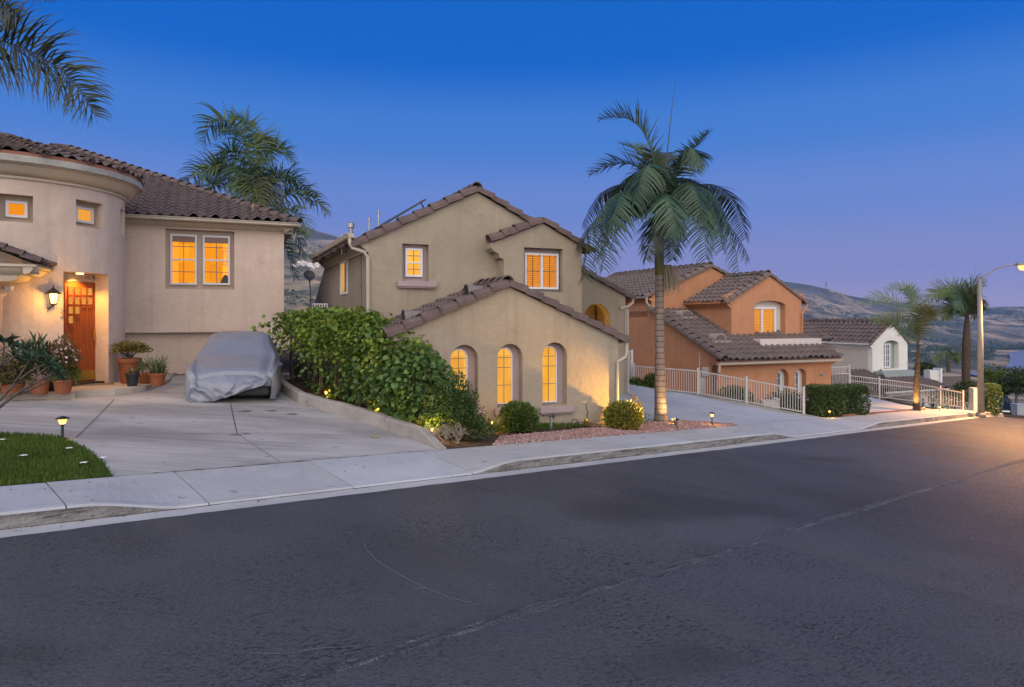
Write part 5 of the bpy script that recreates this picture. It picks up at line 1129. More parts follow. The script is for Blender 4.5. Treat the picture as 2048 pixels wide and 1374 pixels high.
# queen palm behind the first house
QY = 27.0; QB = at(505, 640, QY); queen = thing('queen_palm', (QB.x, QB.y, G(QB.x,QB.y)), 'bushy queen palm rising behind the tiled roof of the tower house', 'palm tree')
def qp(px, py, dy=0): return at(px, py, QY+dy) - queen.location
trunk(queen, [(0,0,0), qp(515,500), qp(510,400)], [.22,.19,.16], M['trunk_rough'])
o0 = (512, 400)
QF = [([o0,(500,240,0),(430,190,.1),(405,290,.2)], .85, .55,'frond_mid'), ([o0,(490,330,.2),(400,310,.4),(370,370,.5)], .75, .6,'frond'), ([o0,(470,360,.5),(410,350,.8),(380,400,1)], .7,.5,'frond_mid'),
 ([o0,(540,330,-.4),(570,330,-.6),(600,390,-.8)], .6,.6,'frond'), ([o0,(560,400,.2),(625,360,.4),(652,430,.5)], .75,.8,'frond_mid'), ([o0,(540,440,.3),(600,420,.4),(605,520,.5)], .7,.7,'frond'),
 ([o0,(530,260,.4),(520,230,.6),(545,330,.9)], .75,.6,'frond_mid'), ([o0,(500,320,-.8),(485,330,-1.5),(490,430,-1.8)], .8,.8,'frond'), ([o0,(530,330,-.9),(540,350,-1.5),(545,440,-1.7)], .8,.8,'frond_gold'), ([o0,(480,300,-.3),(450,260,-.6),(430,350,-.8)], .75,.6,'frond'),
 ([o0,(540,470,.3),(580,470,.3),(590,560,.4)], .6,.6,'frond'), ([o0,(500,270,.9),(470,230,1.2),(440,260,1.6)], .8,.5,'frond'), ([o0,(520,300,.3),(560,260,.4),(590,330,.5)], .6,.5,'frond_mid'), ([o0,(515,330,-1),(500,360,-1.8),(470,460,-2)], .8,.8,'frond_mid'),
 ([o0,(470,330,-.6),(420,300,-1.0),(395,370,-1.3)], .75, .6, 'frond_mid'), ([o0,(545,340,.6),(600,330,.9),(625,410,1.1)], .7, .7, 'frond'), ([o0,(550,420,-.5),(600,400,-.8),(615,470,-1)], .65, .7, 'frond_mid'), ([o0,(490,360,.9),(440,330,1.4),(420,380,1.8)], .7, .6, 'frond'), ([o0,(520,280,-.2),(505,225,-.3),(460,235,-.5)], .7, .5, 'frond_mid'), ([o0,(505,340,-1.2),(515,360,-2),(520,440,-2.2)], .75, .85, 'frond_gold')]
for i, (cp_, ll, dr_, mt) in enumerate(QF): frond('frond', [qp(*c) for c in cp_], queen, M[mt], 72, ll*1.42, .058, .06, dr_*.9, .3, .5, .022, seed=40+i, plume=.9)
# the palm whose leaf hangs in at the top left corner
LY = 9.0; lb = at(-330, 900, LY); lpalm = thing('overhanging_palm', (lb.x, lb.y, G(lb.x, lb.y)), 'dark feathery palm leaf hanging into view at the top left corner', 'palm tree')
def lp2(px, py, dy=0): return at(px, py, LY+dy) - lpalm.location
trunk(lpalm, [(0,0,0), lp2(-300,400), lp2(-290,60)], [.2,.17,.15], M['trunk_rough'])
o0 = (-290, 50)
for i, (cp_, ll) in enumerate([([o0,(-120,70,0),(100,40,.1),(190,232,.2)], .52), ([o0,(-100,-150,.3),(60,-110,.4),(110,-20,.5)], .42), ([o0,(-150,-60,-.3),(-60,-20,-.5),(35,35,-.6)], .34), ([o0,(-400,-200,0),(-520,-50,0),(-560,150,0)], .5), ([o0,(-330,-250,.5),(-250,-400,1),(-100,-380,1.5)], .5)]):
    frond('frond', [lp2(*c) for c in cp_], lpalm, M['frond_dark'], 170, ll*1.55, .030, .04, .30 if i == 0 else .3, .2, .42, .016, twist=1.2, seed=70+i, plume=1.0)
# two palms at the right, and a far one
def small_palm(name, px, base_y, top, Y, label, fr, tmat, tr, leaf_n=28, group=None, base=None):
    bpt = base or at(px, base_y, Y); o = thing(name, bpt, label, 'palm tree', 0, group); f = lambda a, b, d=0: at(a, b, Y+d) - bpt
    trunk(o, [(0,0,-.1)] + [f(*q) for q in tr[0]], tr[1], tmat, 12, rings=36)
    for i, (c, ll, dr_, ve, mt) in enumerate(fr): frond('frond', [f(*top)] + [f(*q) for q in c], o, M[mt], leaf_n, ll*1.3, .050+.04*(ll>.6), .12, dr_*.7, ve, .6, .018, twist=1.05, seed=90+i, plume=.25)
    return o, f
p3b = gp(1834, 821)
p3, _ = small_palm('foxtail_palm', 1834, 821, (1837,690), p3b.y, 'young palm with sparse ochre leaves and an uplit trunk beside the third driveway', [
 ([(1815,600,0),(1770,570,.1),(1722,612,.2)], .42,.35,.2,'frond_mid'), ([(1832,600,.1),(1825,560,.2),(1772,578,.3)], .36,.3,.2,'frond_mid'), ([(1838,620,.2),(1830,580,.3),(1812,575,.4)], .34,.2,.3,'frond_mid'),
 ([(1822,650,-.1),(1800,610,-.3),(1770,640,-.4)], .40,.4,.2,'frond_gold'), ([(1845,640,-.1),(1850,600,-.2),(1876,628,-.3)], .44,.5,.2,'frond_gold'), ([(1838,650,-.4),(1848,610,-.7),(1862,625,-.9)], .42,.6,.1,'frond_gold'), ([(1815,665,.2),(1790,630,.3),(1740,640,.4)], .4,.4,.2,'frond_mid'), ([(1840,645,.5),(1850,610,.9),(1868,640,1.2)], .4,.4,.2,'frond_gold')],
 M['trunk_rough'], ([(1833,795),(1834,755),(1836,720),(1837,688)], [.145,.115,.10,.075,.05]), base=p3b)
b4 = at(1932, 800, 44)
p4, _ = small_palm('thick_palm', 1932, 800, (1934,640), 44, 'dark palm with a thick trunk behind the hedge, left of the street lamp', [
 ([(1920,590,0),(1890,555,.2),(1855,604,.3)], .95,.45,.2,'frond_mid'), ([(1928,590,.3),(1915,560,.6),(1895,600,.9)], .9,.4,.2,'frond'), ([(1935,580,0),(1940,560,.2),(1962,575,.4)], .95,.6,.2,'frond_mid'), ([(1930,590,-.8),(1925,570,-1.2),(1915,620,-1.6)], .9,.5,.2,'frond'), ([(1940,590,-.6),(1950,575,-1),(1960,620,-1.3)], .9,.6,.2,'frond_gold'), ([(1935,600,.9),(1945,575,1.2),(1950,600,1.8)], .9,.6,.2,'frond_mid'), ([(1925,620,.3),(1900,590,.4),(1890,640,.5)], .8,.4,.2,'frond_mid'), ([(1938,610,-.3),(1948,590,-.5),(1950,640,-.6)], .8,.5,.2,'frond_gold')],
 M['trunk_rough'], ([(1932,740),(1933,695),(1933,672),(1934,628)], [.24,.24,.25,.22,.10]), 50, base=b4)
b5 = at(1897, 742, 95)
p5, _ = small_palm('distant_palm', 1897, 742, (1896,724), 95, 'small distant palm rising above the brown roof in the valley', [
 ([(1885,712,0),(1876,715,0),(1873,724,0)], 1.1,.3,.2,'frond_mid'), ([(1908,712,0),(1915,714,0),(1920,722,0)], 1.1,.3,.2,'frond_mid'), ([(1892,708,1),(1886,704,2),(1880,706,2)], 1.1,.3,.2,'frond'), ([(1900,708,1),(1908,704,2),(1914,707,2)], 1.1,.3,.2,'frond'), ([(1896,706,-1),(1899,702,-1),(1903,704,-2)], 1.1,.2,.3,'frond_mid'), ([(1890,720,-1),(1884,722,-1),(1882,732,-2)], 1,.3,.2,'frond')],
 M['trunk_rough'], ([(1897,735),(1896,722)], [.3,.28,.25]), 26, base=b5)

# ------------------------------------------------------------------ bushes and hedges
def shell_points(n, rx, ry, rz, depth=.35, flat=.0, lump=.12, sc=2.5, low=-.75):
    """points through the outer shell of a lumpy mound, with outward directions"""
    d = rdir(int(n*1.7)); d = d[d[:,2] > low][:n]; n = len(d)
    k = np.array([1+lump*mnoise.noise((a[0]*sc+rx*9, a[1]*sc, a[2]*sc)) for a in d]); r = 1-depth*RNG.random(n)**1.6
    return d*np.array([rx,ry,rz])*(k*r)[:,None], d
def bush(name, base, rx, ry, rz, label, mat, n=2600, L=(.04,.07), asp=.5, cat='bush', group=None, shape='diamond', lump=.12, cz=None, core=True, sticks=7, depth=.35, spread=.7):
    o = thing(name, base, label, cat, 0, group); P_, d = shell_points(n, rx, ry, rz, depth, lump=lump); P_[:,2] += rz*.80 if cz is None else cz
    D_ = unit(d + rdir(len(d))*spread + np.array([0,0,.25])); l_ = RNG.uniform(*L, len(P_)); leaves('foliage', P_, D_, rdir(len(d))+np.array([0,0,.6]), l_, l_*asp, mat, o, shape)
    s_ = MB(); rg = random.Random(int(base[0]*100))
    for i in range(sticks):
        a = rg.uniform(0,6.28); r = rg.uniform(.3,.75); s_.tube([(0.03*math.cos(a),.03*math.sin(a),-.05),(rx*r*.5*math.cos(a),ry*r*.5*math.sin(a),rz*.6),(rx*r*math.cos(a),ry*r*math.sin(a),rz*1.3)], [.016,.011,.005], 5)
    s_.build('stems', M['stem'], o)
    if core:
        Pc, dc = shell_points(int(n*.35), rx*.75, ry*.75, rz*.75, .5); Pc[:,2] += rz*.80 if cz is None else cz; lc = RNG.uniform(L[0],L[1],len(Pc))*1.3
        leaves('inner_foliage', Pc, rdir(len(Pc)), rdir(len(Pc)), lc, lc*.7, mat, o, shape)
    return o
rb = gp(1036, 862); k_ = rb.y/F
bush('round_bush', rb, 38*k_, 36*k_, 31*k_, 'round clipped dark green bush under the middle arched window', M['bush'], 3600, (.045,.075), .5)
gb = H2.w(1.80, -.50, 0); gb.z = G(gb.x, gb.y); k_ = gb.y/F
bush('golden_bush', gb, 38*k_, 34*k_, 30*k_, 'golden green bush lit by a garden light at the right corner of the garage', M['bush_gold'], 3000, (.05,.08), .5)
db = gp(902, 874); k_ = db.y/F
dsh = bush('tall_shrub', db, 54*k_, 42*k_, 62*k_, 'tall loose dark green shrub at the pavement end of the leafy hedge', M['bush_dark'], 6500, (.045,.08), .38, 'shrub', lump=.5, depth=.55, sticks=16, spread=1.0)
pa, pd = shell_points(1600, 44*k_, 30*k_, 24*k_, .6, lump=.4); pa += np.array([35*k_, -.15, 20*k_]); leaves('foliage', pa, unit(pd+rdir(len(pd))*.6+np.array([0,0,-.2])), rdir(len(pd))+np.array([0,0,.6]), RNG.uniform(.05,.08,len(pa)), .028, M['bush_dark'], dsh, 'diamond')
# dry grey twiggy shrub
dr_b = gp(893, 888); dt = thing('dry_shrub', dr_b, 'bare dry grey twiggy shrub at the foot of the tall dark shrub', 'shrub'); tw_ = MB(); rg = random.Random(9)
def twigs(m, p, d, l, r, n):
    q = p + d*l; mid = (p+q)/2 + Vector((rg.uniform(-.02,.02),rg.uniform(-.02,.02),rg.uniform(-.02,.02))); m.tube([p, mid, q], [r, r*.85, r*.6], 4)
    if n: 
        for _ in range(3 if n > 1 else 2): twigs(m, q, (d + Vector((rg.uniform(-1,1), rg.uniform(-1,1), rg.uniform(-.7,.8)))).normalized(), l*rg.uniform(.55,.85), r*.6, n-1)
for i in range(13): twigs(tw_, Vector((rg.uniform(-.22,.22), rg.uniform(-.1,.1), 0)), Vector((rg.uniform(-.9,.9), rg.uniform(-.9,.6), .75)).normalized(), .15, .011, 3)
tw_.build('twigs', M['twig'], dt)
# leafy vine hedge over an iron fence
hp = [gp(555,760)+Vector((.15,.55,0)), gp(600,790)+Vector((.42,.35,0)), gp(650,812)+Vector((.5,.3,0)), gp(720,830)+Vector((.45,.3,0)), gp(780,850)+Vector((.34,.3,0)), gp(822,868)+Vector((.22,.32,0))]
hb = hp[2]; vh = thing('vine_hedge', hb, 'long bright green grapevine hedge climbing over a dark iron fence beside the wide driveway', 'hedge')
top_px = [(540,640),(600,628),(660,636),(720,658),(785,688),(850,722)]
def along(L_, t): x = t*(len(L_)-1); k = min(int(x), len(L_)-2); u = x-k; return L_[k]*(1-u)+L_[k+1]*u if not isinstance(L_[0], tuple) else tuple(a*(1-u)+b_*u for a, b_ in zip(L_[k], L_[k+1]))
def htop(t): b_ = along(hp, t); x, y = along(top_px, t); return CAMZ - (y-YH)/F*(b_.y+.1) - b_.z
def hedge_points(n, lo, hi, spread, bias=1.0, t0=0, t1=1):
    P_, D_ = [], []
    for i in range(n):
        t = t0+(t1-t0)*random.random(); b_ = along(hp, t); h = htop(t)*(1+.10*mnoise.noise((t*9, 3, 0))+.05*mnoise.noise((t*30, 1, 0))); z = h*(lo+(hi-lo)*random.random()**bias)
        a = random.uniform(0, 6.28); w_ = spread*(.62+.5*math.sin(math.pi*min(1, z/h*.9+.1)))*(1+.45*mnoise.noise((t*11, z*2.2, a*.3))); r = w_*(1-.45*random.random()**2)
        P_.append((b_.x-hb.x+math.cos(a)*r, b_.y-hb.y+math.sin(a)*r, b_.z-hb.z+z)); D_.append((math.cos(a), math.sin(a), -.25+.9*(z/h-.5)))
    return np.array(P_), np.array(D_)
P_, D_ = hedge_points(8600, .44, 1.08, .64, .62, 0, .78); n = len(P_); l_ = RNG.uniform(.035,.105,n)
leaves('vine_foliage', P_, unit(D_+rdir(n)*.8), D_*.8+rdir(n)*.6+np.array([0,0,.5]), l_, l_*.95, M['vine'], vh, 'broad')
P_, D_ = hedge_points(3600, .14, 1.0, .60, .9, .50, 1.0); n = len(P_); l_ = RNG.uniform(.045,.12,n)
leaves('broad_foliage', P_, unit(D_+rdir(n)*.7), D_*.9+rdir(n)*.5+np.array([0,0,.5]), l_, l_*.98, M['vine_dark'], vh, 'broad')
P_, D_ = hedge_points(1500, .05, .6, .45, 1.2, .15, .95); n = len(P_); l_ = RNG.uniform(.06,.11,n)
leaves('lower_foliage', P_, unit(D_+rdir(n)*.9), D_*.8+rdir(n)*.6, l_, l_*.8, M['vine_dark'], vh, 'broad')
st = MB(); rg = random.Random(21)
for i in range(46):
    t = rg.random(); b_ = along(hp, t)-hb; h = htop(t); q = b_+Vector((rg.uniform(-.25,.25), rg.uniform(-.25,.25), 0)); st.tube([q, q+Vector((rg.uniform(-.15,.15),rg.uniform(-.15,.15),h*.35)), q+Vector((rg.uniform(-.25,.25),rg.uniform(-.25,.25),h*.8))], [rg.uniform(.012,.03), .014, .006], 5)
for i in range(16):                                         # long shoots with small leaves sticking out of the top
    t = rg.random()*.8; b_ = along(hp, t)-hb; h = htop(t); q = b_+Vector((rg.uniform(-.3,.3), rg.uniform(-.3,.3), h*.9)); st.tube([q, q+Vector((rg.uniform(-.1,.1),0,.2)), q+Vector((rg.uniform(-.3,.3),rg.uniform(-.2,.2),rg.uniform(.25,.5)))], [.007,.005,.002], 4)
    for k in range(6):
        pass
st.build('stems', M['stem'], vh)
sh = [at(580,625,17.6)-hb, at(555,635,17.5)-hb, at(530,650,17.4)-hb, at(508,658,17.4)-hb]; MB().tube(sh, [.010,.008,.006,.003], 5).build('long_shoot', M['stem'], vh)
sp_ = np.array([tuple(bez(sh, k/26)) for k in range(27)])+RNG.normal(size=(27,3))*.05; leaves('shoot_leaves', sp_, rdir(27)+np.array([-.3,0,-.4]), rdir(27)+np.array([0,-1,.5]), .10, .09, M['vine'], vh, 'broad')
# iron fence inside the hedge
fi = thing('iron_fence', hp[0], 'dark iron picket fence inside the vine hedge behind the covered car', 'fence'); b = MB(); cnt = 0
Fp = [hp[0]+Vector((-.35,1.2,0)), hp[0], hp[1], hp[2], hp[3]]
for a, c_ in zip(Fp[:-1], Fp[1:]):
    n = int((c_-a).length/.19)
    for i in range(n):
        p = a.lerp(c_, i/n)-hp[0]; b.bar(p, p+Vector((0,0,1.25)), .013, .013, up=(0,1,0))
b.build('pickets', M['iron'], fi); b = MB()
for a, c_ in zip(Fp[:-1], Fp[1:]):
    for z in (.12, 1.12): b.bar(a-hp[0]+Vector((0,0,z)), c_-hp[0]+Vector((0,0,z)), .03)
b.build('rails', M['iron'], fi)
for p in Fp[::2]:
    q = p-hp[0]; MB().bar(q, q+Vector((0,0,1.35)), .05).build('post', M['iron'], fi)
# low planting under the hedge
for i, (px, py, rx, lab, mt) in enumerate([(582,752,.42,'low dark green ground shrub beside the back end of the covered car','bush_dark'), (640,795,.30,'low green plant on the planter kerb, just left of a warm garden glow','bush_dark')]):
    b_ = gp(px, py)+Vector((.35,.25,0)); bush('low_shrub', b_, rx, .3, .20, lab, M[mt], 900, (.05,.09), .4, 'shrub', sticks=4)
def tuft(name, base, n, L, W, mat, label, cat, spread=.6, up=1.0, parent=None):
    o = parent or thing(name, base, label, cat); D_ = rdir(n)*np.array([spread,spread,0])+np.array([0,0,up]); P_ = RNG.normal(size=(n,3))*np.array([.03,.03,0])
    leaves('blades' if not parent else 'foliage', P_, D_, rdir(n)*np.array([1,1,.2]), RNG.uniform(*L, n), W, mat, o, 'blade'); return o
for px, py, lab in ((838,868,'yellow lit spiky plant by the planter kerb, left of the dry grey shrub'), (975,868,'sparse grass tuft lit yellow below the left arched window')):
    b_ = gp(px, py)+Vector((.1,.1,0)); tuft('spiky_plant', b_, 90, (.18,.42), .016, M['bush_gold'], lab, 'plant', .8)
yb = gp(1276, 848); yf = thing('yellow_flower_plant', yb, 'slender yellow flowering plant right of the golden bush', 'plant'); s_ = MB(); rg = random.Random(2); fl_ = []
for i in range(6):
    tip = Vector((rg.uniform(-.12,.12), rg.uniform(-.1,.1), rg.uniform(.35,.72))); s_.tube([(0,0,-.03), tip*.6+Vector((.02,0,0)), tip], [.008,.006,.004], 5); fl_ += [tuple(tip+Vector((rg.uniform(-.06,.06),rg.uniform(-.06,.06),rg.uniform(-.08,.04)))) for _ in range(14)]
s_.build('stems', M['stem'], yf); n = len(fl_); leaves('blossoms', np.array(fl_), rdir(n), rdir(n), .06, .045, M['yellow_petal'], yf, 'oval'); n = 160; pp = RNG.normal(size=(n,3))*np.array([.13,.10,.06])+np.array([0,0,.10]); leaves('foliage', pp, rdir(n)+np.array([0,0,.5]), rdir(n), .08, .03, M['bush'], yf, 'diamond')
tuft('grass_strip_tuft', gp(1075,857)+Vector((0,.1,0)), 120, (.06,.14), .010, M['grass'], 'short grass tuft against the garage wall by the pipe stand', 'plant', 1.4)
pl = scatter_in([g2(985,868), g2(1080,862), g2(1180,853), g2(1262,846), H2.w(2.0,-.05,0)[:2], H2.w(-1.2,-.05,0)[:2]], 2600); n = len(pl); P_ = np.array([(x, y, G(x,y)) for x, y in pl])
tag(leaves('grass', P_, rdir(n)*np.array([.8,.8,0])+np.array([0,0,1]), rdir(n)*np.array([1,1,.1]), RNG.uniform(.04,.10,n), .010, M['grass'], None, 'diamond'), 'thin strip of grass at the foot of the garage wall', 'grass', kind='stuff')
for i, (px, py, rx, rz, lab) in enumerate([(1272,788,.30,.28,'small bush in the planter bed beside the white side gate'), (1304,786,.30,.34,'small bush in the planter bed directly left of the palm trunk')]):
    b_ = at(px, py, 22.6); bush('planter_bush', b_, rx, .3, rz, lab, M['bush'], 1000, (.06,.10), .4, 'bush', 'bushes in the planter bed')
mbp = MB(); c_ = at(1280, 790, 22.6); mbp.add([(c_.x-.75,c_.y-.25,c_.z-.25),(c_.x+.85,c_.y-.30,c_.z-.25),(c_.x+.85,c_.y+.8,c_.z+.03),(c_.x-.75,c_.y+.8,c_.z+.03),(c_.x-.75,c_.y-.2,c_.z+.03),(c_.x+.85,c_.y-.25,c_.z+.03)], [(0,1,5,4),(4,5,2,3)]); o = mbp.build('planter_bed', M['soil']); o['kind'] = 'structure'
for px, py, rx, rz, lab in ((1470,805,.62,.42,'round dark bush behind the cream railing, nearer the corner of the terracotta house'), (1572,822,.75,.50,'wide dark bush behind the lower end of the cream railing')):
    b_ = at(px, py+12, 23.6); bush('dark_bush', b_, rx, .5, rz, lab, M['hedge'], 1700, (.06,.10), .5, 'bush', 'bushes behind the cream railing', lump=.15)
def box_hedge(name, base, hx, hy, h, label, n, mat, group=None, L=(.05,.09)):
    o = thing(name, base, label, 'hedge', 0, group); p = RNG.uniform(-1,1,(n,3)); ax = RNG.integers(0,3,n); sg = np.sign(RNG.uniform(-1,1,n)); p[np.arange(n),ax] = sg*(1-.3*RNG.random(n)**2)
    q = p/np.maximum(1, np.linalg.norm(p,axis=1,keepdims=True)/1.35); lum = np.array([1+.10*mnoise.noise((a[0]*2+base[0], a[1]*2, a[2]*2)) for a in q]); q = q*lum[:,None]
    q[n//2:] *= RNG.uniform(.3,.95,(n-n//2,1)); P_ = q*np.array([hx,hy,h/2])+np.array([0,0,h/2]); d = unit(q+rdir(n)*.7); l_ = RNG.uniform(*L, n); leaves('foliage', P_, d, rdir(n)+np.array([0,0,.5]), l_, l_*.55, mat, o, 'diamond')
    MB().tube([(0,0,-.1),(.02,0,h*.5)], [.04,.02], 6).build('stem', M['stem'], o); return o
hA, hB = gp(1656, 833), gp(1707, 830); k_ = hA.y/F
box_hedge('clipped_hedge', hA+Vector((0,.3,0)), 30*k_, .42, 58*k_, 'left of two square clipped hedges, with a lit garden light in front', 6500, M['hedge'], 'clipped hedges beside the terracotta house')
k_ = hB.y/F; box_hedge('clipped_hedge', hB+Vector((.0,.35,0)), 31*k_, .45, 57*k_, 'right one of two square clipped hedges, next to the third driveway', 6500, M['hedge'], 'clipped hedges beside the terracotta house')
# ------------------------------------------------------------------ plumeria at the left edge
pb = at(-75, 905, 9.6); pm = thing('plumeria_tree', (pb.x, pb.y, G(pb.x,pb.y)), 'low plumeria tree reaching grey bare branches and leaf rosettes in from the left edge', 'tree')
def pp_(px, py, dy=0): return at(px, py, 9.6+dy) - pm.location
br = [([(-75,905),(-30,830,.1),(20,790,.2),(60,770,.2),(112,745,.3)], .030), ([(-75,905),(-10,800,0),(30,765,-.1),(60,735,-.1),(95,728,-.1)], .024), ([(-75,905),(-40,760,-.1),(0,735,-.2),(30,712,-.2)], .026), ([(-75,905),(-50,720,.1),(-10,700,.1),(25,690,.2)], .022), ([(60,770,.2),(75,745,.3),(98,733,.3)], .016), ([(20,790,.2),(60,786,.4),(90,765,.5),(110,750,.5)], .018), ([(30,765,-.1),(48,740,-.2),(62,715,-.2)], .015), ([(0,735,-.2),(10,700,-.3),(8,680,-.3)], .016), ([(-40,760),(-20,720,.4),(15,725,.4),(52,700,.5)], .018)]
b = MB()
for c, r in br: b.tube([bez([pp_(*q) for q in c], i/10) for i in range(11)], [r*(1-.55*i/10) for i in range(11)], 7)
b.build('branches', M['bark'], pm, True); rg = random.Random(5)
for c, r in br:
    Ps, Ds, Ns, Ls = [], [], [], []; tip = pp_(*c[-1]); ax = (tip-pp_(*c[-2])).normalized()
    for i in range(17):
        a = rg.uniform(0, 6.28); o1 = ax.orthogonal().normalized(); o2 = ax.cross(o1); d = (o1*math.cos(a)+o2*math.sin(a))*rg.uniform(.7,1.1)+ax*rg.uniform(.1,.9)+Vector((0,0,.15)); Ps.append(tuple(tip-ax*rg.uniform(0,.06))); Ds.append(tuple(d)); Ns.append(tuple(ax+Vector((0,0,.5)))); Ls.append(rg.uniform(.12,.22))
    leaves('leaf_rosette', np.array(Ps), np.array(Ds), np.array(Ns), np.array(Ls), np.array(Ls)*.24, M['plum'], pm, 'oval')
# ------------------------------------------------------------------ covered car
cb = gp(463, 804); car = thing('covered_car', cb, 'parked car under a crumpled grey fabric cover on the wide driveway', 'car', R(18))
K_ = 84; sec = [(.02,.56,.80),(.06,.64,.86),(.16,.70,.91),(.45,.77,.94),(.9,.84,.96),(1.25,.93,.97),(1.5,1.06,.98),(1.9,1.27,.96),(2.25,1.41,.95),(2.7,1.45,.95),(3.2,1.42,.94),(3.7,1.28,.93),(4.1,1.10,.92),(4.4,.98,.88),(4.55,.80,.84)]
mb = MB(); rg = random.Random(4)
for i in range(len(sec)*4-3):
    a, f_ = divmod(i, 4); f_ /= 4; s0 = sec[a]; s1 = sec[min(a+1, len(sec)-1)]; y, T, w = [s0[q]*(1-f_)+s1[q]*f_ for q in range(3)]
    cab = sst(.95, 1.0, T)*sst(1.0, 1.35, T); wr = w*(.82-.08*cab); belt = min(T-.05, .72+.10*cab); mir = .15*math.exp(-((y-1.35)/.16)**2)
    prof = [(-w+.03,.0),(-w+.005,.16),(-w-.0,.36),(-w*1.0,belt*.80),(-w*.985-mir*.6,belt-.02+.03*cab),(-w*.93-mir*.1,belt+(T-belt)*.16),(-wr*1.06,T-(T-belt)*.34),(-wr*.95,T-.09),(-wr*.74,T-.025),(-wr*.35,T+.004),(0,T+.008)]
    prof = prof + [(-x, z) for x, z in reversed(prof[:-1])]
    n_ = len(prof)
    for j in range(K_+1):
        u = j/K_*(n_-1); k = min(int(u), n_-2); q = u-k; x, z = prof[k][0]*(1-q)+prof[k+1][0]*q, prof[k][1]*(1-q)+prof[k+1][1]*q
        wr_ = mnoise.noise((x*2.1, y*1.5, z*2.2))*.022; low = max(0, 1-z/.62); pl_ = math.sin(y*9+mnoise.noise((y*2, z*2, 5))*5)*.026*low*(1 if abs(x) > w*.8 else 0)
        hem = (.035 + .03*mnoise.noise((y*2, x, 7)))*max(0, 1-z/.2); mb.v.append((x+(1 if x > 0 else -1)*(wr_+pl_), y, z+hem+wr_*.6))
nr = len(sec)*4-3
for i in range(nr-1):
    for j in range(K_): mb.f.append((i*(K_+1)+j, i*(K_+1)+j+1, (i+1)*(K_+1)+j+1, (i+1)*(K_+1)+j))
# draped front: the hem lifts on the right and shows the dark bumper
n0 = K_+1; rows = 26; base = len(mb.v); topv = [Vector(v) for v in mb.v[:n0]]
for r_ in range(rows+1):
    t = r_/rows
    for j in range(n0):
        p = topv[j]; x = p.x; hem = .03 + .30*sst(-.55, .70, x)*(1-sst(.80,.95,x)) ; zt_ = p.z; zz = zt_*(1-t)+min(hem, zt_)*t
        bul = .19*math.sin(math.pi*(t*.75))*(1-abs(x)/1.1)**.5 if abs(x) < 1.1 else 0; fold = (.13*abs(math.sin(x*6.2+t*2.6*(1 if x > 0 else -1)+mnoise.noise((x*2.5,t*1.6,0))*3.2))**1.6+.08*abs(mnoise.noise((x*9+t*5*(1 if x > 0 else -1), t*1.6, 4))))*t**.6
        sag = .04*mnoise.noise((x*1.7, t*2, 8)); mb.v.append((x*(1-.02*t), -bul-fold+sag*t+.03*(1-t)*0, zz))
for r_ in range(rows):
    for j in range(n0-1): mb.f.append((base+r_*n0+j, base+r_*n0+j+1, base+(r_+1)*n0+j+1, base+(r_+1)*n0+j))
cv = mb.build('fabric_cover', M['cover'], car, True); sb = cv.modifiers.new('smooth', 'SUBSURF'); sb.levels = sb.render_levels = 1
MB().box(-.78, .78, .04, 4.3, .10, .42).build('bumper', M['black'], car, False, .05)
for x in (-.72, .72):
    for y in (.85, 3.5):
        t_ = MB(); t_.lathe([(.20,-.1),(.30,-.09),(.32,0),(.30,.09),(.20,.1)], (0,0,0), 22); o = t_.build('tyre', M['rubber'], car, True); o.location = (x, y, .30); o.rotation_euler = (0, R(90), 0)
# ------------------------------------------------------------------ pots
def on_slab(px, py):
    z = H1.o.z+FLOOR; rx, rz = ray(px, py); Y = (z-CAMZ)/rz; return Vector((rx*Y, Y, z))
def pot(px, py, Y, r, h, label, mat, rim=True, cat='potted plant', group='potted plants by the front door'):
    b_ = on_slab(px, py); o = thing('potted_plant', b_, label, cat, 0, group)
    pr = [(r*.72,0),(r*.80,h*.25),(r*.94,h*.82),(r*.95,h*.83)] + ([(r*1.04,h*.84),(r*1.06,h*.98),(r*1.0,h),(r*.9,h),(r*.86,h*.88)] if rim else [(r,h),(r*.93,h),(r*.9,h*.88)])
    p = MB().lathe(pr, (0,0,0), 24).build('pot', mat, o, True); p.data.set_sharp_from_angle(angle=R(40)); return o
def mass(o, n, c, r, mat, L, asp, shape='diamond', up=.4, name='foliage', low=-.6):
    P_, d = shell_points(n, r[0], r[1], r[2], .7, lump=.35, low=low); P_ += np.array(c); l_ = RNG.uniform(*L, len(P_)); return leaves(name, P_, unit(d+rdir(len(d))*.8+np.array([0,0,up])), rdir(len(d))+np.array([0,0,.5]), l_, l_*asp, mat, o, shape)
PS = 13.7; k_ = PS/F
a = pot(80, 787.5, PS, 18.5*k_, 27*k_, 'left terracotta pot with long narrow leaves at the porch edge', M['terracotta']); mass(a, 420, (-.05,0,.62), (.30,.24,.38), M['plum'], (.12,.26), .16, 'blade', .9); mass(a, 200, (0,0,.5), (.2,.2,.25), M['oleander'], (.07,.12), .35)
a = pot(126, 786, PS, 18*k_, 27*k_, 'terracotta pot with a flowering pale pink bush in front of the wooden door', M['terracotta']); mass(a, 1300, (0,0,.66), (.27,.24,.44), M['oleander'], (.05,.10), .32); mass(a, 320, (.05,0,.36), (.26,.2,.16), M['bush'], (.08,.15), .18, 'blade', .3); mass(a, 70, (.08,-.08,.78), (.28,.2,.30), M['blossom'], (.05,.08), .7, 'oval', .2, 'blossoms')
s_ = MB(); rg = random.Random(8)
for i in range(14): s_.tube([(rg.uniform(-.06,.06),rg.uniform(-.06,.06),.2),(rg.uniform(-.15,.15),rg.uniform(-.12,.12),.55),(rg.uniform(-.25,.25),rg.uniform(-.2,.2),rg.uniform(.7,1.1))], [.009,.007,.003], 5)
s_.build('stems', M['stem'], a)
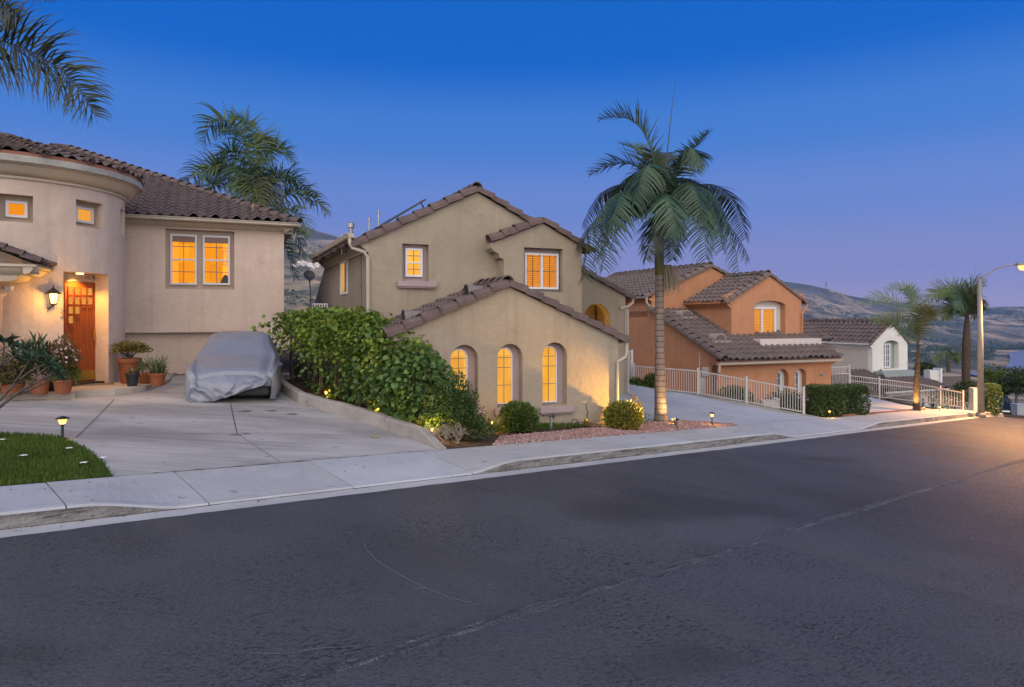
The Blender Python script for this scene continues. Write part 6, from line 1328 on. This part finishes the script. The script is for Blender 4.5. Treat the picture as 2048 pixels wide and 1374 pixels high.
a = pot(104, 781, PS+.35, 15*k_, 24*k_, 'dark shaded pot between the two terracotta pots left of the door', M['black']); mass(a, 160, (0,0,.4), (.16,.14,.2), M['oleander'], (.06,.1), .35)
a = pot(25, 790, PS-.1, 20*k_, 22*k_, 'pot with drooping yellow green leaves half hidden behind the plumeria branches', M['terracotta']); mass(a, 700, (0,0,.42), (.30,.25,.30), M['oleander'], (.08,.16), .3, 'oval', -.3)
P2 = 15.4; k_ = P2/F
a = pot(259, 766, P2, 21.5*k_, 51*k_, 'tall tapered terracotta pot with a round golden jade plant right of the door', M['terracotta']); mass(a, 1500, (0,0,51*k_+.17), (.41,.34,.20), M['jade'], (.035,.06), .7, 'oval', .3, low=-.2)
s_ = MB(); rg = random.Random(12)
for i in range(12): q = rg.uniform(0,6.28); s_.tube([(0,0,51*k_-.05),(.09*math.cos(q),.09*math.sin(q),51*k_+.08),(.25*math.cos(q),.22*math.sin(q),51*k_+.2)], [.026,.02,.008], 6)
s_.tube([(-.12,0,51*k_),(-.28,0,51*k_+.22),(-.33,0,51*k_+.36)], [.012,.008,.004], 5).tube([(-.05,0,51*k_),(-.10,0,51*k_+.35),(-.08,0,51*k_+.52)], [.012,.008,.004], 5); s_.build('stems', M['bark'], a)
P3 = 15.2; k_ = P3/F
a = pot(264.5, 772, P3, 12.2*k_, 26*k_, 'small black pot with a pointed aloe in front of the tall jade pot', M['black']); n = 18; leaves('aloe_leaves', np.array([[0,0,26*k_-.02]]*n)+RNG.normal(size=(n,3))*.012, rdir(n)*np.array([1,1,0])*.75+np.array([0,0,.62]), rdir(n)*.2+np.array([0,0,1]), RNG.uniform(.12,.24,n), .035, M['aloe'], a, 'blade')
a = pot(315, 771, P3+.1, 16*k_, 25*k_, 'terracotta pot with long spiky trailing aloe leaves at the right end of the porch', M['terracotta'])
n = 190; leaves('aloe_leaves', RNG.normal(size=(n,3))*np.array([.08,.08,.05])+np.array([0,0,25*k_+.05]), rdir(n)*np.array([1,1,.3])*.9+np.array([0,0,.45]), rdir(n)*.5+np.array([0,0,1]), RNG.uniform(.12,.30,n), .022, M['aloe'], a, 'blade'); n = 26; leaves('tall_leaves', RNG.normal(size=(n,3))*np.array([.06,.06,.02])+np.array([0,0,25*k_]), rdir(n)*np.array([.5,.5,0])+np.array([0,0,1]), rdir(n), RNG.uniform(.3,.52,n), .028, M['aloe'], a, 'blade')
a = pot(291, 767, P3+.3, 13*k_, 22*k_, 'shaded terracotta pot partly hidden between the black pot and the spiky aloe pot', M['terracotta']); mass(a, 150, (0,0,.35), (.15,.14,.14), M['aloe'], (.07,.13), .25, 'blade', .5)
# door mat
c_ = on_slab(183, 770); mt = thing('door_mat', (c_.x, c_.y, H1.o.z+FLOOR), 'patterned door mat on the porch in front of the wooden door', 'mat', R(30))
b = MB().box(-.45, .45, -.24, .24, .002, .014); b.build('backing', M['mat'], mt); b = MB()
for i in range(5): b.bar((-.42+.21*i, -.22, .017), (-.30+.17*i, .22, .017), .02, .004)
for i in range(3): b.bar((-.43, -.2+.2*i, .0175), (.43, -.2+.2*i, .0175), .022, .004)
b.build('pattern', M['iron'], mt)
# ------------------------------------------------------------------ garden lights
def path_light(base, H, r, label, energy, cap=True, group='lit path lights'):
    o = thing('path_light', base, label, 'garden light', 0, group)
    MB().tube([(0,0,-.05),(0,0,H*.62)], r*.22, 8).lathe([(r*.3,H*.60),(r*.5,H*.63),(r*.5,H*.65)], (0,0,0), 10).build('post', M['black'], o)
    MB().lathe([(r*.46,H*.65),(r*.72,H*.88)], (0,0,0), 12).build('lamp_glass', M['path_lamp'], o)
    if cap: MB().lathe([(r*.74,H*.87),(r*1.12,H*.88),(r*1.1,H*.91),(r*.45,H*.98),(r*.2,H)], (0,0,0), 8).build('cap', M['iron'], o)
    plight('path_lamp', Vector(base)+Vector((0,0,H*.70)), energy, AMBER, .05); return o
b_ = gp(125, 878); path_light(b_, 46/F*b_.y, 11.5/F*b_.y, 'lantern path light with a dark cap on the lawn edge', 14)
b_ = gp(1424, 852); path_light(b_, 28/F*b_.y, 5.2/F*b_.y, 'lantern path light at the tip of the pink gravel bed', 18)
b_ = gp(1345, 849); path_light(b_, 13/F*b_.y, 3/F*b_.y, 'tiny garden light standing right of the uplit palm trunk', 5, False)
b_ = gp(1659, 836); path_light(b_, 17/F*b_.y, 3.4/F*b_.y, 'small orange garden light in front of the left clipped hedge', 12)
b_ = gp(1848, 822); path_light(b_, 9/F*b_.y, 2.6/F*b_.y, 'small garden light just right of the young palm trunk', 8, False)
b_ = gp(1879, 823); path_light(b_, 11/F*b_.y, 2.6/F*b_.y, 'small garden light at the end of the brick edge near the end railing', 8, False)
def spot_fixture(base, target, energy, label, angle=70, col=AMBER, blend=.7, size=.03):
    o = thing('ground_spotlight', base, label, 'garden light', 0, 'ground spotlights'); d = (Vector(target)-Vector(base)).normalized()
    MB().tube([(0,0,-.25),(0,0,.07)], .012, 6).build('stake', M['black'], o); MB().tube([Vector((0,0,.08))-d*.05, Vector((0,0,.08))+d*.05], [.020,.026], 10).build('lamp_head', M['black'], o)
    MB().tube([Vector((0,0,.08))+d*.051, Vector((0,0,.08))+d*.053], [.020,.020], 10).build('lamp_lens', M['path_lamp'], o)
    plight('spot_lamp', Vector(base)+Vector((0,0,.08))+d*.07, energy, col, size, angle, target, blend)
b_ = PB+Vector((.22,-.52,0)); b_.z = G(b_.x,b_.y); spot_fixture(b_, PB+Vector((0,0,1.2)), 110, 'small black ground spotlight aimed at the tall palm trunk', 110, (1,.60,.20))
b_ = H2.w(3.2, -.58, 0); b_.z = G(b_.x, b_.y)+.16; wl_ = H2.w(-.6, 0, 1.25); spot_fixture(b_, wl_, 1500, 'small black ground spotlight in the gravel aimed at the garage wall', 62, AMBER, 1.0)
b_ = p3b+Vector((-.30,-.34,.02)); spot_fixture(b_, p3b+Vector((0,0,1.4)), 230, 'small ground spotlight aimed at the young palm trunk', 110, (1,.60,.20))
b_ = gp(838, 880); plight('hedge_lamp', b_+Vector((.16,.10,.22)), 34, (1.0,.58,.08), .04); path_light(b_+Vector((.22,.12,0)), .20, .035, 'small yellow garden light hidden among the plants at the front end of the hedge', .5, False)
b_ = gp(618, 806); path_light(b_+Vector((.32,.2,0)), .26, .05, 'small yellow garden light in the planting behind the planter kerb near the car', 12, False)
b_ = gp(722, 838); path_light(b_+Vector((.30,.2,0)), .22, .04, 'small yellow garden light under the middle of the vine hedge', 18, False)
b_ = gp(978, 866); path_light(b_+Vector((.05,.25,0)), .2, .04, 'small yellow garden light against the garage wall behind the tall shrub', 18, False)
b_ = H3.w(-1.0, 3.0, .25); path_light(b_, .3, .05, 'small garden light in the side yard below the terracotta wall', 55, False)
# ------------------------------------------------------------------ pipe stand and garden ornaments at the garage wall
b_ = gp(1103, 860)+Vector((0,.15,0)); k_ = b_.y/F; ps = thing('pipe_stand', b_, 'rusty metal pipe stand under the right arched window', 'pipe'); MB().tube([(0,0,-.05),(0,0,27*k_)], .030, 8).lathe([(.06,0),(.055,.03)], (0,0,0), 8).build('pipe', M['steel'], ps); MB().tube([(-.05,0,25*k_),(.07,0,28*k_)], .034, 8).tube([(.05,0,20*k_),(.05,0,27*k_)], .02, 6).build('valve', M['iron'], ps)
b_ = gp(1150, 856)+Vector((0,.1,0)); k_ = b_.y/F; tr = thing('ornamental_tricycle', b_, 'small rusty metal tricycle planter ornament left of the golden bush', 'garden ornament')
def ringw(name, c, r, mat, tilt=0.4):
    m = MB(); pts = [Vector((r*math.cos(a)*math.cos(tilt), r*math.cos(a)*math.sin(tilt), r*math.sin(a)))+Vector(c) for a in [2*math.pi*i/20 for i in range(21)]]; m.tube(pts, .010, 5, False)
    for i in range(0, 20, 3): m.tube([Vector(c), pts[i]], .004, 4)
    return m.build(name, mat, tr)
ringw('front_wheel', (0,0,8*k_), 8*k_, M['iron']); ringw('rear_wheel', (38*k_,.12,6*k_), 6*k_, M['mortar'])
MB().tube([(0,0,8*k_),(.10,0,.12),(25*k_,.05,8*k_),(38*k_,.12,6*k_)], .009, 6).tube([(24*k_,.05,10*k_),(26*k_,0,30*k_),(22*k_,-.03,45*k_),(26*k_,-.03,47*k_)], .010, 6).build('frame', M['iron'], tr); MB().lathe([(.03,0),(.055,.12),(.03,.16)], (24*k_,-.02,3*k_), 10).build('planter_cup', M['brass'], tr)
# medallion plaque and low block behind the railing
b_ = at(1404, 790, 22.9); md = thing('ornamental_plaque', b_, 'pale scrolled metal plaque standing behind the railing post', 'garden ornament'); k_ = 22.9/F; m = MB(); w_, h_ = 11*k_/2, 33*k_
m.bar((-w_,0,0),(-w_,0,h_),.03).bar((w_,0,0),(w_,0,h_),.03).bar((-w_,0,h_),(w_,0,h_),.03).bar((-w_,0,.02),(w_,0,.02),.03)
for cz, r in ((h_*.28,.07),(h_*.55,.055),(h_*.78,.06)): m.tube([(r*math.cos(a),0,cz+r*math.sin(a)) for a in [2*math.pi*i/12 for i in range(13)]], .014, 5, False)
m.build('scrollwork', M['trim_three'], md); MB().box(-w_, w_, .015, .025, .02, h_).build('backing', M['steel'], md)
b_ = at(1545, 812, 22.3); pbk = thing('low_block_pier', b_, 'low pale block pier behind the lower end of the railing', 'pier'); MB().box(-.32, .22, 0, .3, -.4, .18).build('block', M['trim_three'], pbk, False, .01); MB().box(.10, .24, -.03, .33, .18, .24).build('cap', M['trim_three'], pbk)
# brick edge beside the third pavement
e0, e1 = gp(1662,836), gp(1902,826); be = MB()
for i in range(60):
    t = i/60; s_ = 21.4+8.0*t; x, y = xy(s_, BACK+.12); be.box(x-.055, x+.055, y-.05, y+.05, G(x,y)-.03, G(x,y)+.035+.012*random.random())
tag(be.build('brick_edging', painted('red_brick', (.26,.11,.07), .9, .4)), 'low red brick edging along the pavement before the third driveway', 'edging')
# fallen blossoms on the lawn, leaves on the drive
for i, (px, py, lab) in enumerate([(47,921,'large fallen white blossom at the left of the lawn'),(138,905,'fallen white blossom on the lawn below the path light'),(167,936,'fallen white blossom near the right edge of the lawn'),(4,888,'fallen white blossom at the far left of the lawn'),(205,924,'pale dry flower lying on the lawn edge beside the driveway')]):
    b_ = gp(px, py)+Vector((0,0,.05)); o = leaves('fallen_blossom', np.zeros((5,3)), np.array([(math.cos(a),math.sin(a),.25) for a in [i+2*math.pi*k/5 for k in range(5)]]), np.array([(0,0,1.)]*5), .055, .04, M['white_petal'], None, 'oval'); o.location = b_; tag(o, lab, 'flower', 'fallen blossoms on the lawn')
b_ = gp(748, 877)+Vector((0,0,.012)); o = leaves('fallen_leaf', np.zeros((2,3)), np.array([(1,.2,.1),(-.6,.5,.1)]), np.array([(0,0,1.)]*2), .09, .06, M['yellow_petal'], None, 'oval'); o.location = b_; tag(o, 'yellow fallen leaf on the driveway near the planter kerb', 'leaf')
lt_ = []
for i in range(420):
    s_ = random.uniform(-4, 30); n_ = KERB - abs(random.gauss(0, .06)) - .01 if i % 3 else random.uniform(KERB+.05, BACK)
    x, y = xy(s_, n_); lt_.append((x, y, zr(s_) + (.012 if n_ < KERB else kh(s_)*(1-(n_-KERB)/(BACK-KERB)) + .13*(n_-KERB)/(BACK-KERB) + .016)))
n = len(lt_); tag(leaves('leaf_litter', np.array(lt_), rdir(n)*np.array([1,1,.08]), np.array([[0,0,1.]]*n)+rdir(n)*.2, RNG.uniform(.015,.05,n), RNG.uniform(.008,.022,n), leafmat('litter_leaf', [(.06,.045,.03), (.11,.08,.045), (.035,.03,.022)], .1), None, 'diamond'), 'dry leaf litter scattered along the gutter and pavement', 'leaf litter', kind='stuff')
# ------------------------------------------------------------------ street lamp
sb_ = gp(1962, 828); sl = thing('street_lamp', sb_, 'tall pale street lamp post with a curved arm and a lit orange head', 'street lamp'); f = lambda px, py: at(px, py, sb_.y) - sb_
tp = f(1959, 558); MB().tube([(0,0,-.1),(0,0,.05)], [.17,.15], 14).tube([(0,0,.05), tp], [.115,.075], 14).build('pole', M['pole'], sl, True)
MB().tube([bez([f(1960,562), f(1985,536), f(2003,531), f(2032,531)], i/14) for i in range(15)], [.030-.008*i/14 for i in range(15)], 8).build('arm', M['pole'], sl, True)
hd = f(2042, 530); k_ = sb_.y/F
MB().bar((hd.x-10*k_, hd.y, hd.z+.02), (hd.x+12*k_, hd.y, hd.z+.01), .20, .08).bar((hd.x-8*k_,hd.y,hd.z+.07),(hd.x-4*k_,hd.y,hd.z+.07),.05,.08).build('lamp_head', M['pole'], sl, False, .02); MB().lathe([(.03,-.20),(.11,-.16),(.15,-.03)], (hd.x+2*k_, hd.y-.03, hd.z), 14).build('lamp_lens', M['street_lamp'], sl)
plight('street_lamp_light', sb_ + hd + Vector((.05,-.05,-.24)), 9500, (1.0,.46,.14), .12, 150, sb_ + hd + Vector((1.6,-3.0,-6)), .5)
# utility cabinet, hedges by the lamp
b_ = at(1952, 826, 27.5); uc = thing('utility_cabinet', b_, 'narrow white utility cabinet left of the street lamp pole', 'cabinet'); k_ = 27.5/F; MB().box(-5*k_, 5*k_, 0, .3, -.1, 50*k_).build('body', M['bin'], uc, False, .015); MB().box(-4*k_, 4*k_, -.012, -.002, .1, 46*k_).build('door', M['trim_three'], uc)
MB().bar((8*k_,-.1,0),(5*k_,.1,20*k_),.03,.3).build('leaning_board', M['white'], uc)
box_hedge('street_hedge', at(1910, 815, 30), .95, .4, .72, 'dark hedge behind the end railing, left of the utility cabinet', 1500, M['hedge'], None, (.06,.1))
box_hedge('tall_street_hedge', at(1979, 826, 27.5), .30, .35, 1.15, 'narrow upright hedge right of the street lamp pole', 3800, M['bush_dark'], None, (.05,.08))
bush('rounded_shrub', at(1935,800,36), .8, .6, .55, 'rounded green shrub at the foot of the thick palm trunk', M['tree_leaf'], 900, (.08,.14), .5, 'shrub')
# ------------------------------------------------------------------ parked car and bins beyond the crest
def parked_car(loc, rz, label):
    o = thing('parked_car', loc, label, 'car', rz)
    b = MB(); P_ = [(0,.35,.88),(.05,.62,.92),(.9,.86,.95),(1.35,.92,.95),(2.1,1.38,.78),(2.8,1.47,.74),(3.6,1.36,.76),(4.2,1.0,.92),(4.6,.85,.90),(4.65,.4,.88)]
    for y, T, w in P_: b.v += [(-w*.96,y,.22),(-w,y,.5),(-w*.98,y,min(T,.85)),(-w*(.80 if T>1 else .86),y,T-.03),(0,y,T+.01),(w*(.80 if T>1 else .86),y,T-.03),(w*.98,y,min(T,.85)),(w,y,.5),(w*.96,y,.22)]
    for i in range(len(P_)-1):
        for j in range(8): b.f.append((i*9+j, i*9+j+1, (i+1)*9+j+1, (i+1)*9+j))
    b.f += [tuple(range(9)), tuple(reversed(range(len(b.v)-9, len(b.v))))]; bd = b.build('body', M['carpaint'], o, True); bd.data.set_sharp_from_angle(angle=R(35))
    MB().add([(-.80,1.42,.95),(.80,1.42,.95),(.66,2.06,1.355),(-.66,2.06,1.355)], [(0,1,2,3)]).build('windscreen', M['glass'], o)
    for s_ in (-1, 1):
        MB().box(s_*.58-.2, s_*.58+.2, -.02, .06, .60, .72).build('headlight', M['head'], o, False, .03); MB().box(s_*1.05-.09, s_*1.05+.09, 1.5, 1.62, .92, 1.05).build('wing_mirror', M['carpaint'], o, False, .03)
        for y in (.85, 3.65):
            w = MB().lathe([(.20,-.1),(.32,-.09),(.33,0),(.32,.09),(.20,.1)], (0,0,0), 20); t = w.build('tyre', M['rubber'], o, True); t.location = (s_*.82, y, .33); t.rotation_euler = (0, R(90), 0)
    MB().box(-.5, .5, -.015, .04, .36, .58).build('grille', M['black'], o); MB().box(-.26, .26, -.035, -.017, .40, .52).build('number_plate', M['plate'], o); return o
cz = at(2012, 834, 55); parked_car(cz, R(-24), 'dark blue car parked facing the camera beyond the end of the street')
b_ = at(2036, 834, 52); bn = thing('trash_bin', b_, 'pale grey wheeled trash bin beside the dark parked car', 'bin'); MB().add([(-.26,-.28,0),(.26,-.28,0),(.26,.28,0),(-.26,.28,0),(-.32,-.36,.95),(.32,-.36,.95),(.32,.36,.95),(-.32,.36,.95)], [(0,3,2,1),(4,5,6,7),(0,1,5,4),(1,2,6,5),(2,3,7,6),(3,0,4,7)]).build('body', M['bin'], bn); MB().box(-.34,.34,-.40,.38,.955,1.02).build('lid', M['bin'], bn, False, .02)
mb = MB(); q = at(2010, 834, 55); mb.v = [(q.x-9,q.y-16,q.z-.03+1.2),(q.x+14,q.y-16,q.z-.03+1.2),(q.x+14,q.y+14,q.z-.6),(q.x-9,q.y+14,q.z-.6)]; 
# ------------------------------------------------------------------ valley, lake and hills
def interp(x, T):
    if x <= T[0][0]: return T[0][1]
    for (a, b), (c, d) in zip(T[:-1], T[1:]):
        if x <= c: return b+(d-b)*(x-a)/(c-a)
    return T[-1][1]
RID = [(-1.4,.15),(-.75,.155),(-.42,.150),(-.30,.132),(-.25,.117),(-.15,.085),(0,.055),(.15,.045),(.30,.054),(.40,.054),(.43,.050),(.47,.0425),(.50,.033),(.535,.0265),(.60,.0215),(.66,.0155),(.74,.0175),(.9,.018),(1.6,.03)]
def far_z(X, Y):
    u = X/Y; vd = interp(u, [(-.5,-20),(-.2,-22),(.3,-95),(2,-95)]); hs = interp(u, [(-.5,380),(-.2,420),(.35,1700),(.55,2250),(2,2500)]); R0 = 4600.0
    near = interp(Y, [(40,-14),(90,-20),(200,-34),(500,-70),(900,-95),(1e5,-95)]); z = max(near, vd) if Y < 900 else vd
    if Y > hs:
        t = min(1.25, (Y-hs)/(R0-hs)); top = CAMZ+interp(u, RID)*R0; tt = min(1, t); sh = tt**1.25*(.85+.15*tt)
        z = vd + (top-vd)*sh; amp = (top-vd)*.16*math.sin(math.pi*min(1,tt))**.8 + 4
        p = (X/900.0, Y/1300.0, 0); z += amp*(mnoise.fractal(p, .9, 2.1, 6) if True else 0)
        z += 3.0*mnoise.noise((X/60, Y/90, 2))*tt
        if t > 1: z = z - (t-1)*900
    return z
Ys = [45*(1.034**i) for i in range(148)]; us = lin(-1.35, 1.5, .0105)
V = np.array([(u*Y, Y, far_z(u*Y, Y)) for Y in Ys for u in us]); m_ = len(us)
Fc = np.array([(i*m_+j, i*m_+j+1, (i+1)*m_+j+1, (i+1)*m_+j) for i in range(len(Ys)-1) for j in range(m_-1)])
o = rawmesh('hills', V, Fc, M['hill'], None, True); o['kind'] = 'structure'
lk = [at(2021,706,1950),at(2060,703,2000),at(2200,700,2100),at(2500,705,1900),at(2400,752,1250),at(2100,756,1250),at(2052,752,1270),at(2030,748,1300),at(2012,738,1420),at(2000,745,1330),at(1985,748,1300),at(1990,742,1360),at(2016,730,1520),at(2022,718,1700)]
lk = [(p.x/p.y, p.y) for p in lk]; mb = MB(); LZ_ = -91.5
pts = []
for px, py in [(2016,706),(2040,701),(2090,698),(2250,698),(2500,706),(2500,752),(2120,757),(2075,754),(2040,750),(2018,744),(1985,748),(1950,751),(1935,746),(1965,742),(2000,738),(2018,727),(2020,715)]:
    rx, rz = ray(px, py); Y = (LZ_-CAMZ)/rz; pts.append((rx*Y, Y, LZ_))
mb.v = pts; mb.f = [tuple(range(len(pts)))]; o = mb.build('lake', M['water']); o['kind'] = 'structure'
# wooded valley floor: far, countless trees
rg = random.Random(17); P_ = []; SZ = []
for i in range(900):
    px = rg.uniform(1690, 2110); py = rg.triangular(686, 726, 700)
    if px > 1990 and 700 < py < 757: continue
    if rg.random() < .55 and not (mnoise.noise((px*.02, py*.08, 0)) > -.1): continue
    rx, rz = ray(px, py); Y = (-94-CAMZ)/rz; P_.append((rx*Y, Y, far_z(rx*Y, Y))); SZ.append(rg.uniform(2.2, 5.5))
n = len(P_); k = 46; d = rdir(n*k); c = np.repeat(np.array(P_), k, 0); s = np.repeat(np.array(SZ), k)
pp = c + d*np.array([1.15,1.15,.8])*s[:,None]*(.55+.45*RNG.random(n*k))[:,None] + np.stack([np.zeros(n*k), np.zeros(n*k), s*.75], 1)
tag(leaves('valley_woodland', pp, unit(d+rdir(n*k)*.6), rdir(n*k), s*.75, s*.5, M['wood'], None, 'diamond'), 'hazy belt of trees on the valley floor by the lake', 'woodland', kind='stuff')
# scrub dotted over the hillsides
P_ = []; SZ = []
for i in range(2600):
    u = rg.uniform(.40, .80) if i % 4 else rg.uniform(-.36, -.22); Y = rg.uniform(2450, 4400) if u > 0 else rg.uniform(600, 4300); X = u*Y
    if mnoise.fractal((X/420, Y/620, 5), .8, 2, 4) < .05: continue
    P_.append((X, Y, far_z(X, Y))); SZ.append(rg.uniform(3.5, 9) if u > 0 else rg.uniform(2.5,7))
n = len(P_); k = 16; d = rdir(n*k); c = np.repeat(np.array(P_), k, 0); s = np.repeat(np.array(SZ), k); pp = c + d*np.array([1.7,1.2,.5])*s[:,None]*RNG.random((n*k,1))**.4
tag(leaves('hillside_scrub', pp, d, rdir(n*k), s*.9, s*.6, M['wood'], None, 'diamond'), 'dark scrub dotted over the dry hillsides', 'scrub', kind='stuff')
# white houses on the left hillside
def far_house(base, w, d, h, label, group, name='hillside_house', flat=False):
    o = thing(name, base, label, 'house', rg.uniform(-.5,.5), group); MB().box(-w/2, w/2, -d/2, d/2, -6, h).build('wall', M['far_wall'], o)
    MB().prism([(-w/2-.5,h),(w/2+.5,h),(0,h+w*.22)], -d/2-.5, d/2+.5).build('roof', M['far_roof'] if not flat else M['far_wall'], o); return o
def on_far(px, py):
    rx, rz = ray(px, py); Y = 200.0
    while Y < 5000 and CAMZ+rz*Y > far_z(rx*Y, Y): Y += 15
    return Vector((rx*Y, Y, far_z(rx*Y, Y)))
for i in range(24):
    px = 588 + 52*(i+.5)/24 + rg.uniform(-1.5,1.5); py = 531+rg.uniform(-2,5)+abs(px-606)*.06; b_ = on_far(px, py); far_house(b_, rg.uniform(7,13), 8, rg.uniform(3,6), 'tiny white house in the bright cluster on the left hillside', 'white houses on the left hillside', flat=True)
b_ = on_far(1652, 582); at_ = thing('radio_mast', b_, 'thin radio mast standing on the right hand ridge', 'mast'); MB().bar((0,0,-10),(0,0,56),2.0).build('mast', M['iron'], at_); MB().bar((0,0,36),(0,0,52),4.2).build('antenna', M['iron'], at_)
# ------------------------------------------------------------------ houses and trees just beyond the street
b_ = at(1912, 800, 70); lo_ = thing('lower_house', b_, 'low house with a brown hipped roof below the street, left of the lamp', 'house', R(20)); k_ = 70/F
MB().box(-2.6, 2.6, 0, 4, -3, .75).build('wall', M['trim_three'], lo_)
tile_roof('roof', M['tile_three'], lo_, (-3.2,-.4,.75), (1,0,0), (0,.93,.36), [(0,0),(6.4,0),(4.4,2.4),(2.0,2.4)], .34, .4); tile_roof('roof', M['tile_three'], lo_, (-3.2,4.4,.75), (0,-1,0), (.93,0,.36), [(0,0),(4.8,0),(2.4,2.4),(2.3,2.4)], .34, .4)
caps(MB(), (-3.2,-.4,.8), (-1.1,1.85,1.72), .12, .4).build('hip_tiles', M['tile_cap'], lo_)
b_ = at(1925, 782, 95); l2 = thing('valley_house', b_, 'wide brown roofed house behind the lower house, under the distant palm', 'house', R(12)); MB().box(-4.5, 4, 0, 5, -3, .8).build('wall', M['trim_three'], l2); tile_roof('roof', M['tile_three'], l2, (-5,-.5,.8), (1,0,0), (0,.93,.36), [(0,0),(9.5,0),(7,2.8),(2.5,2.8)], .4, .5, res=4)
b_ = at(1872, 770, 52); ch = thing('white_chimney', b_, 'white stuccoed chimney right of the white house', 'chimney'); k_ = 52/F; MB().box(-12*k_, 7*k_, 0, .8, -1, 29*k_).build('stack', M['stucco_four'], ch); MB().box(7*k_+.003, 11*k_, -.1, .8, -1, 33*k_).build('pier', M['white'], ch)
b_ = at(606, 715, 30); nb_ = thing('rear_house', b_, 'small brown rear house with a low roof behind the hedge', 'house', H2.rot); k_ = 30/F; MB().box(-6*k_, 3, 0, 3, -3, 20*k_).build('wall', M['stucco_side'], nb_); MB().add([(-14*k_,-.4,24*k_),(3.2,-.4,24*k_),(3.2,2,24*k_+.7),(-2*k_,2,24*k_+.7),(-14*k_,-.4,21*k_),(3.2,-.4,21*k_)], [(0,1,2,3),(0,4,5,1)]).build('roof', M['tile_three'], nb_)
b_ = at(619, 575, 24); b0 = at(621, 594, 24); sd = thing('satellite_dish', b0, 'dark satellite dish on a short pole beside the olive house', 'dish'); d_ = MB(); d_.lathe([(.02,0),(.10,.012),(.17,.04),(.20,.06),(.20,.066),(.17,.045),(.0,.004)], (0,0,0), 20); o = d_.build('dish', M['iron'], sd, True); o.location = b_-b0+Vector((-.02,0,-.38)); o.location = at(618,552,24)-b0; o.rotation_euler = (R(62), R(15), R(20)); MB().tube([(0,0,-.6),(0,0,.25),at(618,553,24)-b0], .03, 6).build('pole', M['steel'], sd)
b_ = at(640, 607, 19.5); ac = thing('air_conditioner', b_+Vector((0,0,0)), 'white slatted top of a unit peeking over the hedge beside the olive house', 'appliance'); MB().box(-.22,.22,0,.3,-.9,0).build('casing', M['white'], ac, False, .02)
m = MB()
for i in range(6): m.box(-.2+i*.07, -.165+i*.07, -.012, -.002, -.3, -.02)
m.build('grille', M['black'], ac)
def tree(name, base, h, rx, ry, rz, label, mat, n=1800, L=(.2,.4), group=None, cz=None, clumps=9):
    o = thing(name, base, label, 'tree', 0, group); r = random.Random(int(base[0]*10)); MB().tube([(0,0,-1),(rx*.03,0,h*.4),(0,0,h*.8)], [h*.05,h*.035,h*.012], 8).build('trunk', M['bark'], o)
    lim = MB(); PP, DD = [], []; cz = h-rz if cz is None else cz
    for c in range(clumps):
        d = Vector((r.uniform(-1,1), r.uniform(-1,1), r.uniform(-.7,1))).normalized()*r.uniform(.35,.72); cc = np.array([d.x*rx, d.y*ry, cz+d.z*rz]); lim.tube([(0,0,h*.3),(cc[0]*.5,cc[1]*.5,h*.3+(cc[2]-h*.3)*.6),tuple(cc)], [h*.018,h*.012,h*.005], 5)
        q, dd = shell_points(n//clumps, rx*.48, ry*.48, rz*.42, .6, lump=.4, low=-.95); PP.append(q+cc); DD.append(dd)
    lim.build('limbs', M['bark'], o); PP = np.concatenate(PP); DD = np.concatenate(DD); l_ = RNG.uniform(*L, len(PP)); leaves('crown', PP, unit(DD+rdir(len(DD))*.9), rdir(len(DD))+np.array([0,0,.4]), l_, l_*.55, mat, o, 'diamond'); return o
for px, py, Y, h, rx, lab, mt in ((2012,800,75,4.1,2.6,'dark green round tree behind the parked car','tree_leaf'), (2052,810,68,3.9,2.4,'dark tree at the right edge behind the bins','tree_leaf'), (2032,800,62,2.6,1.8,'shorter dark tree above the roof of the parked car','tree_leaf'), (1984,790,66,2.6,1.2,'lime green tree just right of the lamp post','tree_lime'), (2000,795,64,1.6,.9,'small lime green tree left of the parked car','tree_lime'), (1848,765,85,2.6,1.7,'small dark tree above the white chimney','tree_leaf')):
    b_ = at(px, py, Y); tree('street_tree', b_, h, rx, rx, h*.42, lab, M[mt], 2600, (.14,.32) if Y < 80 else (.2,.4), 'trees beyond the end of the street', clumps=13)
bush('roadside_bush', at(2022,822,58), 1.0, .7, .35, 'low yellow green bush beside the dark parked car', M['tree_lime'], 900, (.1,.2), .5, 'bush')
# ------------------------------------------------------------------ evening haze in the valley air
hz = MB().box(-8200, 10400, -240, 6900, -135, 760).build('haze', None); hz['kind'] = 'stuff'; tag(hz, 'thin blue evening haze in the valley air', 'haze')
hm = bpy.data.materials.new('evening_haze'); hm.use_nodes = True; t_ = hm.node_tree; t_.nodes.clear(); ho = t_.nodes.new('ShaderNodeOutputMaterial'); pv2 = t_.nodes.new('ShaderNodeVolumePrincipled')
pv2.inputs['Density'].default_value = 0.000048; pv2.inputs['Color'].default_value = (.11,.38,1.0,1); t_.links.new(pv2.outputs[0], ho.inputs['Volume']); hz.data.materials.append(hm)
